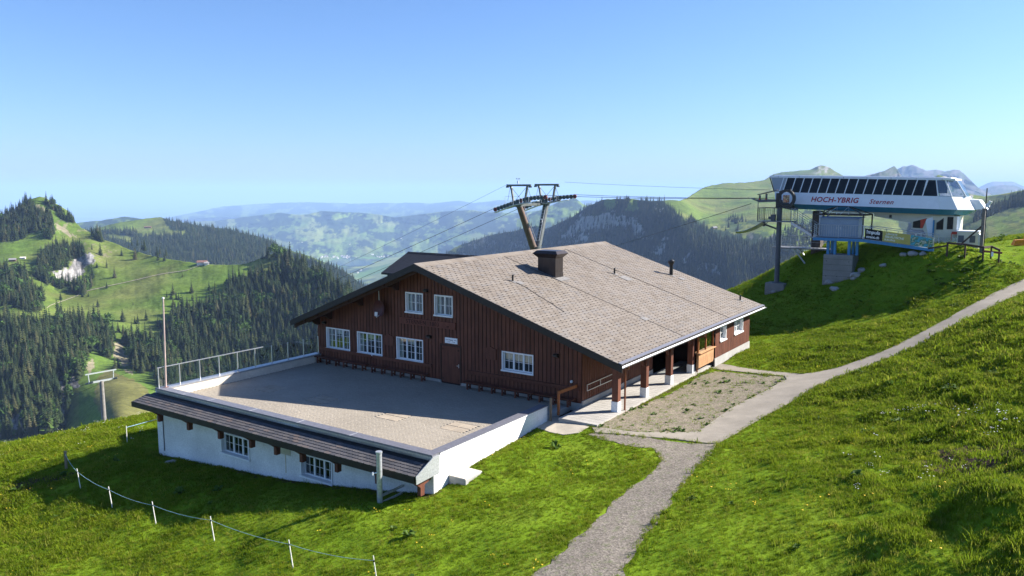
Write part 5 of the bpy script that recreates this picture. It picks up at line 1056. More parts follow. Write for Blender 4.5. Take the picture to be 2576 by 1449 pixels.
# upper platform round the pylon
up = MB(); up.box(-13.05, -10.1, -2.2, -.4, 8.34, 8.44); plat = up.build('inspection_platform', M_GRATE, st)
def railing(parent, pts, h, bars=.13, mat=M_GALV, mid=False, r=.018):
    """railing along a polyline of (t, s, z): posts, top rail, bars"""
    b = MB(); 
    for a, c in zip(pts[:-1], pts[1:]): b.tube([(a[0], a[1], a[2] + h), (c[0], c[1], c[2] + h)], r * 1.4, 6); b.tube([(a[0], a[1], a[2] + .12), (c[0], c[1], c[2] + .12)], r, 6)
    if mid:
        for a, c in zip(pts[:-1], pts[1:]): b.tube([(a[0], a[1], a[2] + h * .55), (c[0], c[1], c[2] + h * .55)], r, 6)
    o = b.build('guard_rail', mat, parent)
    for a, c in zip(pts[:-1], pts[1:]):
        L = math.dist(a, c); n = max(1, int(L / 1.3))
        for i in range(n + 1): q = [a[j] + (c[j] - a[j]) * i / n for j in range(3)]; b = MB(); b.tube([q, (q[0], q[1], q[2] + h)], r * 1.4, 6); b.build('rail_post', mat, o)
        if bars:
            k = int(L / bars)
            for i in range(1, k): q = [a[j] + (c[j] - a[j]) * i / k for j in range(3)]; b = MB(); b.tube([(q[0], q[1], q[2] + .12), (q[0], q[1], q[2] + h)], r * .7, 4); b.build('baluster', mat, o)
    return o
railing(plat, [(-13.05, -.4, 8.44), (-13.05, -2.2, 8.44), (-10.1, -2.2, 8.44)], 1.15, .17, M_PYLON)
railing(plat, [(-13.05, -.4, 8.44), (-10.1, -.4, 8.44)], 1.15, .17, M_PYLON)
b = MB(); b.box(-11.95, -11.6, -1.9, -1.6, 8.44, 9.0); b.tube([(-12.2, -1.75, 8.7), (-11.6, -1.75, 8.7)], .12, 8); b.build('winch', M_PYLON, plat)
# ring with poster
b = MB(); n = 28; ro, ri = .80, .58; yc, zc_ = -1.55, 10.42; tc = -10.75
vs = []; fs = []
for k in range(n):
    a = 2 * math.pi * k / n
    for r, s in ((ro, -.16), (ro, .16), (ri, .16), (ri, -.16)): vs.append((tc + r * math.cos(a), yc + s, zc_ + r * math.sin(a)))
for k in range(n):
    j = (k + 1) % n
    for q in range(4): fs.append((k * 4 + q, j * 4 + q, j * 4 + (q + 1) % 4, k * 4 + (q + 1) % 4))
b.add(vs, fs); rg = b.build('drive_ring', M_BLACK, st, smooth=True); rg['label'] = 'dark round drive housing ring at the left end'
t = NT('poster_print'); nz = t.noise(5, 3, .6, 'Object'); t.col(t.ramp(nz, [(.38, (.45, .08, .03)), (.48, (.62, .5, .3)), (.56, (.08, .05, .04)), (.66, (.6, .12, .05))])); M_POSTER = t.fin(.7)
b = MB(); b.box(-11.0, -10.45, -1.66, -1.62, 10.08, 10.72); b.build('poster', M_POSTER, rg)
b = MB(); b.box(-11.62, -11.3, -1.7, -1.2, 9.55, 10.9); b.bar((-11.4, -1.45, 11.0), (-10.4, -1.45, 11.2), .3, .14); b.build('ring_mount', M_BLACK, rg)
# arrow-shaped rope guide and signal arm
b = MB(); b.prism([(-14.3, -1.5, 10.5), (-13.6, -1.5, 10.35), (-11.5, -1.5, 10.34), (-11.5, -1.5, 10.14), (-13.2, -1.5, 10.06)], (0, .25, 0)); b.build('rope_guide', M_PYLON, st)
b = MB(); b.prism([(-13.35, -1.7, 10.72), (-11.6, -1.7, 11.15), (-11.6, -1.1, 11.15), (-13.35, -1.1, 10.72)], (0, 0, .05)); b.bar((-13.2, -1.4, 10.7), (-13.2, -1.4, 10.2), .14, .14); b.bar((-12.6, -1.4, 10.85), (-12.6, -1.4, 10.1), .14, .14); b.build('signal_arm', M_PYLON, st)
for t_ in (-13.2, -12.6): b = MB(); b.tube([(t_, -1.5, 10.3), (t_, -1.5, 10.42)], .05, 8); b.build('signal_lamp', M_ORNG, st)
b = MB(); b.bar((-13.05, -2.15, 8.44), (-13.05, -2.15, 10.1), .05, .05); b.build('signal_post', M_PYLON, st)
# chair-catching wing
ws_ = []; n = 9
for i in range(n):
    f = i / (n - 1); t_ = -15.3 + 2.7 * f; z_ = 7.22 + .10 * f + .85 * f ** 2.2; ws_.append((t_, z_))
b = MB(); vs = []; fs = []
for i, (t_, z_) in enumerate(ws_):
    w = .25 + .75 * min(1, i / 5); vs += [(t_, -1.4 - w, z_ + .18), (t_, -1.4, z_), (t_, -1.4 + w, z_ + .18), (t_, -1.4 + w, z_ + .14), (t_, -1.4, z_ - .05), (t_, -1.4 - w, z_ + .14)]
for i in range(n - 1):
    for q in range(6): fs.append((i * 6 + q, (i + 1) * 6 + q, (i + 1) * 6 + (q + 1) % 6, i * 6 + (q + 1) % 6))
b.add(vs, fs); b.build('chair_guide', M_GALV, st, smooth=True)
b = MB(); b.bar((-12.7, -1.4, 8.1), (-11.5, -1.4, 7.7), .14, .14); b.bar((-12.75, -1.4, 8.35), (-12.7, -1.4, 7.9), .16, .2); b.build('guide_arm', M_PYLON, st)
# stairs from blue deck up to the platform
sa, sc = (-10.05, -1.75, 8.40), (-7.85, -1.75, 7.06)
for s_ in (-2.15, -1.35):
    b = MB(); b.bar((sa[0], s_, sa[2] - .08), (sc[0], s_, sc[2] - .02), .05, .2); b.build('stair_stringer', M_GALV, st)
    b = MB(); b.tube([(sa[0], s_, sa[2] + 1.15), (sc[0], s_, sc[2] + 1.15)], .025, 6); b.tube([(sa[0], s_, sa[2] + .75), (sc[0], s_, sc[2] + .75)], .018, 6); b.tube([(sa[0], s_, sa[2] + .4), (sc[0], s_, sc[2] + .4)], .018, 6)
    for f in (0, .33, .66, 1): x_ = sa[0] + (sc[0] - sa[0]) * f; z_ = sa[2] + (sc[2] - sa[2]) * f; b.tube([(x_, s_, z_), (x_, s_, z_ + 1.15)], .022, 6)
    b.build('stair_rail', M_GALV, st)
for k in range(7): f = (k + .5) / 7; x_ = sa[0] + (sc[0] - sa[0]) * f; z_ = sa[2] + (sc[2] - sa[2]) * f; b = MB(); b.box(x_ - .14, x_ + .14, -2.12, -1.38, z_ - .02, z_ + .01); b.build('stair_tread', M_GRATE, st)
# blue deck on a concrete pier
b = MB(); b.box(-7.9, -3.9, -2.6, .6, 7.10, 7.16); dk = b.build('deck_floor', M_GRATE, st)
b = MB(); b.box(-7.95, -3.85, -2.68, -2.60, 6.90, 7.14); b.box(-7.95, -3.85, .6, .68, 6.9, 7.14); b.build('deck_edge_beam', M_BLUE, st)
for (t_, s_) in ((-6.75, -2.3), (-6.2, -2.3), (-5.05, -2.3), (-4.5, -2.0), (-6.75, -1.2), (-5.0, -1.2)): b = MB(); b.box(t_ - .1, t_ + .1, s_ - .1, s_ + .1, 5.72, 6.95); b.build('deck_leg', M_BLUE, st)
b = MB(); b.box(-6.98, -4.62, -2.75, -.9, 2.6, 5.75); pr = b.build('concrete_pier', M_SCONC, st, bevel=.03)
for k in range(5): b = MB(); b.box(-6.975, -4.63, -2.765, -2.7501, 3.45 + k * .48, 3.45 + k * .48 + .02); b.build('shutter_line', M_RUSTPYLON, pr)
for (x_, z_) in ((-6.7, 5.2), (-4.9, 5.2), (-6.7, 3.9), (-5.8, 3.9), (-4.9, 3.9)): b = MB(); b.tube([(x_, -2.77, z_), (x_, -2.752, z_)], .035, 8); b.build('tie_hole', M_BLACK, pr)
railing(dk, [(-7.85, -2.6, 7.16), (-3.95, -2.6, 7.16)], 1.08, .19, M_GALV)
# ramp with blue edge and banners
b = MB(); b.prism([(-3.9, -2.6, 7.12), (1.3, -2.6, 6.56), (1.3, -.6, 6.56), (-3.9, -.6, 7.12)], (0, 0, -.07)); rp = b.build('ramp', M_GRATE, st)
b = MB(); b.prism([(-3.9, -2.66, 7.13), (1.35, -2.66, 6.58), (1.35, -2.66, 6.34), (-3.9, -2.66, 6.90)], (0, .07, 0)); b.build('ramp_edge_beam', M_BLUE, st)
railing(rp, [(-3.9, -2.6, 7.12), (1.3, -2.6, 6.56)], 1.06, 0, M_GALV); railing(rp, [(-3.9, -.6, 7.12), (1.3, -.6, 6.56)], 1.06, 0, M_GALV)
# lower grating platform
b = MB(); b.box(-12.4, -7.6, .2, 2.4, 5.86, 5.96); lp = b.build('lower_platform', M_GRATE, st)
for k in range(10): b = MB(); b.box(-9.9 + k * .24, -9.8 + k * .24, .3, 2.3, 5.9601, 5.985); b.build('grating_slat', M_GALV, lp)
railing(lp, [(-12.4, .2, 5.96), (-7.6, .2, 5.96)], 1.0, 0, M_GALV, True, .014); railing(lp, [(-12.4, 2.4, 5.96), (-7.6, 2.4, 5.96)], 1.0, 0, M_GALV, True, .014)
for s_ in (.6, 1.9): b = MB(); b.tube([(-10.6, s_, 5.86), (-9.1, s_, 4.0)], .07, 8); b.build('brace', M_GALV, lp)
b = MB(); b.bar((-8.6, 1.0, 6.9), (-6.9, 1.0, 7.05), .1, .14); b.build('link_beam', M_RUSTPYLON, st)
for s_ in (1.2, 1.8): b = MB(); b.bar((-7.7, s_, 7.0), (-7.1, s_, 5.95), .05, .08); b.build('ladder_rail', M_GALV, st)
for k in range(4): b = MB(); b.bar((-7.6 + k * .15, 1.2, 6.85 - k * .26), (-7.6 + k * .15, 1.8, 6.85 - k * .26), .08, .03); b.build('ladder_rung', M_GALV, st)

# things standing on or hung from the station
cab = thing('equipment_cabinet', 'blue-grey metal cabinet standing on the blue deck', 'cabinet', SW(-6.05, -1.15, 7.16), SRZ)
b = MB(); b.box(-1.6, 1.55, -.75, .75, .0, 1.58); b.build('body', M_CABINET, cab, bevel=.02)
b = MB(); b.prism([(-1.7, -.85, 1.585), (1.65, -.85, 1.585), (1.65, .85, 1.70), (-1.7, .85, 1.70)], (0, 0, .05)); b.build('lid', M_CABINET, cab)
for k in range(2): b = MB(); b.box(-1.5 + k * 1.55, -.05 + k * 1.5, -.775, -.7501, .1, 1.45); d0 = b.build('door', M_CABINET, cab, bevel=.008); b = MB(); b.box(-.2 + k * .3, -.17 + k * .3, -.80, -.775, .7, .9); b.build('handle', M_STEEL, d0)
pav = thing('pavilion_frame', 'bare black tent frame without canopy on the blue deck', 'frame', SW(-6.05, -1.2, 7.16), SRZ)
for (x_, y_) in ((-2.0, -1.35), (2.05, -1.35), (-2.0, 1.5), (2.05, 1.5)): b = MB(); b.box(x_ - .05, x_ + .05, y_ - .05, y_ + .05, 0, 1.95); b.build('leg', M_BLACK, pav)
for (a_, c_) in (((-2.0, -1.35), (2.05, -1.35)), ((2.05, -1.35), (2.05, 1.5)), ((2.05, 1.5), (-2.0, 1.5)), ((-2.0, 1.5), (-2.0, -1.35))): b = MB(); b.bar((*a_, 1.93), (*c_, 1.93), .08, .11); b.build('eaves_bar', M_BLACK, pav)
for x_, y_, rx in ((-2.0, -1.35, -.45), (-2.0, 1.5, -.45), (2.05, -1.35, .5), (2.05, 1.5, .5)): b = MB(); b.bar((x_, y_, 1.95), (rx, .05, 2.62), .06, .07); b.build('hip_bar', M_BLACK, pav)
b = MB(); b.bar((-.45, .05, 2.62), (.5, .05, 2.62), .06, .07); b.build('ridge_bar', M_BLACK, pav)
for rx in (-.45, .5):
    for e in (-.35, .35): b = MB(); b.bar((rx, .05, 2.6), (rx + e, -1.3 if e < 0 else -1.3, 1.95), .025, .025); b.build('brace', M_GALV, pav)
def banner(name, lab, t0, t1, z0a, z0b, z1a, z1b, mat):
    o = thing(name, lab, 'banner', SW(t0, -2.72, z0a), SRZ); b = MB(); b.prism([(0, 0, 0), (t1 - t0, 0, z0b - z0a), (t1 - t0, 0, z1b - z0a), (0, 0, z1a - z0a)], (0, .012, 0)); b.build('sheet', mat, o); return o
zr = lambda t: 7.12 - .1077 * (t + 3.9)
b1 = banner('banner', 'black banner reading !mpuls event.ch on the ramp railing', -3.78, -2.42, zr(-3.78) + .08, zr(-2.42) + .08, zr(-3.78) + .93, zr(-2.42) + .90, M_BLKBAN)
sm2 = lambda t, z: smat(t, -.006, z, -.1077, 0)
text_obj('lettering', '!mpuls', .40, M_WHTTXT, b1, sm2(.10, .46), spacing=1.0, bold=.012, extrude=.004); text_obj('lettering', 'event.ch', .30, M_WHTTXT, b1, sm2(.10, .10), spacing=1.0, bold=.008, extrude=.004)
b2 = banner('banner', 'olive-yellow banner reading SEILRUTSCHE on the ramp railing', -2.40, -.35, zr(-2.40) + .08, zr(-.35) + .08, zr(-2.40) + .90, zr(-.35) + .88, M_YBAN)
text_obj('lettering', 'LÄNGSTE', .20, M_PALETXT, b2, sm2(.22, .55), bold=.01, extrude=.004); text_obj('lettering', 'SEILRUTSCHE', .235, M_PALETXT, b2, sm2(.16, .31), bold=.012, extrude=.004); text_obj('lettering', 'EUROPAS', .19, M_PALETXT, b2, sm2(.12, .09), bold=.01, extrude=.004)
t = NT('scenic_print'); nz = t.noise(2.2, 4, .6, 'Object'); sx = t.n('ShaderNodeTexCoord'); t.col(t.ramp(nz, [(.34, (.05, .25, .42)), (.45, (.10, .40, .50)), (.52, (.06, .16, .05)), (.58, (.55, .55, .45)), (.66, (.08, .20, .06))])); M_SCENE = t.fin(.7)
b3 = banner('banner', 'blue and green scenic printed banner at the end of the ramp', -.33, 1.28, zr(-.33) + .08, zr(1.28) + .05, zr(-.33) + .88, zr(1.28) + .80, M_SCENE)

# ------------------------------------------------------------------ towers and ropes
M_TSTEEL = simple('tower_green_grey_steel', (.12, .13, .125), .5, .35, .4, .2, 3); M_TRUST = simple('tower_brown_paint', (.14, .095, .075), .6, .2, .3, .25, 2); M_RUBBER = simple('sheave_rubber', (.03, .035, .035), .6, 0, .4, .3, 8); M_SHRED = simple('sheave_red', (.20, .045, .035), .5); M_TSHEAVE = simple('sheave_wheel_grey', (.06, .085, .082), .5, .3, .4)
T1T, T1S = -41.3, 2.5
tw1 = thing('lift_tower', 'V-shaped lift tower with two masts rising behind the roof', 'lift tower', SW(T1T, T1S, 0), SRZ)
def train(parent, pts, n, s, pref, span=True):
    """sheave train: curved beam (t,z) with wheels hanging on it"""
    P = np.array(pts); L = np.concatenate([[0], np.cumsum(np.linalg.norm(np.diff(P, axis=0), axis=1))]); u = np.linspace(0, L[-1], n)
    T = np.interp(u, L, P[:, 0]); Z = np.interp(u, L, P[:, 1])
    b = MB(); b.tube([(T[i] - T1T if parent is tw1 else T[i], s, Z[i] - .02) for i in range(n)], .05, 6); bm = b.build('sheave_beam', M_TSTEEL, parent)
    for i in range(n):
        b = MB(); x = T[i] - T1T if parent is tw1 else T[i]; b.tube([(x, s - .06, Z[i]), (x, s + .06, Z[i])], .25, 14); w = b.build('sheave_wheel', M_SHRED if i in (0, n - 1, n // 2) else M_TSHEAVE, parent, smooth=True)
        b = MB(); b.tube([(x, s - .075, Z[i]), (x, s + .075, Z[i])], .09, 10); b.build('wheel_hub', M_RUBBER, w)
    return list(zip(T, Z + .2))
sp = lambda px, py, s: spx(px, py, s)
nearT = [sp(1246, 527, 0), sp(1275, 517, 0), sp(1305, 506, 0), sp(1335, 499, 0), sp(1372, 496, 0)]
farT = [sp(1318, 523, 5), sp(1345, 512, 5), sp(1375, 503, 5), sp(1410, 497, 5), sp(1446, 494, 5)]
ropeN = train(tw1, nearT, 16, -2.5, 'n'); ropeF = train(tw1, farT, 16, 2.5, 'f')
for s, tt_, mat, top in ((-2.5, nearT, M_TRUST, 1315), (2.5, farT, M_TSTEEL, 1385)):
    tc, tz = tt_[2]; zc2 = tz - .35; tx = tc - T1T
    b = MB(); b.tube([(0, s * .14, 4.3), (tx, s, zc2)], [.42, .34], 18); m = b.build('mast', mat, tw1, smooth=True)
    b = MB(); b.tube([(tx * .995, s * .985, zc2 - .3), (tx, s, zc2 + .12)], .42, 18); b.build('head_collar', M_TSTEEL, m)
    # ladder on the inner side
    q0 = Vector((0.1, s * .3 - .5 * np.sign(s), 5.3)); q1 = Vector((tx + .1, s - .55 * np.sign(s), zc2 - .2)); ld = MB()
    for e in (-.2, .2): ld.tube([q0 + Vector((e, 0, 0)), q1 + Vector((e, 0, 0))], .025, 5)
    lo = ld.build('ladder', M_GALV, tw1)
    for k in range(13): b = MB(); q = q0 + (q1 - q0) * (k / 12); b.tube([q + Vector((-.2, 0, 0)), q + Vector((.2, 0, 0))], .018, 5); b.build('rung', M_GALV, lo)
    # yoke, gantry, catwalk
    b = MB(); b.bar((tt_[1][0] - T1T, s, tt_[1][1] - .3), (tt_[3][0] - T1T, s, tt_[3][1] - .3), .18, .22); b.build('yoke', M_TSTEEL, tw1)
    b = MB(); b.bar((tt_[0][0] - T1T + .6, s - .8, tt_[0][1] - .35), (tt_[2][0] - T1T, s - .8, tt_[2][1] - .45), .5, .05); b.bar((tt_[2][0] - T1T, s - .8, tt_[2][1] - .45), (tt_[4][0] - T1T - .3, s - .8, tt_[4][1] - .4), .5, .05); b.build('catwalk', M_GALV, tw1)
    gz0, gz1 = tz + .25, tz + 1.75; g = MB()
    b = MB(); b.bar((tx - .75, s, gz0 - .3), (tx - 1.05, s, gz1 - .3), .2, .2); b.bar((tx - 1.05, s, gz1 - .3), (tx - 1.25, s, gz1), .2, .2); b.build('gantry_leg', M_TSTEEL, tw1)
    b = MB(); b.bar((tx + .9, s, gz0 - .3), (tx + 1.25, s, gz1), .2, .2); b.build('gantry_leg', M_TSTEEL, tw1)
    b = MB(); b.bar((tx - 1.75, s, gz1 + .05), (tx + 1.75, s, gz1 + .05), .16, .22); b.build('gantry_beam', M_TSTEEL, tw1)
    for e in (-1.65, 1.65): b = MB(); b.box(tx + e - .14, tx + e + .14, s - .12, s + .12, gz1 - .22, gz1 - .06); b.build('gantry_hook', M_BLACK, tw1)
    for (e0, e1) in ((-1.25, .5), (1.25, -.5), (-1.2, -1.6), (1.2, 1.9)): b = MB(); b.tube([(tx + e0, s, gz1), (tx + e1, s, gz0 - .2)], .022, 5); b.build('gantry_brace', M_TSTEEL, tw1)
    for e in (-.9, .3, 1.6): b = MB(); b.tube([(tx + e - .4, s - .9, gz0 - .6), (tx + e - .4, s - .9, gz0 + .25), (tx + e + .5, s - .9, gz0 + .3), (tx + e + .5, s - .9, gz0 - .5)], .022, 5); b.build('guard_hoop', M_GALV, tw1)
b = MB(); b.tube([(0, 0, -9), (0, 0, 4.6)], [.8, .68], 20); b.build('base_column', M_TSTEEL, tw1, smooth=True)
b = MB(); b.bar((nearT[2][0] - T1T, -2.5, nearT[2][1] - .45), (farT[2][0] - T1T, 2.5, farT[2][1] - .45), .3, .3); b.build('cross_arm', M_TSTEEL, tw1)
txn = nearT[2][0] - T1T; gz1 = nearT[2][1] + 1.85
b = MB(); b.tube([(txn - .1, -2.5, gz1), (txn - .1, -2.5, gz1 + .75)], .03, 6); b.box(txn - .17, txn - .03, -2.57, -2.43, gz1 + .15, gz1 + .45); an = b.build('anemometer', M_GALV, tw1)
for k in range(3):
    a = 2 * math.pi * k / 3; b = MB(); b.tube([(txn - .1, -2.5, gz1 + .68), (txn - .1 + .2 * math.cos(a), -2.5 + .2 * math.sin(a), gz1 + .68)], .012, 4); b.tube([(txn - .1 + .2 * math.cos(a), -2.5 + .2 * math.sin(a), gz1 + .63), (txn - .1 + .2 * math.cos(a), -2.5 + .2 * math.sin(a), gz1 + .73)], [.03, .05], 8); b.build('wind_cup', M_BLACK, an)
q = Vector((farT[2][0] - T1T, 2.5, farT[2][1] - .35)); q = Vector((0, .35, 4.3)) + (q - Vector((0, .35, 4.3))) * .6
b = MB(); b.box(q.x - .19, q.x + .19, q.y - .41, q.y - .38, q.z - .3, q.z + .3); sg = b.build('tower_sign', M_WHITE, tw1); b = MB(); b.tube([(q.x, q.y - .42, q.z + .05), (q.x, q.y - .411, q.z + .05)], .14, 14); b.build('sign_symbol', M_BLACK, sg)
# lower tower
T2T, T2S = -156.3, 2.5
p2 = SW(T2T, T2S, 0); z2b_, z2t = at_y(237, 1078, p2.y)[2], at_y(228, 958, p2.y)[2]
tw2 = thing('lift_tower', 'single-mast lift tower standing in the valley at lower left', 'lift tower', (p2.x, p2.y, z2b_), SRZ); hT = z2t - z2b_
b = MB(); b.tube([(0, 0, -3), (0, 0, hT)], [.55, .40], 16); b.build('mast', simple('tower2_grey', (.24, .22, .20), .6, .3, .4, .2, 2), tw2, smooth=True)
b = MB(); b.bar((0, -2.6, hT), (0, 2.6, hT), .35, .35); b.build('cross_arm', M_GALV, tw2)
for s in (-2.5, 2.5):
    b = MB(); b.tube([(-1.6, s, hT - .5), (1.6, s, hT + .35)], .06, 6); b.build('sheave_beam', M_GALV, tw2)
    for k in range(8): b = MB(); x = -1.6 + k * .457; b.tube([(x, s - .06, hT - .45 + k * .121), (x, s + .06, hT - .45 + k * .121)], .2, 12); b.build('sheave_wheel', M_TSHEAVE, tw2)
    b = MB(); b.bar((0, s, hT + .1), (0, s * 1.05, hT + 1.9), .16, .16); b.build('gantry_leg', M_GALV, tw2)
b = MB(); b.bar((0, -3.2, hT + 1.9), (0, 3.2, hT + 1.9), .18, .25); b.build('gantry_beam', M_GALV, tw2)
def rope(name, label, pts, r=.022, sag=.0, mat=M_BLACK):
    P = []
    for a, c in zip(pts[:-1], pts[1:]):
        a = Vector(a); c = Vector(c); n = 24
        for i in range(n): f = i / n; q = a.lerp(c, f); q.z -= sag * (a - c).length * 4 * f * (1 - f); P.append(q)
    P.append(Vector(pts[-1])); b = MB(); b.tube(P, r, 5); o = b.build(name, mat, smooth=True); tag(o, label, 'rope', 'lift ropes'); return o
for nm, RP, s, lb in (('n', ropeN, 0, 'near steel lift rope from the station over the V-tower into the valley'), ('f', ropeF, 5, 'far steel lift rope from the station over the V-tower into the valley')):
    base = [SW(-13.0, s, 10.42)] + [SW(t_, s, z_) for t_, z_ in reversed(RP)]
    e = SW(T2T, T2S + (-2.5 if s == 0 else 2.5), z2t + .15)
    P = [base[0]] + base[1:] + [e] + [SW(T2T - 160, s, z2t - 52)]
    rope('lift_rope', lb, P, .026, .006)
t0, z0 = spx(1420, 458, 5); t1, z1 = spx(1938, 478, 5); rope('signal_cable', 'thin signal cable above the lift ropes to the station', [SW(t0, 5, z0), SW(t1, 5, z1)], .014, .004)
t0, z0 = spx(1278, 463, 0); rope('signal_cable', 'thin signal cable running down from the V-tower into the valley', [SW(t0, 0, z0), SW(T2T, 0, z2t + 2.1)], .014, .010)
t0, z0 = spx(1890, 512, -1.4); rope('guy_cable', 'slanting cable from the station tip down behind the roof', [SW(t0, -1.4, z0), SW(T1T, 2.0, 1.9)], .022, .004)
# ------------------------------------------------------------------ vegetation
def leaf_material(name, stops, trans=.35, patch=1.2, rough=.7, spec=.2):
    m = bpy.data.materials.new(name); m.use_nodes = True; t = NT.__new__(NT); t.m = m; t.t = m.node_tree; t.b = t.t.nodes['Principled BSDF']
    oi = t.n('ShaderNodeObjectInfo'); c = t.ramp(oi.outputs['Random'], stops)
    n = t.noise(patch, 4, .6, 'Position'); c = t.mix(.8, c, t.ramp(n, [(.3, (.62, .70, .6)), (.55, (1, 1, 1)), (.75, (1.25, 1.1, .9))]), 'MULTIPLY')
    t.col(c); t.fin(rough, 0, spec)
    if trans:
        tr = t.n('ShaderNodeBsdfTranslucent'); t.l(c, tr.inputs['Color']); mx = t.n('ShaderNodeMixShader'); mx.inputs[0].default_value = trans
        o = t.t.nodes['Material Output']; t.l(t.b.outputs[0], mx.inputs[1]); t.l(tr.outputs[0], mx.inputs[2]); t.l(mx.outputs[0], o.inputs['Surface'])
    return m
def scatter(name, label, P, rot, scl, srcs, idx=None, kind='stuff'):
    """points instanced with a few small meshes: one object of kind stuff"""
    P = np.asarray(P, np.float32); me = bpy.data.meshes.new(name); me.vertices.add(len(P)); me.vertices.foreach_set('co', P.ravel())
    a = me.attributes.new('rot', 'FLOAT_VECTOR', 'POINT'); a.data.foreach_set('vector', np.asarray(rot, np.float32).ravel())
    a = me.attributes.new('scl', 'FLOAT_VECTOR', 'POINT'); a.data.foreach_set('vector', np.asarray(scl, np.float32).ravel())
    idx = rng.integers(0, len(srcs), len(P)) if idx is None else idx
    a = me.attributes.new('idx', 'INT', 'POINT'); a.data.foreach_set('value', np.asarray(idx, np.int32))
    o = bpy.data.objects.new(name, me); COL.objects.link(o); tag(o, label, kind=kind)
    ng = bpy.data.node_groups.new(name, 'GeometryNodeTree'); ng.interface.new_socket('Geometry', in_out='INPUT', socket_type='NodeSocketGeometry'); ng.interface.new_socket('Geometry', in_out='OUTPUT', socket_type='NodeSocketGeometry')
    N = ng.nodes; gi = N.new('NodeGroupInput'); go = N.new('NodeGroupOutput'); ip = N.new('GeometryNodeInstanceOnPoints'); j = N.new('GeometryNodeJoinGeometry')
    for s in reversed(srcs):
        oi = N.new('GeometryNodeObjectInfo'); oi.inputs['Object'].default_value = s; oi.inputs['As Instance'].default_value = True; ng.links.new(oi.outputs['Geometry'], j.inputs[0])
    def at(nm, ty):
        n = N.new('GeometryNodeInputNamedAttribute'); n.data_type = ty; n.inputs['Name'].default_value = nm; return n.outputs['Attribute']
    ip.inputs['Pick Instance'].default_value = True
    ng.links.new(gi.outputs[0], ip.inputs['Points']); ng.links.new(j.outputs[0], ip.inputs['Instance']); ng.links.new(at('idx', 'INT'), ip.inputs['Instance Index'])
    e2r = N.new('FunctionNodeEulerToRotation'); ng.links.new(at('rot', 'FLOAT_VECTOR'), e2r.inputs[0]); ng.links.new(e2r.outputs[0], ip.inputs['Rotation']); ng.links.new(at('scl', 'FLOAT_VECTOR'), ip.inputs['Scale']); ng.links.new(ip.outputs[0], go.inputs[0])
    md = o.modifiers.new('scatter', 'NODES'); md.node_group = ng; return o
def src_mesh(name, V, F, mats, fmat=None):
    me = bpy.data.meshes.new(name); me.from_pydata([tuple(v) for v in V], [], F)
    for m in mats: me.materials.append(m)
    if fmat is not None: me.polygons.foreach_set('material_index', fmat)
    me.update(); return bpy.data.objects.new(name, me)

# conifers
M_NEEDLE = leaf_material('spruce_needles', [(0, (.016, .028, .011)), (.45, (.026, .040, .014)), (.9, (.050, .060, .021)), (1, (.075, .070, .034))], .0, .05, .85, .1)
M_LIGHTLEAF = leaf_material('bright_broadleaf', [(0, (.05, .10, .02)), (1, (.075, .13, .03))], .2, .05, .8, .1)
M_BARK = simple('spruce_bark', (.06, .045, .035), .9)
def conifer(seed, width=.17, gap=.0, levels=13, nb=9):
    r = random.Random(seed); V = []; F = []
    for i in range(levels):
        f = i / (levels - 1); z = .06 + .90 * f; R0 = width * (1 - f) ** .85 * (1 + .15 * r.uniform(-1, 1)) + .012
        for k in range(nb):
            if r.random() < gap: continue
            a = 2 * math.pi * (k + r.uniform(-.35, .35) + (i % 2) * .5) / nb; rr_ = R0 * r.uniform(.72, 1.18); dr = rr_ * r.uniform(.45, .75); w = R0 * r.uniform(.34, .5)
            ca, sa_ = math.cos(a), math.sin(a); n = len(V)
            V += [(0, 0, z + .035), (ca * rr_ * .55 - sa_ * w, sa_ * rr_ * .55 + ca * w, z - dr * .45), (ca * rr_, sa_ * rr_, z - dr), (ca * rr_ * .55 + sa_ * w, sa_ * rr_ * .55 - ca * w, z - dr * .45)]
            F += [(n, n + 1, n + 2), (n, n + 2, n + 3)]
    n = len(V); V += [(0, 0, 1.0)] + [(.012 * math.cos(q), .012 * math.sin(q), .9) for q in (0, 2.1, 4.2)]; F += [(n, n + 1, n + 2), (n, n + 2, n + 3), (n, n + 3, n + 1)]
    return V, F
def trunkVF(r=.02, h=.9):
    V = [(r * math.cos(a), r * math.sin(a), -.06) for a in np.linspace(0, 2 * math.pi, 6)[:-1]] + [(0, 0, h)]
    return V, [(i, (i + 1) % 5, 5) for i in range(5)]
CON = []
CONMESH = []
for sd, w, g in ((1, .17, .05), (2, .15, .1), (3, .19, .08), (4, .135, .16), (5, .16, .22)):
    V, F = conifer(sd, w, g); CONMESH.append((V, F)); tV, tF = trunkVF(); n = len(V)
    CON.append(src_mesh('spruce_source', V + tV, F + [tuple(n + i for i in q) for q in tF], [M_NEEDLE, M_BARK], [0] * len(F) + [1] * len(tF)))
def blob(seed):
    r = random.Random(seed); V = []; F = []
    for k in range(90):
        a = r.uniform(0, 6.28); e = r.uniform(-.2, 1.4); R1 = r.uniform(.6, 1.0) * .32; c = np.array([R1 * math.cos(a) * math.cos(e), R1 * math.sin(a) * math.cos(e), .45 + R1 * 1.3 * math.sin(e)]); n = len(V)
        for q in range(3): V.append(tuple(c + np.array([r.gauss(0, 1), r.gauss(0, 1), r.gauss(0, 1)]) * .085))
        F.append((n, n + 1, n + 2))
    return src_mesh('broadleaf_source', V, F, [M_LIGHTLEAF])
BLOB = [blob(3), blob(4)]
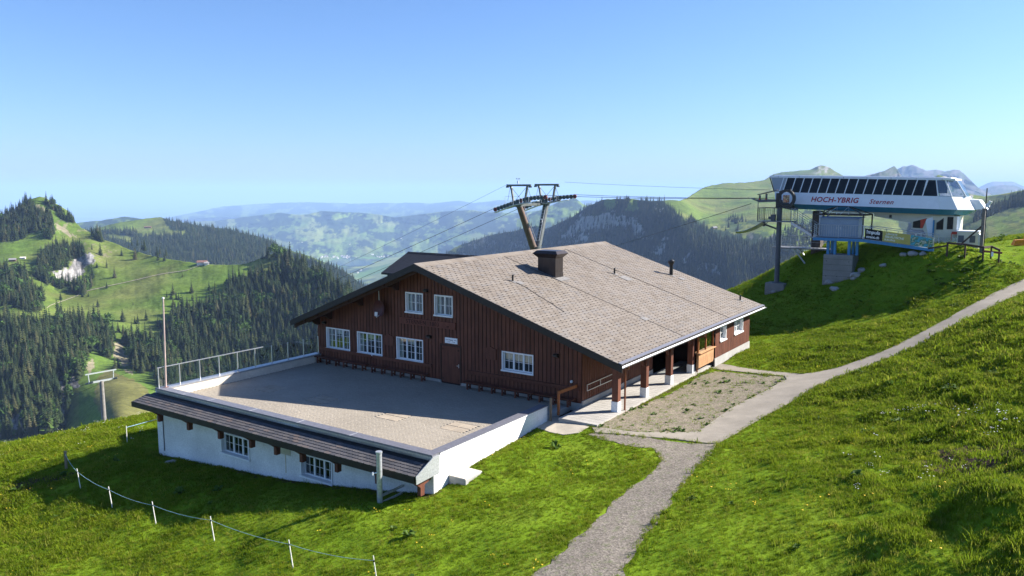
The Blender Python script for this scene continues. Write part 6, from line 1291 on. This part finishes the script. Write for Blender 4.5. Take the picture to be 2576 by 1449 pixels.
def forest(hill, polys, count, hm, hs, jit=(0, 0), avoid=(), edge_px=6, seed=1, broad=.0, name='spruce_forest', label='', dens=None):
    r = np.random.default_rng(seed); L = [np.array(p) for p in polys]; bb = np.array([[min(p[:, 0].min() for p in L), min(p[:, 1].min() for p in L)], [max(p[:, 0].max() for p in L), max(p[:, 1].max() for p in L)]])
    px = r.uniform(bb[0, 0], bb[1, 0], count * 8); py = r.uniform(bb[0, 1], bb[1, 1], count * 8)
    wx = px + edge_px * fbm(px / 15, py / 15, 101 + seed, 3); wy = py + edge_px * .7 * fbm(px / 15, py / 15, 131 + seed, 3)
    ok = np.zeros(px.shape, bool)
    for p in polys: ok |= inpoly(wx, wy, p)
    thin = r.random(px.shape) < .8
    for p in avoid:
        ok &= ~inpoly(px, py, p)
        if hill is hillB: ok &= ~((inpoly(px, py - 14, p) | inpoly(px, py - 28, p)) & thin)
    ok &= py > hill.t(px) + .3
    if dens is not None: ok &= r.random(px.shape) < dens(px, py)
    px, py = px[ok][:count], py[ok][:count]; P = hill.pos(px, py); n = len(P)
    h = np.clip(r.normal(hm, hs, n), hm * .35, hm * 1.7); w = h * r.uniform(1.0, 1.5, n)
    idx = r.integers(0, len(CON), n); srcs = list(CON)
    if broad: srcs = srcs + BLOB; m = r.random(n) < broad; idx = np.where(m, len(CON) + r.integers(0, 2, n), idx); h = np.where(m, h * .7, h); w = np.where(m, h * 1.1, w)
    rot = np.stack([r.normal(0, .03, n), r.normal(0, .03, n), r.uniform(0, 6.28, n)], -1)
    P[:, 2] -= .4
    return scatter(name, label, P, rot, np.stack([w, w, h], -1), srcs, idx)
big = [FB[7], FB[9], FB[10], FB[6]]
forest(hillB, big, 4800, 18.5, 6, avoid=CLB, seed=1, broad=.13, label='dense dark spruce forest covering the near hillside')
forest(hillB, [FB[0], FB[1], FB[2], FB[3], FB[4], FB[5], FB[8]], 1350, 15, 4, avoid=CLB, seed=2, broad=.08, label='clumps of dark spruces around the knoll and the pale cliff')
FC = [[(150, 586), (240, 576), (300, 562), (404, 545), (521, 570), (603, 583), (680, 602), (739, 631), (829, 664), (930, 728), (930, 760), (500, 700), (150, 640)]]
forest(hillC, FC, 5200, 20, 4, avoid=[[(x, y) for x, y in p] for p in MC], seed=3, label='dense forest on the flank of the meadow hill')
FH = [[(1119, 638), (1194, 602), (1288, 580), (1330, 570), (1369, 575), (1440, 544), (1478, 518), (1545, 498), (1586, 498), (1681, 500), (1700, 520), (1740, 545), (1790, 590), (1900, 620), (1960, 600), (2050, 590), (2080, 620), (2000, 650), (1960, 740), (1850, 760), (1500, 700), (1250, 700), (1119, 680)]]
forest(hillH, FH, 7500, 20, 5, avoid=MEADH, seed=4, label='dark forest on the shaded cliff mountain', dens=lambda x, y: np.where(np.any([inpoly(x, y, p) for p in ROCKH], 0), .22, 1.0))
FH2 = [z2b([(1990, 470), (2040, 430), (2170, 440), (2180, 480), (2080, 500)]), z2b([(1810, 610), (1870, 560), (1900, 620)]), z2b([(1900, 660), (1940, 600), (1950, 670)]), z2b([(2030, 560), (2110, 520), (2110, 580)]), z2b([(1970, 560), (2010, 520), (2010, 575)]), [(1940, 590), (2010, 560), (2060, 570), (2080, 620), (1960, 640)]]
forest(hillH, FH2, 240, 20, 4, seed=5, edge_px=2, label='scattered spruce clumps on the sunlit alp')
forest(hillJ, FJ, 650, 18, 4, seed=6, edge_px=3, label='band of dark forest on the right-hand slope')

# lone trees: things of their own
def crown_mesh(k):
    V, F = CONMESH[k]; me = bpy.data.meshes.new('crown'); me.from_pydata(V, [], F); me.materials.append(M_NEEDLE); return me
CRM = [crown_mesh(k) for k in range(len(CONMESH))]; tV, tF = trunkVF(); TRM = bpy.data.meshes.new('trunk'); TRM.from_pydata(tV, [], tF); TRM.materials.append(M_BARK)
ORD = ['leftmost', 'second from left', 'third from left', 'fourth from left', 'fifth from left', 'sixth from left', 'seventh from left', 'eighth from left', 'ninth from left', 'tenth from left', 'eleventh from left', 'twelfth from left', 'thirteenth from left', 'fourteenth from left', 'fifteenth from left', 'sixteenth from left']
GROUPS = [
    ('on the meadow ridge above the hut path', z7, [(1295, 612, 30), (1325, 592, 45), (1383, 590, 50), (1432, 630, 60), (1455, 635, 80), (1580, 690, 60), (1610, 675, 55), (1672, 692, 60)]),
    ('on the open meadow right of the pale cliff', z7, [(925, 632, 40), (1012, 690, 90), (1075, 815, 65), (930, 920, 95), (977, 812, 40), (1155, 915, 80), (1225, 692, 55), (1360, 732, 85), (1367, 690, 60), (1592, 738, 70), (1655, 742, 62)]),
    ('along the pale track across the meadow', z7, [(585, 1217, 45), (611, 1140, 60), (611, 1225, 30), (830, 1108, 65), (890, 1106, 40), (985, 1207, 55), (1075, 1022, 48), (1340, 1187, 25), (1835, 907, 38)]),
    ('in the loose group left of the big forest', z7, [(1680, 1110, 50), (1722, 1130, 60), (1742, 1085, 85), (1775, 1132, 70), (1745, 1205, 70), (1765, 1255, 75), (1795, 1222, 60), (1885, 1212, 80), (1930, 1067, 85), (1936, 1142, 55), (2010, 1207, 80), (2105, 1042, 70), (2140, 1072, 50), (2167, 1092, 105), (2120, 1197, 95), (1800, 1140, 60)]),
    ('on the meadow behind the flagpole', z8, [(1190, 388, 85), (1240, 402, 65), (1237, 282, 95), (1325, 372, 70), (1358, 302, 55), (1388, 300, 70), (1440, 452, 45), (1472, 268, 75), (1590, 332, 85), (1612, 350, 70), (1625, 470, 80), (1650, 400, 85)]),
    ('at the upper edge of the left forest', z7, [(60, 1292, 35), (195, 895, 75), (218, 905, 90), (262, 1335, 40), (290, 1002, 70), (580, 1322, 75)]),
    ('among the rocks on the cliff foot', z8, [(1010, 620, 110), (1160, 760, 95), (1190, 750, 70), (1380, 780, 120), (1437, 790, 55), (1500, 780, 70)])]
SIDES = ['tall', 'slim', 'small', 'bushy', 'dark']
for gi_, (where, zf, L) in enumerate(GROUPS):
    L = sorted(L)
    for i, (x, y, h) in enumerate(L):
        px, py = zf([(x, y)])[0]; P = hillB.pos(np.array([px]), np.array([py]))[0]; H = h * .25 / FPX * P[1] * 1.45; k = (i * 3 + gi_) % len(CRM)
        t_ = thing('spruce_tree', 'lone spruce ' + where + ', ' + ORD[i], 'tree', (P[0], P[1], P[2] - .3), (i * 1.7) % 6.28, 'spruces ' + where)
        w = H * (1.35 + .3 * ((i * 7) % 4) / 4)
        inst(CRM[k], 'crown', t_, scale=(w, w, H)); inst(TRM, 'trunk', t_, scale=(w, w, H))

# grass, flowers and weeds near by
M_GRASS = leaf_material('grass_blades', [(0, (.122, .182, .010)), (.4, (.165, .238, .014)), (.75, (.205, .258, .020)), (1, (.28, .28, .05))], .5, .45, .8, .04)
M_WEED = leaf_material('broad_weed_leaves', [(0, (.07, .13, .016)), (1, (.11, .18, .03))], .4, .6, .6)
M_YELLOW = simple('yellow_petals', (.75, .50, .02), .6, var=.15); M_PETAL = simple('white_petals', (.75, .75, .72), .6, var=.05)
def tuft(seed, n=16, h=.17, spread=.19, w=.012):
    r = random.Random(seed); V = []; F = []
    for k in range(n):
        a = r.uniform(0, 6.28); d = r.uniform(0, spread); x, y = d * math.cos(a), d * math.sin(a); b_ = r.uniform(0, 6.28); hh = h * r.uniform(.5, 1.2); l = hh * r.uniform(.2, .8); c = math.cos(b_), math.sin(b_); nn = len(V)
        V += [(x - c[1] * w, y + c[0] * w, -.02), (x + c[1] * w, y - c[0] * w, -.02), (x + c[0] * l * .4 + c[1] * w * .7, y + c[1] * l * .4 - c[0] * w * .7, hh * .65), (x + c[0] * l * .4 - c[1] * w * .7, y + c[1] * l * .4 + c[0] * w * .7, hh * .65), (x + c[0] * l, y + c[1] * l, hh)]
        F += [(nn, nn + 1, nn + 2, nn + 3), (nn + 3, nn + 2, nn + 4)]
    return src_mesh('grass_source', V, F, [M_GRASS])
def weed(seed):
    r = random.Random(seed); V = []; F = []
    for k in range(16):
        a = r.uniform(0, 6.28); L = r.uniform(.18, .36); w = L * .28; up = r.uniform(.3, .9); c, s = math.cos(a), math.sin(a); n = len(V)
        V += [(0, 0, 0), (c * L * .55 - s * w, s * L * .55 + c * w, L * up), (c * L, s * L, L * up * .9), (c * L * .55 + s * w, s * L * .55 - c * w, L * up)]; F += [(n, n + 1, n + 2, n + 3)]
    return src_mesh('weed_source', V, F, [M_WEED])
def flower(mat, sz, n=3):
    V = []; F = []; r = random.Random(n)
    for k in range(n):
        x, y, z = r.uniform(-.12, .12), r.uniform(-.12, .12), r.uniform(.12, .24); m = len(V)
        V += [(x + sz * math.cos(q), y + sz * math.sin(q), z + .01 * (i % 2)) for i, q in enumerate(np.linspace(0, 6.28, 7)[:-1])]; F.append(tuple(range(m, m + 6)))
    return src_mesh('flower_source', V, F, [mat])
NOGRASS = [CONC, GRAV, APRON] + BUILT
def ground_pts(n, x0, x1, y0, y1, seed, dens, maxd=85, avoid=NOGRASS, margin=.0):
    r = np.random.default_rng(seed); X = r.uniform(x0, x1, n); Y = r.uniform(y0, y1, n)
    ok = r.random(n) < dens(X, Y); X, Y = X[ok], Y[ok]; Z = GR(X, Y); px, py = to_px(np.stack([X, Y, Z], -1)); ok = (px > -420) & (px < 3000) & (py > 560) & (py < 1640); X, Y = X[ok], Y[ok]
    ok = np.ones(len(X), bool)
    for p in avoid: ok &= ~inpoly(X, Y, p)
    X, Y = X[ok], Y[ok]; return np.stack([X, Y, ground_z(X, Y)], -1), r
def rise(P): return sstep(6, 16, P[:, 0] - .22 * (P[:, 1] - 20)) * sstep(60, 45, P[:, 1])
near = lambda X, Y: np.clip((34.0 / np.hypot(X, Y)) ** 1.5, .10, 1) * (1 - .93 * inpoly(X, Y, YARD)) * (1 - .9 * inpoly(X, Y, STATION_PAD))
SOILS = [(on_z(2460, 1170, 2.3), 1.3, 2.2), (on_z(2560, 1110, 2.8), 1.0, 1.2), (on_z(100, 1215, -4.0), 2.2, .7)]
def soilk(X, Y):
    k = 1.0
    for sp_, a, b_ in SOILS: k = k * (1 - .8 * np.exp(-(((X - sp_[0]) / a) ** 2 + ((Y - sp_[1]) / b_) ** 2)))
    return k
P, r = ground_pts(950000, -75, 75, 8, 82, 11, lambda X, Y: near(X, Y) * soilk(X, Y))
n = len(P); mown = sstep(2, 12, P[:, 0] - .22 * (P[:, 1] - 20)); h = (.40 + .45 * rise(P) + .25 * sstep(-10, -25, P[:, 0])) * r.uniform(.6, 1.35, n) * (1 + .35 * fbm(P[:, 0] / 1.3, P[:, 1] / 1.3, 71, 3)); w = h * r.uniform(1.0, 1.6, n) * np.clip(np.hypot(P[:, 0], P[:, 1]) / 34, .8, 2.0)
scatter('grass', 'short bright green meadow grass', P, np.stack([r.normal(0, .15, n), r.normal(0, .15, n), r.uniform(0, 6.28, n)], -1), np.stack([w, w, h], -1), [tuft(1), tuft(2), tuft(3, 9, .22), tuft(4, 14, .12)])
# taller clumps and weeds
def clump(X, Y): return sstep(.25, .6, fbm(X / 2.2, Y / 2.2, 83, 3)) * (.25 + sstep(6, 16, X - .22 * (Y - 20))) * np.clip((30 / np.hypot(X, Y)) ** 1.3, .1, 1)
P, r = ground_pts(60000, -60, 60, 9, 70, 12, clump, avoid=NOGRASS + [YARD])
n = len(P); h = r.uniform(.5, 1.15, n); scatter('tall_grass', 'taller grass tussocks on the rough slope', P, np.stack([r.normal(0, .2, n), r.normal(0, .2, n), r.uniform(0, 6.28, n)], -1), np.stack([h * 1.1, h * 1.1, h], -1), [tuft(5, 14, .24), tuft(6, 12, .28)])
kx, ky = SW(0.5, -4, 0)[:2]
def weedd(X, Y): return .015 * sstep(.0, .5, fbm(X / 3, Y / 3, 87, 3)) + .75 * np.exp(-(((X - 34) / 4.0) ** 2 + ((Y - 57.5) / 2.2) ** 2)) + .25 * np.exp(-(((X - 42) / 5) ** 2 + ((Y - 68) / 4) ** 2)) + .10 * sstep(6, 16, X - .22 * (Y - 20)) * sstep(.1, .5, fbm(X / 2, Y / 2, 93, 3)) * (Y < 40)
P, r = ground_pts(26000, -60, 60, 9, 74, 13, weedd, avoid=NOGRASS + [YARD, STATION_PAD])
n = len(P); h = r.uniform(.4, .95, n); scatter('weeds', 'broad-leaved weeds in the meadow and on the bank', P, np.stack([r.normal(0, .2, n), r.normal(0, .2, n), r.uniform(0, 6.28, n)], -1), np.stack([h, h, h], -1), [weed(1), weed(2), weed(3)])
def yw(X, Y): return (.03 + .45 * sstep(.4, .7, fbm(X / .9, Y / .9, 97, 3)) + .6 * sstep(.45, .1, polydist(X, Y, YARD + [YARD[0]]))) * inpoly(X, Y, YARD)
P, r = ground_pts(9000, -2, 20, 30, 52, 14, yw, avoid=BUILT)
n = len(P); h = r.uniform(.15, .42, n); scatter('yard_weeds', 'sparse weeds growing in the gravel yard', P, np.stack([r.normal(0, .2, n), r.normal(0, .2, n), r.uniform(0, 6.28, n)], -1), np.stack([h * 1.6, h * 1.6, h], -1), [tuft(7, 14, .16), weed(5), tuft(8, 14, .2)])
yl = lambda X, Y: np.clip((30 / np.hypot(X, Y)), .3, 1) * (.10 * sstep(-.1, .5, fbm(X / 3.5, Y / 3.5, 99, 3)) + .5 * np.exp(-(((X - 40) / 6) ** 2 + ((Y - 57) / 3) ** 2)))
P, r = ground_pts(30000, -50, 60, 12, 72, 15, yl, avoid=NOGRASS + [YARD])
n = len(P); h = r.uniform(.7, 1.3, n); scatter('yellow_flowers', 'yellow meadow flowers dotted in the grass', P, np.stack([0 * h, 0 * h, r.uniform(0, 6.28, n)], -1), np.stack([h, h, h], -1), [flower(M_YELLOW, .022), flower(M_YELLOW, .028, 2)])
wl = lambda X, Y: .28 * sstep(.1, .6, fbm(X / 1.8, Y / 1.8, 103, 3)) * sstep(9, 14, X - .1 * (Y - 20)) * (Y < 34) + .05 * np.exp(-(((X + 33) / 10) ** 2 + ((Y - 52) / 5) ** 2))
P, r = ground_pts(30000, -50, 40, 12, 60, 16, wl, avoid=NOGRASS + [YARD])
n = len(P); h = r.uniform(.8, 1.6, n); scatter('white_flowers', 'small white meadow flowers on the rough slope', P, np.stack([0 * h, 0 * h, r.uniform(0, 6.28, n)], -1), np.stack([h, h, h], -1), [flower(M_PETAL, .016, 4), flower(M_PETAL, .014, 5)])

def edge(X, Y): return .5 * sstep(.28, .0, np.minimum(polydist(X, Y, GRAV + [GRAV[0]]), polydist(X, Y, CONC + [CONC[0]]))) * (.35 + .65 * (fbm(X / .8, Y / .8, 117, 3) > 0)) * ~inpoly(X, Y, YARD)
P, r = ground_pts(160000, -2, 36, 14, 56, 17, edge, avoid=BUILT)
n = len(P); h = r.uniform(.25, .6, n); P[:, 2] += .02; scatter('verge_grass', 'grass creeping over the edges of the paths', P, np.stack([r.normal(0, .2, n), r.normal(0, .2, n), r.uniform(0, 6.28, n)], -1), np.stack([h * 1.3, h * 1.3, h], -1), [tuft(9, 12, .2), tuft(10, 14, .16)])
# ------------------------------------------------------------------ fences, mast, rocks, huts, village
M_PLPOST = simple('white_plastic_post', (.72, .70, .62), .5, var=.08); M_CORD = simple('blue_white_cord', (.35, .55, .62), .6); M_FENCEW = wood_mat('dark_fence_wood', (.07, .042, .032))
FP = [(204, 1230, 1.05, 'farthest left white fence post beside the shadow edge', M_PLPOST), (284, 1279, 1.05, 'white fence post second from the left end of the cord', M_PLPOST), (394, 1321, 1.05, 'white fence post third from the left on the lawn', M_PLPOST), (541, 1363, 1.05, 'white fence post fourth from the left on the lawn', M_PLPOST), (739, 1430, 1.05, 'white fence post at the bottom below the white wall', M_PLPOST), (952, 1478, 1.05, 'white fence post cut off by the bottom frame edge', M_PLPOST)]
def ground_hit(px, py):
    d = rays(px, py); lo, hi = 8.0, 120.0
    ts = np.linspace(8, 120, 1200); Q = d[None] * (ts / d[1])[:, None]; gzv = ground_z(Q[:, 0], Q[:, 1]); below = np.where(Q[:, 2] + HC < gzv)[0]
    k = below[0] if len(below) else 1199; return Q[k, 0], Q[k, 1], gzv[k]
tops = []
def fence_post(px, py, h, lab, mat, lean=(0, 0), wood=False):
    x, y, z = ground_hit(px, py); o = thing('fence_post', lab, 'fence post', (x, y, z - .02), 0, 'cord fence posts on the lower lawn')
    b = MB()
    if wood: b.box(-.05, .05, -.05, .05, -.2, h)
    else: b.tube([(0, 0, -.2), (lean[0], lean[1], h)], [.024, .018], 7)
    b.build('shaft', mat, o)
    b = MB(); b.tube([(lean[0] * .84, -.03, h * .82), (lean[0] * .84, -.03, h * .87)], .03, 6); b.build('insulator', M_BLACK, o); tops.append((x + lean[0] * .84, y - .03, z + h * .845))
fence_post(167, 1180, 1.0, 'dark wooden fence post at the left end of the cord', M_GREYWOOD, wood=True)
for px, py, h, lab, m in FP: fence_post(px, py, h, lab, m, (-.14, 0))
b = MB(); P = []
for a, c in zip(tops[:-1], tops[1:]):
    for i in range(10): f = i / 10; P.append(tuple(np.array(a) * (1 - f) + np.array(c) * f - np.array([0, 0, .10 * 4 * f * (1 - f)])))
P.append(tops[-1]); b.tube(P, .007, 5); tag(b.build('electric_cord', M_CORD), 'pale blue electric fence cord strung between the posts', 'cord')
x, y, z = ground_hit(320, 1113)
o = thing('fence_post', 'lone white fence post on the far crest left of the wall', 'fence post', (x, y, z)); b = MB(); b.tube([(0, 0, -.2), (0, 0, 1.0)], [.03, .02], 7); b.build('shaft', M_PLPOST, o); b = MB(); b.tube([(0, 0, .9), (1.9, 1.6, 1.15)], .02, 5); b.build('tape', M_CORD, o)
# wooden guard fence on the station forecourt
gf = thing('wooden_fence', 'dark brown wooden rail fence on the station forecourt', 'fence', SW(2.4, -3.4, 0), SRZ)
PO = [(0.0, 0), (1.2, .0), (2.4, .0), (2.75, 1.4), (3.4, .25)]; PZ = []
for (x_, y_) in PO:
    q = SW(2.4 + x_, -3.4 + y_, 0); PZ.append(gz(q.x, q.y)); b = MB(); b.box(x_ - .06, x_ + .06, y_ - .06, y_ + .06, PZ[-1] - .3, PZ[-1] + 1.05); b.build('post', M_FENCEW, gf)
def frail(i, j, dz=1.0): b = MB(); b.bar((*PO[i], PZ[i] + dz), (*PO[j], PZ[j] + dz), .07, .15); b.build('rail', M_FENCEW, gf)
frail(0, 1); frail(1, 2); frail(2, 3, .98); frail(3, 4, .98)
q = SW(.9, -3.2, 0); b = MB(); b.bar((-1.35, .1, gz(q.x, q.y) + .75), (0, 0, PZ[0] + .8), .07, .13); b.build('rail', M_FENCEW, gf)
b = MB(); b.bar((PO[2][0], PO[2][1] - .1, PZ[2] + .72), (PO[4][0] + .2, PO[4][1] - .1, PZ[4] + .78), .05, .16); rl = b.build('barrier_board', simple('red_brown_board', (.20, .06, .04), .6), gf); b = MB(); b.box(2.92, 3.06, -.02, 0.0, PZ[4] + .5, PZ[4] + .85); b.build('notice', M_WHITE, rl)
# mast with antenna, container, box
q = SW(4.35, -1.0, 0); zb = gz(q.x, q.y)
ms = thing('antenna_mast', 'brown mast with slanting brace and antenna beside the station', 'mast', (q.x, q.y, zb), SRZ); mh = 9.75 - zb
b = MB(); b.box(-.11, .11, -.11, .11, -.5, mh); b.build('post', simple('grey_brown_mast', (.17, .15, .13), .7), ms)
b = MB(); b.tube([(.1, 0, mh - .2), (.1, 0, mh + 1.55)], .04, 8); b.build('antenna', M_BLACK, ms)
b = MB(); b.bar((0, 0, mh * .62), (-1.9, -.3, .0), .1, .12); b.build('brace', M_FENCEW, ms)
b = MB(); b.box(.14, .36, -.12, .12, mh + .1, mh + .4); b.tube([(.3, 0, mh + .3), (.42, 0, mh + .55)], [.1, .14], 10); b.build('radio_unit', M_WHITE, ms)
b = MB(); b.tube([(.18, -.1, 0), (.18, -.1, mh)], .03, 6); b.build('conduit', M_BLACK, ms)
q = SW(3.2, .8, 0); zb = gz(q.x, q.y)
ct = thing('service_container', 'cream service container behind the station fence', 'container', (q.x, q.y, zb), SRZ)
b = MB(); b.box(-.75, .75, -.6, .9, -.2, 1.15); b.build('body', M_SBEIGE, ct, bevel=.02); b = MB(); b.box(-.79, .79, -.64, .94, 1.15, 1.22); b.build('lid', M_SWHITE, ct)
for x_ in (-.45, .35): b = MB(); b.box(x_ - .2, x_ + .2, -.615, -.6, .3, .85); b.build('vent_grille', M_PYLON, ct)
b = MB(); b.tube([(.82, -.5, -.1), (.82, -.5, .9), (.72, -.5, 1.0)], .12, 10); b.build('duct', M_GALV, ct)
x, y, z = ground_hit(2566, 618)
ob = thing('orange_plough', 'orange metal plough blade at the right edge of the picture', 'plough', (x, y, z), 0)
b = MB(); b.prism([(-.55, 0, .05), (-.5, -.15, .0), (1.2, -.15, .0), (1.2, 0, .55), (-.35, 0, .45)], (0, .35, 0)); b.build('blade', M_ORNG if False else simple('orange_enamel', (.62, .22, .02), .45), ob); b = MB(); b.tube([(.35, .1, .4), (.35, .1, .95)], .03, 6); b.build('marker_rod', M_ORNG, ob)
# rocks on the bank below the station
M_ROCK = concrete_material('pale_limestone', (.36, .35, .33), 1.5)
def rock(seed):
    r = random.Random(seed); bm = bmesh.new(); bmesh.ops.create_icosphere(bm, subdivisions=2, radius=1.0)
    for v in bm.verts: v.co = v.co * (1 + .28 * float(fbm(v.co.x * 1.6 + seed, v.co.y * 1.6 + v.co.z * 1.3, seed, 3))); v.co.z *= .62
    me = bpy.data.meshes.new('rock'); bm.to_mesh(me); bm.free(); me.materials.append(M_ROCK); return me
RK = [rock(k) for k in range(4)]
RP_ = [((1105, 1022), .42, 'large pale boulder right of the concrete pier'), ((1150, 975), .33, 'pale rock above the boulder beside the pier'), ((1080, 1050), .25, 'small flat rock below the boulder by the pier'), ((865, 1078), .36, 'pale rock at the left foot of the concrete pier'), ((912, 1142), .34, 'rock in the grass below the concrete pier'), ((1340, 935), .28, 'lone pale rock in the shaded bank'), ((1520, 838), .3, 'left stone of the row under the ramp'), ((1600, 835), .34, 'middle stone of the row under the ramp'), ((1690, 828), .3, 'right stone of the row under the ramp'), ((380, 1160), .25, 'small rock by the pylon footing'), ((1060, 1015), .2, 'smallest rock touching the pier')]
for k, ((a, c), s, lab) in enumerate(RP_):
    px, py = z5([(a, c)])[0]; x, y, z = ground_hit(px, py); o = bpy.data.objects.new('rock', RK[k % 4]); COL.objects.link(o); o.location = (x, y, z + s * .1); o.scale = (s * 1.2, s, s); o.rotation_euler = (0, 0, k * 1.3); tag(o, lab, 'rock', 'rocks on the station bank')
x, y, z = ground_hit(430, 1164); o = bpy.data.objects.new('rock', RK[1]); COL.objects.link(o); o.location = (x, y, z); o.scale = (.3, .25, .22); tag(o, 'grey rock in the shade left of the white wall', 'rock')
# track across the far meadow
TRK = z7([(470, 1225), (510, 1198), (560, 1178), (640, 1152), (700, 1130), (770, 1105), (820, 1078), (870, 1055), (930, 1040), (1000, 1025), (1100, 1000), (1200, 980), (1300, 958), (1400, 935), (1520, 905), (1640, 880), (1740, 865), (1850, 850), (1900, 838), (1950, 820), (2000, 798), (2030, 785)])
T_ = np.array(TRK); u = np.linspace(0, len(T_) - 1, 200); tx_ = np.interp(u, np.arange(len(T_)), T_[:, 0]); ty_ = np.interp(u, np.arange(len(T_)), T_[:, 1])
A_ = hillB.pos(tx_, ty_ - .7); B_ = hillB.pos(tx_, ty_ + .9); C_ = hillB.pos(tx_, ty_); A_[:, 2] = C_[:, 2] + .8; B_[:, 2] = C_[:, 2] + .7
A_ = C_ + (A_ - C_) * np.minimum(1, 1.6 / np.linalg.norm((A_ - C_)[:, :2], axis=1))[:, None]; B_ = C_ + (B_ - C_) * np.minimum(1, 1.6 / np.linalg.norm((B_ - C_)[:, :2], axis=1))[:, None]
A_[:, 2] = C_[:, 2] + .9; B_[:, 2] = C_[:, 2] + .6
mesh_np('path', np.stack([A_, B_], 1).reshape(-1, 3), np.array([[2 * i, 2 * i + 1, 2 * i + 3, 2 * i + 2] for i in range(199)]), simple('farm_track', (.33, .28, .21), .95), 'structure')['label'] = 'pale farm track crossing the far meadow'
# huts
M_HROOF = simple('hut_roof', (.20, .11, .085), .8); M_HWALL = simple('hut_wall', (.62, .58, .52), .8); M_HWOOD = simple('hut_wood', (.12, .075, .05), .8); M_GROOF = simple('grey_hut_roof', (.24, .23, .23), .7)
def hut(P, L, Wd, H, rz, wall, roofm, name, label, cat='hut', group=None, parts=True):
    o = thing(name, label, cat, tuple(P), rz, group)
    b = MB(); b.prism([(-L / 2, -Wd / 2, -2), (-L / 2, Wd / 2, -2), (-L / 2, Wd / 2, H), (-L / 2, 0, H + Wd * .3), (-L / 2, -Wd / 2, H)], (L, 0, 0)); b.build('wall', wall, o)
    b = MB()
    for s in (-1, 1): b.prism([(-L / 2 - .6, s * (Wd / 2 + .7), H - .35), (L / 2 + .6, s * (Wd / 2 + .7), H - .35), (L / 2 + .6, 0, H + Wd * .3 + .12), (-L / 2 - .6, 0, H + Wd * .3 + .12)], (0, 0, .25))
    b.build('roof', roofm, o); return o
def hp(h, px, py): return h.pos(np.array([px]), np.array([py]))[0]
hut(hp(hillB, 509, 664.5), 14, 8, 3.2, .15, M_HWALL, M_HROOF, 'alpine_hut', 'long reddish-roofed hut on the saddle at the end of the track')
hut(hp(hillB, 520, 665.5), 6, 5, 2.4, .3, M_HWALL, M_GROOF, 'alpine_hut', 'small pale shed right of the saddle hut')
hut(hp(hillB, 32, 657), 9, 6, 2.6, .4, M_HWOOD, M_GROOF, 'alpine_hut', 'dark wooden hut below the knoll at the left edge')
hut(hp(hillB, 58, 651), 7, 4, 1.8, .2, M_HWALL, M_HWALL, 'alpine_hut', 'small white shed right of the dark hut')
hut(hp(hillC, 372, 573), 26, 9, 3, .1, M_HWOOD, M_HROOF, 'alpine_hut', 'tiny farmhouse on the pale meadow hill')
q_ = z2b([(1880, 538)])[0]; hut(hp(hillH, *q_), 16, 10, 3.5, .5, M_HWOOD, M_GROOF, 'alpine_hut', 'grey-roofed barn on the sunlit alp below the cable')
# village by the lake
r = np.random.default_rng(21); HWM = M_HWALL; me_w = None
src_h = []
for k in range(3):
    L, Wd, H = ((16, 12, 7), (22, 13, 8), (13, 11, 6))[k]
    b = MB(); b.prism([(-L / 2, -Wd / 2, -6), (-L / 2, Wd / 2, -6), (-L / 2, Wd / 2, H), (-L / 2, 0, H + 3.5), (-L / 2, -Wd / 2, H)], (L, 0, 0)); w_ = bpy.data.meshes.new('wall'); w_.from_pydata(b.v, [], b.f); w_.materials.append(simple('village_wall', (.72, .68, .62), .8))
    b = MB()
    for s in (-1, 1): b.prism([(-L / 2 - .8, s * (Wd / 2 + .8), H - .4), (L / 2 + .8, s * (Wd / 2 + .8), H - .4), (L / 2 + .8, 0, H + 3.7), (-L / 2 - .8, 0, H + 3.7)], (0, 0, .3))
    f_ = bpy.data.meshes.new('roof'); f_.from_pydata(b.v, [], b.f); f_.materials.append(M_HROOF if k != 1 else M_GROOF); src_h.append((w_, f_))
VS = []
for k in range(64):
    a = r.random(); px = 803 + 95 * r.beta(1.4, 1.4); py = 645 + 4.5 * r.normal() * .6 + (px - 850) * .01; VS.append((px, py))
for k in range(16): VS.append((925 + 70 * r.random(), 641 + 6 * r.random()))
for (px, py) in ((868, 690), (900, 686), (908, 680), (1002, 676), (940, 700), (985, 672), (960, 668), (760, 610), (1010, 600), (1100, 612), (880, 615)): VS.append((px, py))
for k, (px, py) in enumerate(VS):
    if py > 625: p = on_z(px, py, -893.0)
    else: p = hp(hillD, px, py)
    near_ = py > 655; o = thing('village_house', 'tiny farmhouse among the valley fields' if near_ else ('speck-sized farmhouse on the hill behind the lake' if py <= 625 else 'tiny pale house in the distant lakeside village'), 'house', tuple(p), r.uniform(0, 3.1), 'farmhouses in the valley fields' if near_ else ('farmhouses on the far hill' if py <= 625 else 'houses of the lakeside village'))
    w_, f_ = src_h[k % 3]; inst(w_, 'wall', o); inst(f_, 'roof', o)
p = on_z(932, 643, -893.0); hut(p, 90, 40, 12, .1, simple('white_hall', (.8, .8, .78), .7), simple('pale_hall_roof', (.6, .58, .55), .7), 'village_hall', 'long white hall at the right end of the distant village', 'building')
